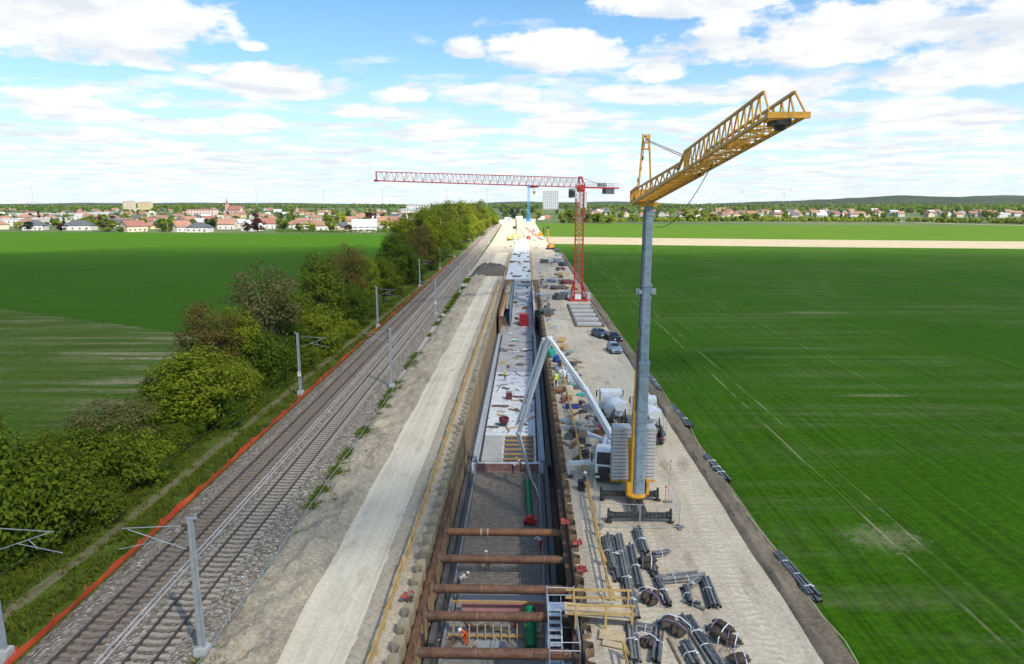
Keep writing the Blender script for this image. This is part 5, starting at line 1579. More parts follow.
bundle('grey pipe bundle nearest the timber rail, in the row by the black outriggers', (603, 537), (614, 572), 6)
bundle('second grey pipe bundle from the timber rail, in the row by the black outriggers', (609.5, 535), (619, 580), 5)
bundle('longest grey pipe bundle, running from the outriggers down to the thick brown bag', (617, 536), (634.5, 622), 6, straps=3)
bundle('grey pipe bundle just right of the longest bundle', (630, 546), (639.5, 588), 4)
bundle('short dark pipe bundle under the crane outrigger', (636, 531), (645, 552), 6)
bundle('short grey bundle pointing right beside the dark brown bag below the outrigger', (652, 555), (669, 552), 4)
bundle('short grey bundle standing end on below the outrigger, strapped twice', (650, 556), (653, 574), 5)
bundle('slanting grey bundle from the cross bundle down to the left, by the brown bag', (655.5, 579), (668, 604), 4)
bundle('long grey bundle lying crosswise below the crane, pointing to the road', (659, 580), (702, 576), 6, straps=2)
bundle('slanting grey bundle at the right end of the crosswise one', (703, 577), (714.5, 607), 6)
bundle('bent end bundle between the two slanting bundles, upper half', (696, 580), (685, 588), 4, straps=1)
bundle('bent end bundle between the two slanting bundles, lower half', (685, 588), (690, 603), 4, straps=1)
bundle('bent end bundle pointing right to the road below the crosswise bundle', (688, 600), (702, 606), 3, straps=1)
bundle('upright grey bundle at the bottom, next to the timber rail', (630, 624), (632.5, 664), 6)
bundle('short grey bundle lying crosswise at the bottom beside the timber rail', (633, 625), (656, 630), 5)
bundle('upright grey bundle at the bottom, right of the small brown bag', (659, 624), (656.5, 662), 5)
bundle('long grey bundle slanting to the bottom edge of the photo', (684, 615), (720, 668), 6, straps=2)
bundle('short thick grey bundle at the bottom edge, left of the long slanting one', (685, 642), (698, 668), 7)
# bundles and hose along the field edge
bundle('dark long bundle lying on the berm by the field, nearest to the camera', (777, 553), (816, 598), 7, .10, 'pipe bundles along the field edge', straps=3)
bundle('dark long bundle on the berm by the field, level with the crane base', (706, 456), (727, 481), 7, .10, 'pipe bundles along the field edge', straps=3)
bundle('dark long bundle on the berm by the field, level with the mixer trucks', (672, 405), (690, 427), 7, .10, 'pipe bundles along the field edge', straps=2)
bundle('dark long bundle on the berm by the field, level with the pump boom joint', (650, 377), (660, 390), 7, .10, 'pipe bundles along the field edge', straps=2)
pts = []
for k, (px, py) in enumerate([(858, 664), (843, 642), (824, 617), (800, 585), (777, 553), (757, 527), (740, 505), (727, 486), (716, 468), (700, 448), (690, 428), (672, 404), (655, 380), (640, 362), (628, 347), (616, 331), (603, 315), (594, 303)]):
    p = at(px, py, .2); pts.append((p.x + .10 * math.sin(k * 2.1), p.y, .24 + .05 * math.sin(k * 1.7)))
b = MB(); b.path(pts, .045, 6)
tag(b.build('safety_hose', M('yellowish hose', (.42, .40, .20), .6)), 'long thin yellowish hose lying on the berm along the right field edge', 'hose')

# dark brown bags and strapped clumps
def clump(label, px, py, w, d, h, seed, straps=True, lumpy=.35):
    p = at(px, py, .2)
    t = thing('strapped_bundle', label, 'brown bundle', (p.x, p.y, .05), rnd.uniform(0, 3), 'dark brown strapped bundles')
    r2 = random.Random(seed)
    for k in range(5):
        b = MB(); vs, fs = [], []; n = 10
        cx, cy = r2.uniform(-.3, .3) * w, r2.uniform(-.3, .3) * d
        prof = []
        for j in range(9):
            u = j / 8; prof.append((max(.02, math.sin(PI * u) ** .6 * h * .33), -d * .5 + d * u))
        b.lathe(prof, (0, 0, 0), 10, 'y')
        b.v = [(x * (1 + lumpy * mnoise.noise(Vector((x * 3, y * 3, seed + k)))) + cx, y * .9 + cy * .4 + .1 * mnoise.noise(Vector((x * 4, y * 4, seed))), max(0.0, z * (1 + lumpy * mnoise.noise(Vector((x * 2, y * 2, seed + 7 + k)))) + h * .3 + (k > 2) * h * .32)) for x, y, z in b.v]
        b.build('roll', m_brown, t, smooth=True)
    if straps:
        for k in range(2):
            y = (k - .5) * d * .4; b = MB()
            b.path([(-w * .55, y, 0.02), (-w * .5, y, h * .6), (-w * .2, y, h * .98), (w * .2, y + .05, h * 1.0), (w * .5, y, h * .6), (w * .55, y, .02)], .03, 5); b.build('strap', M('violet strap', (.22, .16, .28), .6) if k else m_strap, t)
    return t


clump('thick brown strapped bag between the longest bundle and the slanting one', 649, 599, 1.5, 1.3, .8, 1)
clump('brown bag lying below the black outrigger, behind the short bundles', 647, 565, 1.1, 1.4, .8, 2)
clump('small brown bag at the bottom, between two upright bundles', 645, 642, 1.3, 1.0, .6, 3)
clump('large brown bag with violet straps near the bottom, above the short thick bundle', 673, 630, 1.8, 1.4, .9, 4)
clump('dark heap of strapped clumps beside the road near the bottom', 720, 636, 1.6, 1.6, .9, 5)
clump('dark lump right of the heap of strapped clumps', 733, 641, 1.0, 1.1, .6, 6)
clump('black coil with white straps at the bottom edge by the road', 737, 659, 1.6, 1.3, .7, 7)
pa = at(668, 638, .1); pb2 = at(681, 664, .1)
b = MB(); b.bar(pa, pb2, .12, .1); tag(b.build('pole', m_woodd), 'dark wooden pole lying on the sand at the bottom, left of the short thick bundle', 'pole')
# wire mesh panels round the crane base
def mesh_panel(label, p0, p1):
    a, c = at(*p0, 0), at(*p1, 0); d = c - a; L = d.length
    t = thing('site_fence_panel', label, 'site fence', (a.x, a.y, .05), math.atan2(d.y, d.x), 'mesh panels round the crane base')
    b = MB()
    for x in (0, L): b.tube((x, 0, 0), (x, 0, 2.0), .028, 6)
    for z in (.15, 1.95): b.tube((0, 0, z), (L, 0, z), .022, 6)
    b.build('frame', m_zinc, t)
    b = MB()
    k = .3
    while k < L: b.bar((k, 0, .15), (k, 0, 1.95), .006); k += .3
    for z in range(1, 4): b.bar((0, 0, .15 + z * .45), (L, 0, .15 + z * .45), .006)
    b.build('wire_mesh', m_zinc, t)
    for x in (0, L):
        b = MB(); b.box((x, 0, .07), (.3, .7, .14)); b.build('foot', m_concd, t, bevel=.03)
mesh_panel('wire mesh site fence panel in front of the crane base, left', (600, 528), (639, 530))
mesh_panel('wire mesh site fence panel in front of the crane base, right', (640, 530), (679, 529))
mesh_panel('wire mesh site fence panel right of the crane base', (679, 528), (668, 503))
mesh_panel('wire mesh site fence panel left of the crane base', (599, 527), (594, 500))
for k, (px, py, lab) in enumerate([(665, 508, 'thin stake with an orange tag right of the crane base'), (642, 470, 'thin stake right of the counterweights'), (670, 480, 'thin stake at the road right of the crane base')]):
    p = at(px, py, 0); b = MB(); b.tube((0, 0, 0), (0, 0, 1.7), .03, 6); b.box((0, 0, 1.75), (.16, .05, .16)); tag(b.build('marker_stake', m_wood if k else m_orange, None, (p.x, p.y, .05)), lab, 'stake')

# ------------------------------------------------------------------ material stacks beside the trench, behind the pump
def stack(name, label, cat, px, py, fn, rz=0.0, z=0.05, group=None):
    p = at(px, py, z); t = thing(name, label, cat, (p.x, p.y, z), rz, group); fn(t); return t
def planks(n, L, w, mat, rows=4):
    def f(t):
        for x in (-L * .3, L * .3):
            b = MB(); b.box((x, 0, .06), (.1, w, .12)); b.build('bearer', m_woodd, t)
        b = MB()
        for r in range(rows):
            for k in range(n): b.box((rnd.uniform(-.06, .06), -w / 2 + (k + .5) * w / n, .17 + r * .115), (L, w / n * .92, .10))
        b.build('planks', mat, t)
    return f
def tote(col):
    def f(t):
        b = MB(); b.box((0, 0, .08), (1.2, 1.0, .14)); b.build('pallet', m_woodd, t)
        b = MB(); b.box((0, 0, .70), (1.1, .92, 1.05)); b.build('tank', col, t, bevel=.08)
        b = MB()
        for s in (-1, 1):
            for x in (-.58, -.2, .2, .58): b.bar((x, s * .5, .15), (x, s * .5, 1.25), .03)
            for z in (.3, .6, .9, 1.23): b.bar((-.58, s * .5, z), (.58, s * .5, z), .03); b.bar((s * .58, -.5, z), (s * .58, .5, z), .03)
        b.build('cage', m_zinc, t)
        b = MB(); b.tube((0, 0, 1.2), (0, 0, 1.3), .16, 12); b.build('cap', m_black, t)
    return f
def barrel(col):
    def f(t):
        b = MB(); b.lathe([(.27, 0), (.29, .03), (.28, .28), (.30, .30), (.28, .32), (.28, .58), (.30, .60), (.28, .62), (.29, .88), (.27, .9), (.2, .89)], n=18); b.build('drum', col, t, smooth=True)
        b = MB(); b.tube((.12, .05, .88), (.12, .05, .92), .04, 8); b.build('bung', m_black, t)
    return f
def bag(col, w=1.0):
    def f(t):
        b = MB(); b.lathe([(.30 * w, 0), (.5 * w, .1), (.55 * w, .45 * w), (.5 * w, .8 * w), (.25 * w, .95 * w), (.1 * w, 1.0 * w)], n=14); b.v = [(x * (1 + .12 * mnoise.noise(Vector((x * 3, y * 3, z * 3)))), y * (1 + .12 * mnoise.noise(Vector((y * 3, z * 3, x)))), z) for x, y, z in b.v]; b.build('sack', col, t, smooth=True)
        b = MB()
        for s in (-1, 1): b.path([(s * .3 * w, -.2, .85 * w), (s * .3 * w, 0, 1.15 * w), (s * .3 * w, .2, .85 * w)], .03, 5)
        b.build('loop', col, t)
    return f
def pallet(col, h=.7):
    def f(t):
        b = MB()
        for k in range(6): b.box((-.5 + k * .2, 0, .13), (.12, .8, .025))
        for y in (-.35, 0, .35): b.box((0, y, .06), (1.2, .1, .11))
        b.build('pallet', m_woodp, t)
        b = MB()
        for r in range(int(h / .18)):
            for i in range(3):
                for j in range(2): b.box((-.38 + i * .38 + rnd.uniform(-.02, .02), -.2 + j * .4, .24 + r * .18), (.36, .38, .165))
        b.build('load', col, t, bevel=.01)
    return f
def rack(t):
    b = MB()
    for k in range(9): b.tube((-1.6 + rnd.uniform(-.1, .1), -.5 + k * .12, .2 + .1 * (k % 2)), (1.7 + rnd.uniform(-.2, .2), -.5 + k * .12, .2 + .1 * (k % 2)), .05, 6)
    b.build('tubes', m_zinc, t)
    for x in (-1, 1):
        b = MB(); b.box((x, 0, .08), (.12, 1.3, .14)); b.build('bearer', m_woodd, t)
m_tote = M('milky plastic', (.62, .65, .70), .4, var=.08)
stack('barrel', 'teal green drum by the timber rail just right of the boom joint', 'barrel', 552, 351, barrel(m_teal))
stack('sack', 'teal green sack on the right bank behind the boom joint', 'sack', 551.5, 357, bag(m_teal, 1.3))
stack('barrel', 'blue drum on the right bank below the boom', 'barrel', 559, 366, barrel(m_blue))
stack('sack', 'blue sack behind the white water tanks', 'sack', 557, 362, bag(m_blue, 1.1))
stack('water_tank', 'white caged water tank on the right bank, nearest the road', 'tank', 571, 383, tote(m_tote), .1)
stack('water_tank', 'white caged water tank on the right bank, farther one with bluish tank', 'tank', 569, 376, tote(M('bluish plastic', (.40, .48, .62), .4)), .1)
stack('sack', 'white bulk bag beside the white water tanks', 'sack', 562, 377, bag(m_white, 1.1))
stack('sack', 'greenish yellow bag by the timber rail left of the tanks', 'sack', 556, 379, bag(M('lime fabric', (.45, .50, .12), .7), .8))
stack('plank_stack', 'long pale plank stack standing beyond the blue crate', 'planks', 569, 398, planks(5, 2.6, 1.1, m_woodp, 6), R(80))
stack('plank_stack', 'flat pale boards lying under the pump boom', 'planks', 588, 421, planks(6, 4.2, 1.7, M('dusty boards', (.42, .38, .31), .8), 1), R(85))
def crate(t):
    b = MB(); b.box((0, 0, .35), (1.5, 1.0, .6)); b.build('body', m_blue, t, bevel=.03)
    b = MB()
    for k in range(5): b.box((0, -.4 + k * .2, .70), (1.5, .17, .06))
    b.build('lid', m_woodp, t)
    b = MB()
    for x in (-.55, .55): b.box((x, 0, .03), (.12, 1.0, .06))
    b.build('bearer', m_woodd, t)
stack('crate', 'blue timber lidded crate in front of the long plank stack', 'crate', 572, 408, crate)
stack('plank_stack', 'reddish brown timbers stacked beside the timber rail', 'planks', 560, 392, planks(5, 1.8, 1.0, M('reddish timber', (.28, .13, .07), .75), 4), R(70))
stack('tube_rack', 'stack of grey scaffold tubes lying slantwise near the pump', 'scaffold tubes', 581, 431, rack, R(-25))
stack('tube_rack', 'second stack of grey scaffold tubes nearer the trench rail', 'scaffold tubes', 573, 424, rack, R(-30))
stack('pallet', 'pallet of red brown blocks by the rail under the boom', 'pallet', 566, 403, pallet(M('red brown blocks', (.25, .09, .06), .8)), .2)
stack('pallet', 'pallet of red blocks left of the pump truck', 'pallet', 603, 432, pallet(M('bright red boxes', (.42, .03, .03), .6)), .1)
stack('pallet', 'pallet of pale sacks near the boom joint', 'pallet', 568, 391, pallet(M('pale sacks', (.55, .5, .44), .8)), .4)
stack('plank_stack', 'yellow shuttering beams stacked near the far rail', 'planks', 563, 349, planks(5, 3.0, 1.2, m_wood, 4), R(75))
stack('plank_stack', 'yellow beams behind the boom joint', 'planks', 562, 341, planks(5, 3.4, 1.0, m_wood, 3), R(80))
stack('plank_stack', 'dark timbers lying near the black coil left of the pump', 'planks', 577, 436, planks(4, 2.0, .9, m_woodd, 3), R(10))
def coil(t):
    b = MB(); pts = []
    for k in range(70): a = k * .5; r = .45 + .05 * math.sin(k * .7); pts.append((r * math.cos(a), r * math.sin(a), .1 + .012 * k))
    b.path(pts, .06, 5); b.build('hose', m_cable, t)
    b = MB(); b.bar((.4, -.1, .1), (.4, .1, .9), .05, .02); b.build('tie', m_strap, t)
stack('hose_coil', 'dark coiled hose on the sand left of the pump truck', 'hose', 574, 437, coil)
stack('hose_coil', 'dark hose coil beside the timber rail near the pump outrigger', 'hose', 584, 458, coil)
stack('barrel', 'black drum beside the rail near the pump outrigger', 'barrel', 581, 490, barrel(m_black))
# stacks farther along the field edge up to the red crane and beyond
for k, (px, py, f, lab, rz) in enumerate([
    (560, 299, 'd', 'dark stack of forms left of the red crane, nearest', .3), (557, 289, 'd', 'dark stack of forms on the right bank before the red crane', .1), (566, 284, 'r', 'dark red stack of forms beyond the red crane', .4),
    (563, 276, 'p', 'pale timber stack beyond the red crane', .2), (560, 270, 'r', 'reddish dark stack at the field edge, third past the crane', .0), (569, 289, 'p', 'pale stack right behind the red crane base', .5),
    (558, 262, 'g', 'grey steel stack at the field edge past the crane', .2), (559, 256, 'g', 'grey steel stack at the field edge, farther', .1), (557, 251, 'd', 'black stack at the field edge by the orange machine', .0),
    (563, 266, 'd', 'black timbers at the field edge past the crane', .7), (553, 282, 'g', 'small grey stack on the right bank road edge', .9), (569, 296, 'g', 'grey forms left against the red crane base', .4), (545, 263, 'd', 'two dark beams lying on the right bank beside the tunnel roof', .1), (543, 297, 'g', 'scrap pile beside the right trench edge, farther', .3), (546, 314, 'd', 'scrap pile beside the right trench edge, nearer', .5)]):
    m = {'d': m_membrane, 'r': M('dark red forms', (.16, .045, .04), .7), 'p': m_woodp, 'g': m_zinc}[f]
    def fn(t, m=m, k=k):
        r3 = random.Random(k)
        for j in range(4):
            b = MB()
            for q in range(4): b.box((r3.uniform(-.4, .4), -1.2 + q * .8, .15 + j * .28), (r3.uniform(2.0, 3.4), .7, .24), rz=r3.uniform(-.06, .06))
            b.build('layer', m, t)
        b = MB()
        for x in (-.9, .9): b.box((x, 0, .02), (.15, 3.2, .05))
        b.build('bearer', m_woodd, t)
    t = stack('form_stack', lab, 'material stack', px, py, fn, rz)
    t.scale = (1.0, 1.1, [1.3, .8, 1.0][k % 3])
# rust piles standing up beside the right trench wall, far
for k, (px, py, h) in enumerate([(535.5, 296, 4.2)]):
    p = at(px, py, 0); b = MB(); b.box((0, 0, h / 2), (.12, 1.2, h)); b.box((.3, 0, h / 2), (.5, .12, h)); tag(b.build('sheet_pile', m_rust2, None, (p.x, p.y, 0)), 'single rusty sheet pile standing up at the far right end of the trench wall', 'sheet pile')
# loose site debris: offcuts, sheets, blocks
r9 = random.Random(33)
def debris(name, label, cat, group, x0, x1, y0, y1, z, n, maker, zf=None):
    protos = []
    for k in range(n):
        x, y = r9.uniform(x0, x1), y0 + (y1 - y0) * r9.random()
        zz = zf(x, y) if zf else z
        if k < 4:
            b = MB(); m = maker(b, k); o = b.build(name, m); protos.append(o)
        else:
            o = protos[k % 4].copy(); C.objects.link(o)
        o.location = (x, y, zz); o.rotation_euler = (0, 0, r9.uniform(0, 6.28)); tag(o, label, cat, group)
def offcut(b, k):
    for q in range(2 + k % 2): b.bar((-.6 - .2 * k, q * .16, .05 + q * .03), (.6 + .1 * k, q * .2 - .05 * k, .05 + q * .03), .12, .08)
    return [m_woodp, m_woodd, m_wood, m_ply][k]
def lump(b, k):
    b.box((0, 0, .2), (.9 + .2 * k, .6, .4), taper=.9); b.box((.1, .1, .48), (.6, .5, .16), rz=.3)
    return [m_membrane, m_conc, m_rust, m_zinc][k]
def rods(b, k):
    for q in range(6): b.bar((-1.6 + .1 * q, -.3 + q * .1, .06 + .04 * (q % 2)), (1.5 - .15 * q, -.25 + q * .11, .06 + .04 * (q % 2)), .05)
    return [m_rebar, m_rust, m_zinc, m_cable][k]
def ragsheet(b, k):
    vs = []
    for j in range(6):
        for i in range(6): vs.append((i * .28 - .7 + r9.uniform(-.08, .08), j * .24 - .6 + r9.uniform(-.08, .08), .06 + .16 * abs(mnoise.noise(Vector((i * .8, j * .8, k))))))
    b.add(vs, [(j * 6 + i, j * 6 + i + 1, j * 6 + i + 7, j * 6 + i + 6) for j in range(5) for i in range(5)])
    b.add([(x, y, z - .03) for x, y, z in vs], [(j * 6 + i + 6, j * 6 + i + 7, j * 6 + i + 1, j * 6 + i) for j in range(5) for i in range(5)])
    return [m_strap, m_membrane, m_sheet, m_teal][k]
rampz = lambda x, y: S2 + (.30 - S2) * max(0, min(1, (y - 158) / 56)) + .02
debris('timber_offcut', 'short timber offcut lying on the white slabs', 'timber', 'offcuts on the white slabs', -5, 1.3, 84, 116, S2 + .01, 14, offcut)
debris('timber_offcut', 'short timber offcut lying on the grey wet slab', 'timber', 'offcuts on the grey slab', -5, 1.3, 118, 150, S2 + .01, 16, offcut)
debris('plastic_sheet', 'crumpled plastic sheet lying on the grey wet slab', 'sheet', 'sheets on the grey slab', -5, 1.2, 112, 152, S2 + .01, 9, ragsheet)
debris('form_part', 'small formwork part lying on the sloping ramp', 'formwork', 'form parts on the ramp', -3.2, 1.3, 160, 212, 0, 18, lump, rampz)
debris('rod_bundle', 'bundle of bars lying on the sloping ramp', 'bars', 'bar bundles on the ramp', -3.0, 1.0, 160, 212, 0, 10, rods, rampz)
debris('form_part', 'small formwork part lying on the pale tunnel roof', 'formwork', 'form parts on the roof', -6, 1.2, 220, 330, .38, 22, lump)
debris('timber_offcut', 'timber offcut lying on the right bank by the trench rail', 'timber', 'offcuts on the right bank', 4.1, 8.3, 62, 104, .06, 26, offcut)
debris('form_part', 'small formwork part lying on the right bank by the trench rail', 'formwork', 'form parts on the right bank', 4.2, 8.0, 64, 112, .06, 20, lump)
debris('rod_bundle', 'bundle of bars lying on the right bank by the trench rail', 'bars', 'bar bundles on the right bank', 4.2, 7.6, 60, 110, .06, 9, rods)
debris('plastic_sheet', 'crumpled plastic sheet lying on the right bank by the rail', 'sheet', 'sheets on the right bank', 4.3, 8.0, 62, 108, .06, 9, ragsheet)
debris('timber_offcut', 'timber offcut lying along the right bank past the boom', 'timber', 'offcuts past the boom', 4.0, 6.2, 112, 240, .06, 26, offcut)
debris('form_part', 'formwork part lying along the right bank past the boom', 'formwork', 'form parts past the boom', 4.2, 6.0, 112, 240, .06, 16, lump)
debris('form_part', 'formwork part lying at the field edge past the red crane', 'formwork', 'form parts past the crane', 9.5, 14, 185, 300, .06, 30, lump)
debris('rod_bundle', 'bundle of bars lying at the field edge past the red crane', 'bars', 'bar bundles past the crane', 9.5, 13.5, 185, 290, .06, 12, rods)
debris('timber_offcut', 'timber offcut lying on the trench floor by the struts', 'timber', 'offcuts on the trench floor', -6.0, 1.5, 35, 46, FL + .02, 14, offcut)
debris('form_part', 'formwork part lying on the far bright site ground', 'formwork', 'form parts on the far site', -13, 11, 335, 620, .06, 40, lump)
debris('rod_bundle', 'bundle of bars lying on the far bright site ground', 'bars', 'bar bundles on the far site', -12, 10, 335, 560, .06, 16, rods)
debris('timber_offcut', 'timber offcut lying on the rough verge beside the haul road', 'timber', 'offcuts on the verge', -16, -13.6, 36, 200, .2, 10, offcut)
for k, (px, py, h, lab) in enumerate([(534, 232, 7, 'grey pile driving mast standing right of the red drilling rig'), (515, 229, 9, 'dark pile driving mast standing left of the distant blue crane'), (541, 236, 6, 'dark machine mast standing before the pale field strip')]):
    p = at(px, py, 0); t = thing('piling_machine', lab, 'piling machine', (p.x, p.y, .05), .5 * k)
    b = MB(); b.box((0, 0, .6), (2.6, 4, 1.0)); b.box((0, .6, 1.8), (2.4, 2.4, 1.4)); b.build('carrier', [m_zinc, m_membrane, m_yellow][k], t, bevel=.08)
    b = MB(); lattice(b, (0, -1.8, .3), (0, -1.8, h), .7, .7, .6, .6, 9, .14, .08, side=Vector((1, 0, 0))); b.build('mast', [m_zinc, m_black, m_black][k], t)
    b = MB(); b.box((.7, .2, 2.0), (.8, 1.2, 1.2)); b.build('cab_window', m_glass, t)
# white containers and cabins at the far end of the site
for k, (px, py, lab, c) in enumerate([(503, 224, 'white site cabin at the far left end of the site', m_white), (508, 221, 'grey site cabin at the far end of the site', m_white2), (541, 219.5, 'white site cabin right of the distant blue crane', m_white), (547, 218.5, 'reddish site cabin right of the distant blue crane', M('dull red cabin', (.35, .12, .09), .6)), (519, 219.5, 'white site cabin left of the distant blue crane', m_white)]):
    p = at(px, py, 0); site_box('site_cabin', lab, 'site cabin', (p.x, p.y, .05), (9, 4, 4.5), c, m_white2, .1 * k)

# ------------------------------------------------------------------ people
def person(label, loc, rz, pose='stand', vest=None, trousers=None, helmet=None, lean=0.0):
    """one skinned body; helmet is a part"""
    bl = R(lean)
    def up(x, y, z):
        zz = z - .95; return (x, y * 1 + zz * math.sin(bl) + (0), .95 + zz * math.cos(bl))
    J, E, Rd, Z = [], [], [], []
    def j(p, r, par, zone):
        J.append(p); Rd.append(r); Z.append(zone)
        if par is not None: E.append((par, len(J) - 1))
        return len(J) - 1
    pel = j((0, 0, .95), .135, None, 2)
    sp = j(up(0, .01, 1.14), .13, pel, 1); chst = j(up(0, .02, 1.36), .145, sp, 1)
    nk = j(up(0, .03, 1.52), .055, chst, 0); hd = j(up(0, .05, 1.60), .085, nk, 0); ht = j(up(0, .06, 1.70), .095, hd, 0); j(up(0, .07, 1.77), .06, ht, 0)
    for s in (-1, 1):
        sh = j(up(s * .19, .02, 1.43), .065, chst, 1)
        if pose == 'reach': el, wr = up(s * .24, .18, 1.22), up(s * .17, .42, 1.12)
        elif pose == 'bend': el, wr = up(s * .24, .22, 1.22), up(s * .16, .47, 1.16)
        else: el, wr = up(s * .26, .0, 1.16), up(s * .27, .12, .93)
        el = j(el, .047, sh, 1); w_ = j(wr, .033, el, 0)
        wv = Vector(wr); dv = (wv - Vector(J[el])).normalized(); pl = wv + dv * .07
        palm = j(tuple(pl), .036, w_, 0)
        for q, L in enumerate((.075, .085, .08, .062)):
            sx = Vector((0, 1, 0)) if abs(dv.z) > .6 else Vector((1, 0, 0))
            base = pl + sx * ((q - 1.5) * .021) + dv * .03
            f1 = j(tuple(base), .010, palm, 0); j(tuple(base + dv * L + Vector((-s * .02, .01, -.01))), .008, f1, 0)
        j(tuple(pl + Vector((-s * .05, .03, 0))), .011, palm, 0)
        st = .12 if pose == 'walk' else .02
        hp = j((s * .10, 0, .90), .095, pel, 2)
        kn = j((s * .12, .05 + s * st, .50), .065, hp, 2); an = j((s * .13, s * st * 1.6 - .02, .10), .045, kn, 2)
        j((s * .14, s * st * 1.6 + .15, .05), .045, an, 3)
    me = bpy.data.meshes.new('person'); me.from_pydata(J, E, [])
    o = bpy.data.objects.new('person_tmp', me); C.objects.link(o)
    md = o.modifiers.new('skin', 'SKIN'); md.use_smooth_shade = True
    for i, r in enumerate(Rd): me.skin_vertices[0].data[i].radius = (r, r * (.72 if Z[i] in (1, 2) and i < 3 else 1))
    me.skin_vertices[0].data[0].use_root = True
    sb = o.modifiers.new('s', 'SUBSURF'); sb.levels = 1; sb.render_levels = 1
    dg = bpy.context.evaluated_depsgraph_get()
    nm = bpy.data.meshes.new_from_object(o.evaluated_get(dg))
    bpy.data.objects.remove(o)
    mats = [m_skin, vest, trousers, m_black]
    nm.materials.clear()
    for m in mats: nm.materials.append(m)
    Jv = [Vector(p) for p in J]
    for pg in nm.polygons:
        c = pg.center; best = min(range(len(Jv)), key=lambda i: (Jv[i] - c).length - Rd[i]); pg.material_index = Z[best]; pg.use_smooth = True
    body = bpy.data.objects.new('person', nm); C.objects.link(body)
    body.location = loc; body.rotation_euler = (0, 0, rz)
    tag(body, label, 'person', None)
    hc = Vector(up(0, .06, 1.72))
    b = MB(); b.lathe([(.15, .0), (.125, .015), (.12, .06), (.095, .11), (.04, .135), (.005, .14)], (0, 0, 0), 14); b.box((0, .13, .005), (.16, .08, .015))
    h = b.build('helmet', helmet, body, hc, smooth=True); h.rotation_euler = (-bl, 0, 0)
    f = Vector(up(0, .155, 1.655))
    b = MB()
    for s in (-1, 1): b.lathe([(.001, -.008), (.010, 0), (.001, .008)], (f.x + s * .032, f.y - .018, f.z), 6)
    b.build('eyes', m_black, body)
    b = MB(); b.bar(f + Vector((0, -.02, -.01)), f + Vector((0, .012, -.04)), .022, .022); b.bar(f + Vector((-.025, -.02, -.075)), f + Vector((.025, -.02, -.075)), .012, .012); b.build('face', m_skin, body)
    return body


v_or, v_yel = M('orange work vest', (.75, .10, .02), .7), M('yellow work vest', (.62, .62, .04), .7)
v_wh, v_nv = M('pale work jacket', (.66, .66, .68), .8), M('navy work clothes', (.02, .035, .09), .8)
v_rd, v_gr = M('red work trousers', (.50, .03, .03), .8), M('dark grey work trousers', (.06, .06, .065), .8)
h_w, h_y = M('white helmet', (.8, .8, .8), .3), M('yellow helmet', (.75, .5, .02), .3)
def put(label, px, py, z, rz, pose, vest, tr, hel, lean=0):
    p = at(px, py, z); return person(label, (p.x, p.y, z), rz, pose, vest, tr, hel, lean)
RB = FL + .38
put('worker in pale jacket and red trousers bending over at the right edge of the reinforcement', 541, 551, RB, R(60), 'bend', v_wh, v_rd, h_w, 50)
put('worker in a red and white top standing in the middle of the reinforcement', 488, 572, RB, R(30), 'reach', M('red white top', (.5, .18, .16), .8), M('mustard trousers', (.22, .18, .08), .8), h_w, 20)
put('worker in white jacket crouching at the left edge of the smooth dark slab', 459, 590, RB, R(-70), 'bend', v_wh, v_gr, h_w, 60)
put('worker in orange suit bending among the upright bars', 466, 645, FL, R(140), 'bend', v_or, v_or, h_w, 45)
put('worker in white bending over on the formwork field', 513, 474, S2 + .1, R(-60), 'bend', v_wh, v_gr, h_w, 55)
put('worker in brown beside the one in white on the formwork field', 521, 472, S2 + .1, R(80), 'reach', M('brown jacket', (.16, .09, .05), .8), v_gr, h_y, 35)
put('worker in navy standing in the shade left of the upright bars', 437, 640, FL, R(20), 'reach', v_nv, v_nv, h_w, 15)
put('worker in yellow vest on the white slab near the boom end', 529, 405, S2, R(100), 'reach', v_or, v_gr, h_y, 15)
put('worker in orange vest at the boom end on the white slab', 505, 381, S2, R(170), 'stand', v_yel, v_gr, h_w, 5)
put('worker in yellow vest walking on the right bank by the timber rail', 556, 388, .05, R(30), 'walk', v_yel, v_nv, h_w, 0)
put('worker in navy on the right bank next to the yellow planks', 560, 370, .05, R(200), 'stand', v_nv, v_nv, h_y, 0)
put('worker in dark clothes standing between the pump truck and the timber rail', 584, 492, .05, R(250), 'stand', v_nv, v_gr, h_w, 0)
# ------------------------------------------------------------------ trees
def mat_leaf(name, a, c, d, trans=0.48):
    t = NT(name)
    g = t.n('ShaderNodeNewGeometry')
    col = t.ramp(g.outputs['Random Per Island'], [(0.0, a), (0.45, c), (0.85, d), (1.0, tuple(min(1, x * 1.2) for x in d))])
    n = t.noise(t.coords(), .45, 3)
    col = t.mix(t.ramp(n, [(.35, 0.0), (.7, .55)]), col, tuple(x * .75 + y * .25 for x, y in zip(d, c)))
    t.done(col, .7, 0.0, 0.15)
    tl = t.n('ShaderNodeBsdfTranslucent'); t.l(col, tl.inputs['Color'])
    mx = t.n('ShaderNodeMixShader'); mx.inputs[0].default_value = trans
    t.l(t.b.outputs[0], mx.inputs[1]); t.l(tl.outputs[0], mx.inputs[2]); t.l(mx.outputs[0], t.out.inputs['Surface'])
    return t.mat


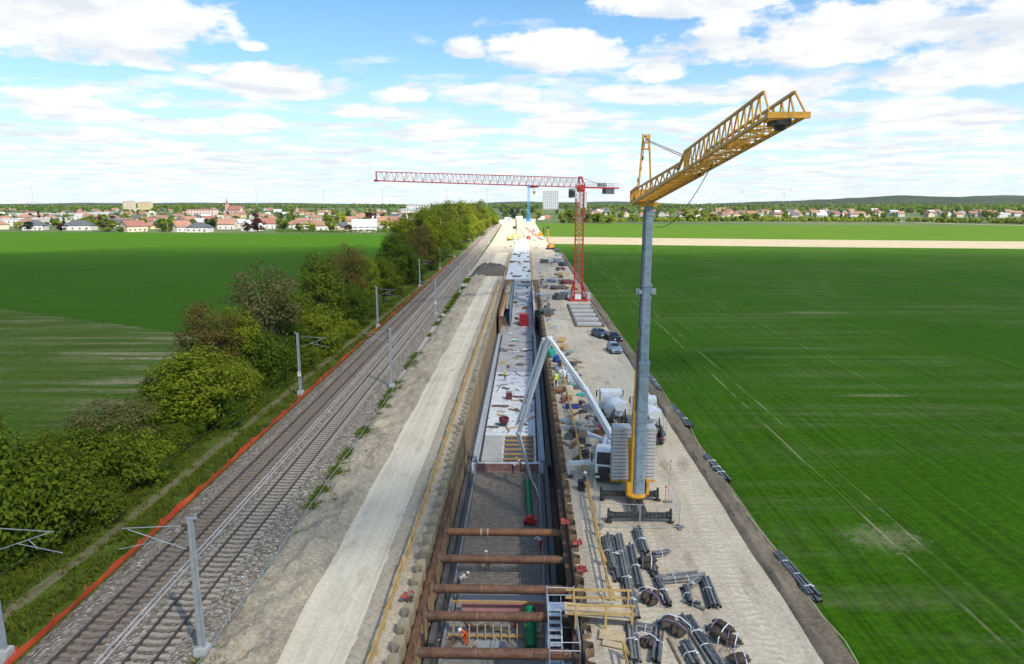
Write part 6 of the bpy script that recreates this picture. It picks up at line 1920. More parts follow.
LEAF = {
    'green': mat_leaf('fresh green leaves', (.066, .108, .007), (.118, .17, .010), (.18, .235, .018)),
    'dark': mat_leaf('dark green leaves', (.052, .095, .007), (.088, .145, .010), (.13, .195, .016)),
    'olive': mat_leaf('olive green leaves', (.085, .115, .010), (.135, .172, .014), (.19, .225, .024)),
    'lime': mat_leaf('yellow green spring leaves', (.14, .18, .010), (.205, .25, .014), (.275, .315, .024)),
    'brown': mat_leaf('brown budding twigs and leaves', (.115, .082, .022), (.165, .12, .028), (.21, .165, .04)),
    'blossom': mat_leaf('pale budding blossom and leaves', (.105, .108, .022), (.155, .152, .036), (.22, .20, .08)),
    'purple': mat_leaf('dark red copper leaves', (.030, .010, .012), (.055, .017, .018), (.085, .028, .026)),
    'pine': mat_leaf('blackish green conifer needles', (.010, .024, .010), (.018, .038, .016), (.028, .052, .022)),
    'white': mat_leaf('white spring blossom', (.22, .24, .16), (.42, .44, .36), (.55, .56, .48)),
}
m_bark = M('grey brown bark', (.09, .072, .055), .9, var=.3, scale=4)
import array


def leaf_mesh(name, seed, clumps, per, rx, rz, z0, leaf, shape='round', twig=True, shell=.55):
    """many small leaf faces in clumps through an uneven crown; base of crown at z0"""
    r = random.Random(seed); vs = []; fs = []
    cl = []
    for k in range(clumps):
        while True:
            p = Vector((r.uniform(-1, 1), r.uniform(-1, 1), r.uniform(-1, 1)))
            if shell * .8 < p.length < 1: break
        if shape == 'cone': kx = (1 - (p.z + 1) / 2) * 1.0 + .08; p.x *= kx; p.y *= kx
        elif shape == 'dome': p.z = abs(p.z) ** .8 * 2 - 1 if r.random() < .75 else p.z; kx = math.sqrt(max(.15, 1 - max(0, (p.z + 1) / 2) ** 2.2)); p.x *= kx / max(.5, math.sqrt(max(.05, 1 - p.z * p.z)) * .6 + .4); p.y *= kx
        lob = 1 + .20 * mnoise.noise(p * 1.7 + Vector((seed, 0, 0)))
        c = Vector((p.x * rx * .86 * lob, p.y * rx * .86 * lob, z0 + rz + p.z * rz * .9 * lob))
        cl.append((c, r.uniform(.65, 1.25)))
    R0 = rx * .30
    for c, s in cl:
        rad = R0 * s
        out = Vector((c.x, c.y, (c.z - z0 - rz) * .6 + .6)).normalized()
        for q in range(int(per * s)):
            d = Vector((r.gauss(0, 1), r.gauss(0, 1), r.gauss(0, 1))).normalized()
            p = c + d * rad * (r.random() ** .45); p.z = c.z + (p.z - c.z) * .8
            if p.z < .02: p.z = abs(p.z) + .02
            nrm = (d * .7 + out * .5 + Vector((r.uniform(-.6, .6), r.uniform(-.6, .6), r.uniform(-.2, .9)))).normalized()
            x = nrm.cross(Vector((r.uniform(-1, 1), r.uniform(-1, 1), r.uniform(-1, 1)))).normalized(); y = nrm.cross(x)
            l = leaf * r.uniform(.6, 1.35); w = l * r.uniform(.45, .75)
            o = len(vs)
            vs += [p - x * l * .5, p + y * w * .5 + nrm * l * .08, p + x * l * .5, p - y * w * .5 + nrm * l * .08]
            fs.append((o, o + 1, o + 2, o + 3))
    me = bpy.data.meshes.new(name); me.from_pydata([tuple(v) for v in vs], [], fs); me.materials.append(LEAF['green']); me.update()
    b = MB(); H = z0 + 2 * rz
    tr = max(.05, H * .016)
    b.path([(0, 0, -.1), (.02 * H, .01 * H, z0 + rz * .5), (0, .02 * H, z0 + rz * 1.3)], tr, 7)
    b.v = [(x * (1.3 - .8 * max(0, z) / H), y * (1.3 - .8 * max(0, z) / H), z) for x, y, z in b.v]
    for c, s in cl[::2 if clumps > 40 else 1]:
        zb = z0 * .7 + (c.z - z0) * r.uniform(.15, .45); base = Vector((0, 0, zb)); m = base.lerp(c, .55); m.z += .1 * rz
        b.tube(base, m, tr * .42, 5, tr * .25, cap=False); b.tube(m, c + (c - m) * .45, tr * .25, 4, tr * .06, cap=False)
    return me, b.mesh(name + '_trunk', m_bark)


# variants at a nominal size (radius 4, height about 9-10)
VAR = {}
for i in range(3): VAR['tree', i] = leaf_mesh('crown_tree', 11 + i, 90, 125, 3.7, 4.6, .5, .30, 'round')
for i in range(3): VAR['bush', i] = leaf_mesh('crown_bush', 31 + i, 80, 130, 4.0, 3.5, -.3, .30, 'round')
for i in range(2): VAR['thin', i] = leaf_mesh('crown_thin', 51 + i, 100, 95, 3.4, 4.8, .5, .22, 'round', shell=.35)
for i in range(3): VAR['small', i] = leaf_mesh('crown_small', 71 + i, 26, 34, 4.0, 4.2, .8, .95, 'round')
for i in range(2): VAR['cone', i] = leaf_mesh('crown_cone', 81 + i, 30, 30, 2.4, 5.2, .4, .8, 'cone')
HT = {'tree': 9.8, 'bush': 6.3, 'thin': 10.1, 'small': 9.2, 'cone': 10.8}
RADV = {'tree': 3.9, 'bush': 3.9, 'thin': 3.6, 'small': 4.0, 'cone': 2.4}


def tree(name, label, cat, loc, kind, leaf, rad, h, group=None, rz=None, v=None):
    n = len([k for k in VAR if k[0] == kind]); i = random.randrange(n) if v is None else v % n
    t = thing(name, label, cat, loc, random.uniform(0, 6.28) if rz is None else rz, group)
    s = (rad / RADV[kind], rad / RADV[kind], h / HT[kind])
    cm, tm = VAR[kind, i]
    c = bpy.data.objects.new('crown', cm); C.objects.link(c); c.parent = t; c.scale = s
    c.material_slots[0].link = 'OBJECT'; c.material_slots[0].material = LEAF[leaf]
    k = bpy.data.objects.new('trunk', tm); C.objects.link(k); k.parent = t; k.scale = s
    return t


# hedge row: (px of crown centre, py of crown top, X of the trunk, crown radius in px, kind, leaf, label)
HEDGE = [
    (-45, 455, -36, 62, 'bush', 'green', 'green bush at the bottom left corner beyond the first catenary mast'),
    (18, 466, -35, 62, 'bush', 'green', 'large leafy green bush nearest the camera at the left edge'),
    (70, 492, -33.2, 36, 'bush', 'green', 'green bush standing towards the grass verge, second from the left edge'),
    (58, 440, -39.0, 40, 'tree', 'lime', 'yellow green tree behind the large green one at the left edge'),
    (100, 408, -37.5, 48, 'thin', 'blossom', 'brownish budding bush with bare twigs above the verge side bush'),
    (128, 440, -33.6, 32, 'bush', 'lime', 'yellow green bush beside the earth path, below the budding one'),
    (150, 405, -37.5, 34, 'tree', 'green', 'green tree left of the bright green tree'),
    (30, 448, -38.0, 46, 'tree', 'green', 'rounded green tree rising behind the large leafy bush at the left edge'),
    (96, 436, -35.2, 40, 'bush', 'green', 'broad green bush filling the hedge below the brownish budding bush'),
    (128, 408, -39.0, 34, 'tree', 'lime', 'yellow green tree on the field side behind the brownish budding bush'),
    (166, 378, -38.5, 36, 'tree', 'green', 'green tree on the field side left of the bright green rounded one'),
    (238, 318, -37.0, 28, 'tree', 'lime', 'yellow green tree between the brown budding and the blossoming trees'),
    (292, 298, -37.8, 25, 'tree', 'green', 'upright green tree right behind the blossoming one'),
    (366, 262, -36.2, 16, 'tree', 'lime', 'yellow green tree behind the third left mast'),
    (186, 358, -35.6, 46, 'tree', 'lime', 'bright green tree with a rounded top, in front of the brown budding tree'),
    (207, 312, -39, 38, 'thin', 'brown', 'tall brown budding tree left of the blossoming one'),
    (232, 372, -33.4, 28, 'bush', 'lime', 'yellow green bush catching the light beside the verge'),
    (218, 400, -32.6, 20, 'bush', 'dark', 'low dark bush below the yellow green one'),
    (262, 277, -38, 40, 'thin', 'blossom', 'tall tree with pale budding blossom at the top, behind the numbered mast'),
    (258, 345, -34.6, 32, 'bush', 'dark', 'dark green bush under the blossoming tree'),
    (287, 330, -35.5, 26, 'tree', 'dark', 'dark green tree right of the blossoming one'),
    (318, 316, -32.8, 24, 'bush', 'lime', 'yellow green bush beside the third left mast'),
    (300, 352, -32.0, 17, 'bush', 'green', 'low green bush at the verge by the numbered mast'),
    (322, 264, -36.5, 26, 'tree', 'olive', 'olive green tree left of the brown budding pair'),
    (347, 253, -37.5, 24, 'thin', 'brown', 'brown budding tree left of the third mast'),
    (352, 290, -33.5, 18, 'tree', 'dark', 'dark tree behind the third left mast'),
    (345, 322, -32.0, 13, 'bush', 'lime', 'small yellow green bush at the verge before the third left mast'),
    (383, 262, -34.0, 17, 'tree', 'green', 'green tree right behind the third left mast'),
    (372, 298, -32.2, 11, 'bush', 'olive', 'small olive bush at the foot of the third left mast'),
    (396, 240, -38, 19, 'tree', 'dark', 'dark rounded tree in the middle of the hedge row'),
    (412, 258, -33.6, 14, 'bush', 'dark', 'dark bush behind the fourth left mast'),
    (420, 230, -37, 17, 'thin', 'brown', 'brown budding tree near the fourth left mast'),
    (432, 246, -33.4, 12, 'tree', 'olive', 'olive tree past the fourth left mast'),
    (424, 212, -44, 17, 'tree', 'lime', 'tall yellow green tree at the back of the hedge'),
    (440, 208, -41, 17, 'tree', 'olive', 'tall olive brown tree in the far hedge'),
    (447, 226, -34.6, 13, 'tree', 'lime', 'sunlit yellow green tree in the far hedge, lower'),
    (458, 205, -40, 15, 'tree', 'olive', 'tall brownish olive tree in the far hedge'),
    (460, 228, -33.6, 10, 'bush', 'green', 'green bush at the verge in the far hedge'),
    (466, 212, -36, 13, 'tree', 'lime', 'tall sunlit yellow green tree over the fifth left mast'),
    (472, 221, -33.5, 9, 'tree', 'green', 'green tree beside the sixth left mast'),
    (476, 204, -40, 12, 'tree', 'olive', 'olive tree near the far end of the hedge'),
    (483, 210, -36, 9, 'tree', 'lime', 'yellow green tree near the far end of the hedge'),
    (489, 209, -36, 8, 'tree', 'green', 'green tree at the far end of the hedge'),
    (406, 222, -52, 17, 'tree', 'lime', 'yellow green tree at the field corner, left of the far hedge'),
    (480, 222, -32.5, 7, 'bush', 'lime', 'pale green bush by the rails at the far end of the hedge'),
    (494, 216, -31, 6, 'tree', 'lime', 'last yellow green tree of the hedge beside the rails'),
]
for k, (px, py, X_, rp, kind, leaf, lab) in enumerate(HEDGE):
    s = (px - 526) / X_; zc_ = FPX / s
    y = (zc_ - 18 * math.sin(PITCH)) / math.cos(PITCH)
    top = on_z = None
    d = CAM_M @ Vector(((px - 512) / FPX, (332 - py) / FPX, -1)); top = CAM_H + d.z * (y / d.y)
    rad = rp / s * 1.12
    h = max(top * 1.2, rad * 1.15)
    tree('hedge_tree' if kind != 'bush' else 'hedge_bush', lab, 'tree' if kind != 'bush' else 'bush', (X_, y, 0), kind, leaf, rad, h, 'trees and bushes along the railway', v=k)
# undergrowth filling the hedge foot: small shrubs, each its own
r5 = random.Random(5)
yy = 37.0; k = 0
while yy < 300:
    x = -33.5 - r5.uniform(0, 5.5); rad = r5.uniform(1.7, 2.6)
    px_, py_ = pixel((x, yy, 1))
    side = 'on the verge side' if x > -35.5 else 'in the middle of the hedge' if x > -37.5 else 'on the field side'
    where = 'near the left edge of the photo' if px_ < 60 else 'below the bright green tree' if px_ < 200 else 'by the numbered mast' if px_ < 300 else 'by the third left mast' if px_ < 385 else 'by the fourth left mast' if px_ < 430 else 'in the far hedge'
    tree('shrub', 'low hedge shrub %s, %s' % (where, side), 'shrub', (x, yy, 0), 'bush', r5.choice(['dark', 'dark', 'olive', 'green']), rad, r5.uniform(2.2, 3.6), 'low undergrowth shrubs of the hedge')
    yy += r5.uniform(1.6, 3.4) * (1 + yy / 150); k += 1

# ------------------------------------------------------------------ grass and weeds (uncountable)
def tufts(name, label, spots, hmin, hmax, wid, mat, blades=8):
    r = random.Random(9); vs = []; fs = []
    for (x, y, z) in spots:
        for q in range(blades):
            a = r.uniform(0, 6.28); h = r.uniform(hmin, hmax); bx_, by_ = x + r.uniform(-.2, .2), y + r.uniform(-.2, .2)
            dx, dy = math.cos(a), math.sin(a); o = len(vs); ln = r.uniform(.2, .7) * h
            vs += [(bx_ - dy * wid, by_ + dx * wid, z), (bx_ + dy * wid, by_ - dx * wid, z), (bx_ + dx * ln + dy * wid * .6, by_ + dy * ln - dx * wid * .6, z + h * .8), (bx_ + dx * ln * 1.5, by_ + dy * ln * 1.5, z + h)]
            fs.append((o, o + 1, o + 2, o + 3))
    me = bpy.data.meshes.new(name); me.from_pydata(vs, [], fs); me.materials.append(mat); me.update()
    o = bpy.data.objects.new(name, me); C.objects.link(o); o['kind'] = 'stuff'; o['label'] = label; o['category'] = 'grass'
    return o
r6 = random.Random(12); sp = []
for k in range(9000):
    y = 20 + 190 * r6.random() ** 1.9; x = r6.uniform(-33.5, -27.9)
    if -31.2 < x < -29.8 and r6.random() < .85: continue
    if mnoise.noise(Vector((x * .5, y * .3, 1))) < -.25: continue
    sp.append((x, y, .03))
tufts('grass', 'rough grass on the verge between the hedge and the orange mesh', sp, .12, .5, .035, LEAF['olive'])
sp = []
for k in range(9000):
    y = 22 + 200 * r6.random() ** 1.7; x = -16.75 - max(0, y - 85) * .011 + r6.gauss(0, .42)
    if mnoise.noise(Vector((x * .2, y * .18, 5))) + .25 * mnoise.noise(Vector((x, y * .9, 8))) < -.08: continue
    sp.append((x, y, .08))
tufts('weeds', 'green weeds along the ballast foot and wire', sp, .10, .42, .045, LEAF['green'], 8)
# ------------------------------------------------------------------ town
ROOF = {'orange tiled': M('orange roof tiles', (.21, .11, .075), .8, var=.25, scale=.5), 'red tiled': M('red roof tiles', (.17, .072, .055), .8, var=.25, scale=.5),
        'dark grey': M('dark grey roof', (.055, .06, .07), .7, var=.2, scale=.5), 'brown': M('brown roof tiles', (.16, .09, .065), .8, var=.25, scale=.5), 'light grey': M('light grey roof', (.36, .37, .39), .7, var=.15, scale=.5)}
WALL = {'white': M('white render', (.43, .42, .405), .85, var=.06, scale=.3), 'cream': M('cream render', (.46, .39, .29), .85, var=.08, scale=.3), 'pale grey': M('pale grey render', (.36, .365, .37), .85, var=.08, scale=.3), 'yellow': M('pale yellow render', (.46, .37, .20), .85, var=.08, scale=.3)}
m_win = M('dark window pane', (.05, .06, .075), .15, var=.2)
m_chim = M('chimney brick', (.28, .14, .10), .85)


def house(label, loc, rz, w, d, h, rh, roof, wall, group=None, hip=False, wins=3, cat='house', name='house', chimney=True, flat=False):
    t = thing(name, label, cat, loc, rz, group)
    b = MB()
    if flat: b.box((0, 0, h / 2), (w, d, h))
    elif hip: b.box((0, 0, h / 2), (w, d, h))
    else: b.prism([(-d / 2, 0), (d / 2, 0), (d / 2, h), (0, h + rh), (-d / 2, h)], -w / 2, w / 2, 'x')
    b.build('wall', WALL[wall], t)
    b = MB(); e = .45
    if flat: b.box((0, 0, h + .2), (w + .4, d + .4, .4))
    elif hip:
        q = min(w, d) / 2
        vs = [(-w / 2 - e, -d / 2 - e, h - .1), (w / 2 + e, -d / 2 - e, h - .1), (w / 2 + e, d / 2 + e, h - .1), (-w / 2 - e, d / 2 + e, h - .1), (-w / 2 + q, 0, h + rh), (w / 2 - q, 0, h + rh)]
        b.add(vs, [(3, 2, 1, 0), (0, 1, 5, 4), (1, 2, 5), (2, 3, 4, 5), (3, 0, 4)])
    else:
        sl = rh / (d / 2)
        for s in (-1, 1):
            y0, z0 = s * (d / 2 + e), h - e * sl
            vs = []
            for x in (-w / 2 - e, w / 2 + e): vs += [(x, y0, z0 + .03), (x, 0, h + rh + .03), (x, 0, h + rh + .28), (x, y0, z0 + .28)]
            b.add(vs, [(0, 1, 2, 3), (7, 6, 5, 4), (0, 4, 5, 1), (1, 5, 6, 2), (2, 6, 7, 3), (3, 7, 4, 0)])
    ro = b.build('roof', ROOF[roof], t)
    if chimney:
        b = MB(); b.box((w * .2, d * .12, h + rh + .2), (.7, .7, 1.8)); b.build('chimney', m_chim, ro)
    fl = 2 if h > 4.6 else 1
    for k in range(wins):
        for q in range(fl):
            b = MB(); b.box(((k + .5) * w / wins - w / 2, -d / 2 - .03, 1.6 + q * 2.8), (1.3, .10, 1.35)); b.build('window', m_win, t)
    if not hip and not flat:
        for s in (-1, 1):
            b = MB(); b.box((s * (w / 2 + .03), 0, h * .55), (.10, 1.3, 1.3)); b.build('window', m_win, t)
            b = MB(); b.box((s * (w / 2 + .03), 0, h + rh * .35), (.10, 1.0, 1.1)); b.build('window', m_win, t)
    b = MB(); b.box((w * .33, -d / 2 - .04, 1.05), (1.0, .12, 2.1)); b.build('door', m_woodd, t)
    return t


PLACED = []
def free(x, y, r):
    for (a, c, q) in PLACED:
        if (a - x) ** 2 + (c - y) ** 2 < (q + r) ** 2: return False
    PLACED.append((x, y, r)); return True
def seat(px, py):
    p = at(px, py, 0); return p

# ---- named front row and landmarks, left of the railway
for px, py, w, d, h, rh, roof, wall, hip, rz, lab in [
    (36, 230, 16, 12, 4.2, 4.4, 'dark grey', 'white', True, .2, 'house with a dark pyramid roof in the front row at the left edge'),
    (80, 230, 24, 12, 4.2, 4.0, 'dark grey', 'white', True, .1, 'long dark roofed house in the front row at the left'),
    (134, 231.5, 17, 11, 4.6, 4.4, 'red tiled', 'cream', False, R(60), 'cream gabled house with a red brown roof in the front row'),
    (181, 231.5, 15, 11, 4.2, 4.6, 'orange tiled', 'white', False, R(62), 'white gabled house with an orange roof in the front row'),
    (200, 232, 18, 11, 4.0, 3.6, 'dark grey', 'white', True, 0, 'long low white house with a dark grey roof in the front row'),
    (228, 229, 15, 11, 4.6, 5.0, 'orange tiled', 'white', False, .1, 'house with a bright orange red roof at the middle of the front row'),
    (252, 231, 14, 11, 4.6, 4.4, 'light grey', 'white', False, R(70), 'white house with a light grey roof at the front row beside the copper tree'),
    (268, 228.5, 14, 11, 4.8, 4.6, 'red tiled', 'white', False, .2, 'white house with a red roof right of the copper tree'),
    (321, 230.5, 13, 10, 4.4, 4.2, 'brown', 'white', False, .3, 'white house with a brown roof between the bright green trees'),
    (365, 232, 19, 12, 4.8, 5.2, 'light grey', 'white', False, R(10), 'large white house with a pale grey roof in the front row near the railway hedge'),
    (388, 226, 20, 12, 4.6, 4.8, 'orange tiled', 'cream', False, .05, 'wide house with an orange roof right of the large white one'),
]:
    p = seat(px, py); PLACED.append((p.x, p.y, w * .55)); house(lab, (p.x, p.y, 0), rz, w, d, h, rh, ROOF and roof, wall, 'front row houses left of the railway', hip, 4 if w > 15 else 3)
for px, py, w, h, lab in [(22, 226, 46, 7, 'long white hall at the left edge of the town, nearer'), (50, 223.5, 40, 6, 'long white hall behind the pyramid roofed house'), (72, 219.5, 70, 8, 'long pale hall in the middle of the left town'), (28, 218, 60, 7, 'long pale hall at the left, farther'), (104, 217.5, 48, 8, 'white hall farther right in the left town'), (405, 217, 40, 7, 'pale hall left of the white town block')]:
    p = seat(px, py); PLACED.append((p.x, p.y, w * .5)); house(lab, (p.x, p.y, 0), 0.03, w, 22, h, 1.5, 'light grey', 'white', 'large halls of the left town', flat=True, wins=9, cat='hall', name='hall', chimney=False)
# church
p = seat(229, 216); PLACED.append((p.x, p.y, 30))
k = (p.y) / 900.0
t = thing('church', 'pale church with a pink tower, red roof and dark spire rising over the town', 'church', (p.x, p.y, 0), R(-8)); t.scale = (.72, .72, .72)
m_church = M('pale pink church render', (.45, .29, .26), .85, var=.08)
b = MB(); b.prism([(-8, 0), (8, 0), (8, 15), (0, 24), (-8, 15)], 0, 34, 'x'); b.build('nave', m_church, t)
b = MB()
for s in (-1, 1): b.add([(-.5, s * 8.8, 14.3), (34.6, s * 8.8, 14.3), (34.6, 0, 24.3), (-.5, 0, 24.3), (-.5, s * 8.8, 14.8), (34.6, s * 8.8, 14.8), (34.6, 0, 24.8), (-.5, 0, 24.8)], [(0, 1, 2, 3), (7, 6, 5, 4), (0, 4, 5, 1), (1, 5, 6, 2), (2, 6, 7, 3), (3, 7, 4, 0)])
b.build('roof', ROOF['red tiled'], t)
b = MB(); b.box((-3, 0, 14), (6.4, 6.4, 28)); b.build('tower', m_church, t)
b = MB(); b.lathe([(4.2, 28), (3.4, 30), (2.6, 33), (1.5, 36), (.2, 42)], (-3, 0, 0), 8); b.tube((-3, 0, 41), (-3, 0, 44), .2, 5); b.build('spire', M('dark red copper roof', (.20, .06, .06), .6), t)
for x in (5, 13, 21, 29):
    b = MB(); b.box((x, -8.05, 8), (1.8, .2, 6)); b.build('window', m_win, t)
b = MB(); b.box((-3, -3.3, 24), (1.8, .2, 3)); b.build('window', m_win, t)
# apartment blocks and white town block, far high-rise pair
def block(label, px, py, w, d, h, wall, rows, cols, cat='apartment block', roof='light grey', name='apartment_block', rz=0.0):
    p = seat(px, py); PLACED.append((p.x, p.y, w * .6)); t = thing(name, label, cat, (p.x, p.y, 0), rz)
    b = MB(); b.box((0, 0, h / 2), (w, d, h)); b.build('wall', wall, t)
    b = MB(); b.box((0, 0, h + .3), (w + .6, d + .6, .6)); b.box((w * .1, 0, h + 1.6), (w * .25, d * .4, 2.2)); b.build('roof', ROOF[roof], t)
    for r in range(rows):
        for c in range(cols):
            if rows * cols > 100: continue
            b = MB(); b.box(((c + .5) * w / cols - w / 2, -d / 2 - .04, (r + .5) * h / rows), (w / cols * .5, .12, h / rows * .45)); b.build('window', m_win, t)
    return t
block('tan apartment block on the left skyline, left one of a pair', 130, 212, 24, 14, 26, WALL['cream'], 6, 5)
block('tan apartment block on the left skyline, right one of a pair', 146, 212, 30, 14, 24, WALL['yellow'], 6, 6)
block('wide pale building below the church in the left town', 203, 217, 44, 16, 12, M('pinkish render', (.52, .38, .34), .85), 3, 9, 'building', 'red tiled')
block('white stepped town block near the railway hedge', 419, 216.5, 38, 18, 20, WALL['white'], 5, 8, 'building')
block('lower white wing of the stepped town block', 410, 217.2, 26, 16, 13, WALL['white'], 3, 6, 'building')
p = seat(552, 211)
m_grey = M('grey concrete tower cladding', (.36, .38, .40), .8, var=.08)
block('grey high rise block behind the red crane jib, left and wider one', 550.5, 209.2, 52, 20, 60, m_grey, 12, 8, 'high rise', 'light grey', 'high_rise')
block('grey high rise block right behind the red crane tower', 583, 209.2, 24, 20, 58, m_grey, 12, 4, 'high rise', 'light grey', 'high_rise')

# ---- scattered houses
r7 = random.Random(77)
def zone_l(px):
    return 'by the long halls' if px < 60 else 'left of the apartment pair' if px < 115 else 'below the apartment pair' if px < 165 else 'left of the church' if px < 215 else 'below the church' if px < 250 else 'right of the church' if px < 290 else 'above the field hedge' if px < 340 else 'behind the large white house' if px < 392 else 'near the stepped block'
def zone_r(px):
    return 'by the red crane tower' if px < 610 else 'left of the grey crane mast' if px < 640 else 'right of the grey crane mast' if px < 690 else 'behind the bright field' if px < 760 else 'left of the wooded hill' if px < 830 else 'below the wooded hill' if px < 910 else 'under the far right hillside'
scat = []
tries = 0
while len([s for s in scat if s[0] == 'l']) < 170 and tries < 4000:
    tries += 1
    px = r7.uniform(-10, 440); py = 232 - 21 * r7.random() ** .8
    if py > 229.5 and r7.random() < .7: continue
    p = at(px, py, 0)
    if not free(p.x, p.y, 8.0 + p.y * .003): continue
    scat.append(('l', px, py, p))
tries = 0
while len([s for s in scat if s[0] == 'r']) < 118 and tries < 4000:
    tries += 1
    px = r7.uniform(590, 1030); py = 217.5 - 6.5 * r7.random()
    if px < 690 and r7.random() < .3: continue
    p = at(px, py, 0)
    if not free(p.x, p.y, 8.0 + p.y * .002): continue
    scat.append(('r', px, py, p))
labs = {}
items = []
for side, px, py, p in scat:
    roof = r7.choices(['orange tiled', 'red tiled', 'dark grey', 'brown', 'light grey'], [4, 3.5, 2, 2.5, 1.8])[0]
    wall = r7.choices(['white', 'cream', 'pale grey', 'yellow'], [5, 2, 1.5, 1])[0]
    dist = p.y
    if side == 'l': row = 'front rows' if dist < 750 else 'middle rows' if dist < 1150 else 'back rows'; z = zone_l(px)
    else: row = 'front rows' if dist < 1300 else 'middle rows' if dist < 1900 else 'back rows'; z = zone_r(px)
    key = '%s house, %s roof, in the %s %s' % (wall, roof, row, z)
    items.append((side, px, py, p, roof, wall, key)); labs.setdefault(key, []).append(px)
for side, px, py, p, roof, wall, key in items:
    L = sorted(labs[key]); lab = key
    if len(L) == 2: lab = key + (' (left)' if px == L[0] else ' (right)')
    elif len(L) == 3: lab = key + (' (leftmost)' if px == L[0] else ' (middle)' if px == L[1] else ' (rightmost)')
    sc = 1.0 + max(0, (p.y - 1200)) * .0002
    w = r7.uniform(10.5, 16) * sc; d = r7.uniform(8.5, 11) * sc; h = r7.choice([3.2, 4.6, 5.0]) * sc; rh = r7.uniform(2.8, 4.2) * sc
    house(lab, (p.x, p.y, 0), r7.choice([0, 0, R(90), .2, -.3, R(75)]), w, d, h, rh, roof, wall, 'town houses', r7.random() < .25, 3, chimney=p.y < 800)

# ---- trees among the houses and in front of the town
def tlab(key, px, d):
    d.setdefault(key, []).append(px)
spots = []
for px, py, rp, top, leaf, kind, lab in [
    (108, 231.5, 13, 219, 'green', 'small', 'broad bright green tree in the front row beside the cream house'), (166, 232, 9, 217, 'green', 'small', 'round green tree between the cream and the white gabled houses'),
    (62, 231, 6, 223, 'purple', 'small', 'small copper tree between the two dark roofed houses'), (258, 232, 9, 217, 'purple', 'small', 'dark copper tree at the front row, left of the red roofed house'),
    (300, 231, 5, 224, 'lime', 'small', 'yellow green small tree at the field hedge'), (310, 231, 7, 222, 'lime', 'small', 'yellow green tree beside the brown roofed house'), (331, 231.5, 9, 214, 'green', 'small', 'tall bright green tree left of the large white house'),
    (342, 230, 7, 211, 'lime', 'small', 'pale yellow green tree beside the tall bright green one'), (371, 226, 7, 211, 'purple', 'small', 'dark copper tree above the large white house'), (349, 231, 5, 224, 'purple', 'small', 'low copper tree left of the large white house'),
    (385, 231, 6, 219, 'lime', 'small', 'yellow green tree right of the large white house'), (247, 232, 5, 222, 'purple', 'small', 'copper bush at the field edge left of the red roofed house'), (283, 230, 8, 219, 'dark', 'small', 'dark green tree at the field hedge'),
    (406, 232, 8, 218, 'green', 'small', 'green tree at the field corner near the railway hedge'), (393, 232.5, 6, 220, 'lime', 'small', 'bright tree at the field corner near the orange roof'), (120, 232, 5, 226, 'dark', 'small', 'small dark tree left of the cream house'),
    # right of the site
    (570, 223, 9, 207, 'green', 'small', 'green tree left of the red crane tower'), (562, 222, 5, 211, 'lime', 'small', 'yellow green tree beside the high rise'), (586, 223, 7, 208, 'blossom', 'small', 'pale blossoming tree behind the red crane tower'), (598, 223, 9, 212, 'green', 'small', 'round green tree right of the red crane tower'),
    (609, 223.5, 7, 214, 'lime', 'small', 'low yellow green tree right of the red crane tower'), (633, 222, 6, 213, 'lime', 'small', 'yellow green bush left of the grey mast'), (690, 221, 10, 208, 'lime', 'small', 'bright yellow green tree right of the grey mast'),
    (745, 221, 8, 212, 'lime', 'small', 'bright yellow green tree at the middle of the far field'), (755, 221, 6, 212, 'green', 'small', 'green tree beside the bright yellow one'), (712, 221, 8, 213, 'olive', 'small', 'olive shrubby tree at the far field edge'),
    (532, 213, 6, 205, 'dark', 'small', 'dark tree left of the high rise'), (514, 219, 6, 207, 'pine', 'small', 'dark tree behind the far end of the rails'), (505, 218, 6, 205, 'dark', 'small', 'dark tree beside the far end of the hedge'), (538, 220, 5, 208, 'lime', 'small', 'yellow green tree at the far end of the site'), (524, 219, 4, 209, 'dark', 'small', 'dark small tree behind the blue crane'),
]:
    p = seat(px, py); s = FPX / (p.y * math.cos(PITCH) + 18 * math.sin(PITCH)); d = CAM_M @ Vector(((px - 512) / FPX, (332 - top) / FPX, -1)); h = CAM_H + d.z * (p.y / d.y)
    tree('town_tree', lab, 'tree', (p.x, p.y, 0), kind, leaf, rp / s, max(3, h), 'trees in and before the town')
LN = {'green': 'green', 'dark': 'dark green', 'olive': 'olive', 'lime': 'yellow green', 'purple': 'copper red', 'pine': 'blackish conifer', 'brown': 'brown budding', 'blossom': 'pale blossoming', 'white': 'white blossoming'}
td = {}; ti = []
cnt = 0
while cnt < 165:
    px = r7.uniform(-10, 470); py = 231.5 - 21.0 * r7.random() ** .85
    p = at(px, py, 0)
    if not free(p.x, p.y, 1.5): continue
    leaf = r7.choices(['green', 'dark', 'olive', 'lime', 'purple', 'pine'], [2.6, 5.0, 1.6, .9, .6, 2.8])[0]
    row = 'front rows' if p.y < 750 else 'middle rows' if p.y < 1150 else 'back rows'
    key = '%s town tree in the %s, %s' % (LN[leaf], row, zone_l(px)); ti.append((px, p, leaf, key, 1)); td.setdefault(key, []).append(px); cnt += 1
cnt = 0
while cnt < 98:
    px = r7.uniform(556, 1035); f = r7.random()
    py = 221 - 10 * f
    p = at(px, py, 0)
    if not free(p.x, p.y, 2.0): continue
    leaf = r7.choices(['green', 'dark', 'olive', 'lime', 'pine', 'blossom'], [3, 3.5, 3.0, 2.2 if py > 216 else .6, 1.4, .8])[0]
    row = 'front rows' if p.y < 1100 else 'middle rows' if p.y < 1700 else 'back rows'
    key = '%s town tree in the %s, %s' % (LN[leaf], row, zone_r(px)); ti.append((px, p, leaf, key, 1)); td.setdefault(key, []).append(px); cnt += 1
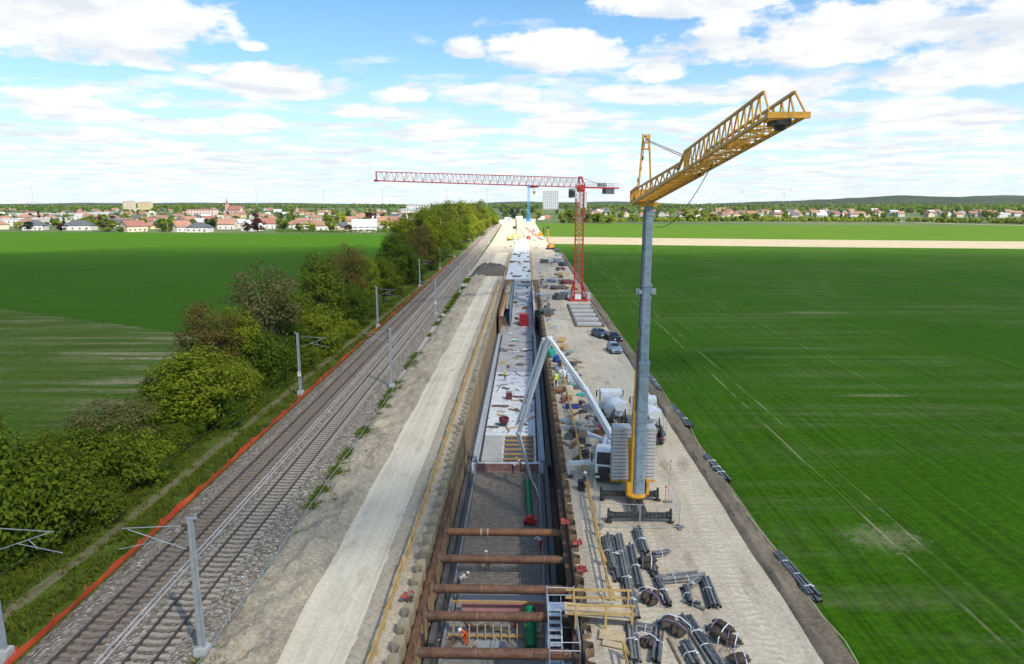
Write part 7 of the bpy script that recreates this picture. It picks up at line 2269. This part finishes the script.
for px, p, leaf, key, q in ti:
    L = sorted(td[key]); lab = key
    if len(L) == 2: lab += ' (left)' if px == L[0] else ' (right)'
    elif len(L) == 3: lab += ' (leftmost)' if px == L[0] else ' (middle)' if px == L[1] else ' (rightmost)'
    sc = 1 + max(0, p.y - 700) * .00035
    h = r7.uniform(6, 11.5) * sc; rad = h * r7.uniform(.38, .52)
    if leaf == 'pine' and r7.random() < .6: tree('town_tree', lab, 'tree', (p.x, p.y, 0), 'cone', leaf, h * .26, h * 1.15, 'trees in and before the town')
    else: tree('town_tree', lab, 'tree', (p.x, p.y, 0), 'small', leaf, rad, h, 'trees in and before the town')

# clipped hedge at the field edge and low scrub in front of the right town
def clipped(label, p0, p1, h, w, leaf):
    a, c = seat(*p0), seat(*p1); r = random.Random(4); vs, fs = [], []
    L = (c - a).length; d = (c - a) / L; s = Vector((-d.y, d.x, 0))
    for k in range(int(L * 26)):
        p = a + d * r.uniform(0, L) + s * r.uniform(-w, w); p.z = h * r.random() ** .6
        n = Vector((r.uniform(-1, 1), r.uniform(-1, 1), r.uniform(-.2, 1))).normalized(); x = n.cross(Vector((r.uniform(-1, 1), r.uniform(-1, 1), .3))).normalized(); y = n.cross(x); l = r.uniform(.25, .55); o = len(vs)
        vs += [p - x * l, p + y * l * .6, p + x * l, p - y * l * .6]; fs.append((o, o + 1, o + 2, o + 3))
    me = bpy.data.meshes.new('clipped_hedge'); me.from_pydata([tuple(v) for v in vs], [], fs); me.materials.append(LEAF[leaf]); me.update()
    o = bpy.data.objects.new('clipped_hedge', me); C.objects.link(o); tag(o, label, 'hedge')
clipped('dark clipped hedge along the left field edge, left half', (276, 233), (346, 233.3), 2.6, 1.0, 'dark')
clipped('dark clipped hedge along the left field edge, right half', (350, 233.3), (404, 233), 2.6, 1.0, 'dark')

def wood(name, label, pts, h, leaf, n, lw, depth, seed):
    """far wood that reads as one mass"""
    r = random.Random(seed); vs, fs = [], []
    for k in range(n):
        u = r.random() * (len(pts) - 1); i = min(int(u), len(pts) - 2); f = u - i
        px = pts[i][0] + (pts[i + 1][0] - pts[i][0]) * f; py = pts[i][1] + (pts[i + 1][1] - pts[i][1]) * f
        q = at(px, py, 0); dirv_ = Vector((q.x, q.y, 0)).normalized(); q = q + dirv_ * r.uniform(0, depth)
        hh = h * r.uniform(.65, 1.15); cr = hh * .42
        for m in range(16):
            d = Vector((r.gauss(0, 1), r.gauss(0, 1), r.gauss(0, 1))).normalized()
            p = q + Vector((d.x * cr, d.y * cr, hh * .52 + d.z * hh * .46)); nn = (d + Vector((0, 0, .4))).normalized()
            x = nn.cross(Vector((r.uniform(-1, 1), r.uniform(-1, 1), .2))).normalized(); y = nn.cross(x); l = lw * r.uniform(.6, 1.3); o = len(vs)
            vs += [p - x * l, p + y * l * .8, p + x * l, p - y * l * .8]; fs.append((o, o + 1, o + 2, o + 3))
    me = bpy.data.meshes.new(name); me.from_pydata([tuple(v) for v in vs], [], fs); me.materials.append(LEAF[leaf]); me.update()
    o = bpy.data.objects.new(name, me); C.objects.link(o); o['kind'] = 'stuff'; o['label'] = label; o['category'] = 'wood'
wood('far_wood', 'long dark wood behind the left town', [(-60, 211), (0, 211), (130, 211.5), (200, 211.5)], 17, 'dark', 520, 3.2, 260, 1)
wood('far_wood', 'far woods behind the middle of the left town', [(180, 209), (330, 208.5), (500, 208.5)], 17, 'dark', 420, 4.0, 500, 2)
wood('far_wood', 'far woods behind the high rises', [(498, 209), (560, 209), (680, 208.5)], 17, 'dark', 380, 4.0, 500, 3)
wood('far_wood', 'far wood band behind the right town', [(640, 208.5), (800, 208.2), (930, 209), (1060, 210)], 18, 'dark', 620, 4.2, 500, 4)
wood('far_wood', 'dark wood at the foot of the right hill', [(860, 212.5), (950, 213), (1060, 214)], 16, 'dark', 260, 3.0, 160, 5)
wood('field_scrub', 'olive scrub along the far edge of the bright field', [(640, 221.5), (760, 221), (860, 221.5), (1000, 223.5), (1060, 224.5)], 6, 'olive', 420, 1.4, 26, 6)
wood('field_scrub', 'yellow green scrub patches along the far edge of the bright field', [(560, 223), (640, 222), (760, 221.5), (870, 222)], 5.0, 'lime', 130, 1.2, 16, 7)
wood('town_greenery', 'gardens and small trees between the houses of the left town', [(-20, 228), (200, 229), (440, 228)], 6.5, 'olive', 90, 1.5, 230, 11)
wood('town_greenery', 'dark garden trees in the middle of the left town', [(-20, 220), (200, 220), (450, 220)], 8, 'dark', 180, 1.8, 400, 12)
wood('town_greenery', 'dark trees at the back of the left town', [(-20, 214.5), (200, 214.5), (480, 214.5)], 9, 'dark', 260, 2.2, 500, 13)
wood('town_greenery', 'garden trees between the houses of the right town', [(600, 215.5), (800, 215), (1040, 216)], 9, 'dark', 150, 2.2, 500, 14)
wood('town_greenery', 'trees at the back of the right town', [(600, 211), (800, 211), (1040, 212)], 11, 'olive', 300, 3.0, 600, 15)
# country lane on the right, beyond the bright field
a = [at(1045, 226, 0), at(960, 224, 0), at(905, 222, 0), at(872, 220, 0), at(868, 217.5, 0), at(872, 215, 0)]
b = MB(); vs = []
for i, p in enumerate(a):
    q = a[min(i + 1, len(a) - 1)] - a[max(i - 1, 0)]; s_ = Vector((-q.y, q.x, 0)).normalized() * 5; vs += [p + s_ + Vector((0, 0, .06)), p - s_ + Vector((0, 0, .06))]
b.add(vs, [(2 * i, 2 * i + 1, 2 * i + 3, 2 * i + 2) for i in range(len(a) - 1)])
struct('country_lane', b, m_strip)
# far masts on the skyline
for k, (px, h, lab) in enumerate([(34, 62, 'thin tall mast on the skyline at the far left'), (257, 58, 'thin mast on the skyline right of the church'), (324, 55, 'thin mast on the skyline in the middle of the left town'), (383, 60, 'thin mast on the skyline above the large white house'), (447, 56, 'thin mast on the skyline over the railway hedge'), (487, 60, 'thin mast on the skyline near the far end of the hedge')]):
    p = at(px, 208.0, 0); b = MB()
    t = thing('skyline_mast', lab, 'mast', (p.x, p.y, 0)); k_ = p.y / 2300
    b.tube((0, 0, 0), (0, 0, h * k_), 1.3 * k_, 6, .5 * k_); b.build('pole', m_zinc, t)
    b = MB(); b.box((0, 0, h * k_), (6 * k_, 1.5 * k_, 2.4 * k_)); b.build('head', m_zinc, t)
for k, px in enumerate([697, 713, 742, 783, 789]):
    p = at(px, 206.2, 0); f = p.y / 3300
    t = thing('wind_turbine', ['pale wind turbine on the skyline right of the grey mast, leftmost of five', 'second pale wind turbine from the left on the right skyline', 'pale wind turbine in the middle of the right skyline', 'fourth pale wind turbine from the left on the right skyline', 'pale wind turbine nearest the wooded hill, rightmost of five'][k], 'wind turbine', (p.x, p.y, 0), .3 * k)
    b = MB(); b.tube((0, 0, 0), (0, 0, 62 * f), 1.6 * f, 8, .9 * f); b.build('tower', m_white, t)
    b = MB(); b.box((0, -1, 62.6 * f), (2.2 * f, 6 * f, 2.2 * f)); b.build('nacelle', m_white, t)
    for q in range(3):
        b = MB(); an = q * 2 * PI / 3 + k; b.bar((0, -4 * f, 62.6 * f), (26 * f * math.cos(an), -4 * f, 62.6 * f + 26 * f * math.sin(an)), 1.3 * f, .4 * f); b.build('blade', m_white, t)

# ------------------------------------------------------------------ view
sc = scene
sc.view_settings.view_transform = 'Standard'
sc.view_settings.look = 'None'
sc.view_settings.exposure = EXPOSURE
sc.view_settings.gamma = 1.0
sc.view_settings.use_curve_mapping = False
sc.render.engine = 'CYCLES'
sc.cycles.use_denoising = True
sc.cycles.max_bounces = 6
sc.cycles.transparent_max_bounces = 12
sc.cycles.volume_bounces = 0
sc.render.resolution_x = 1024; sc.render.resolution_y = 664
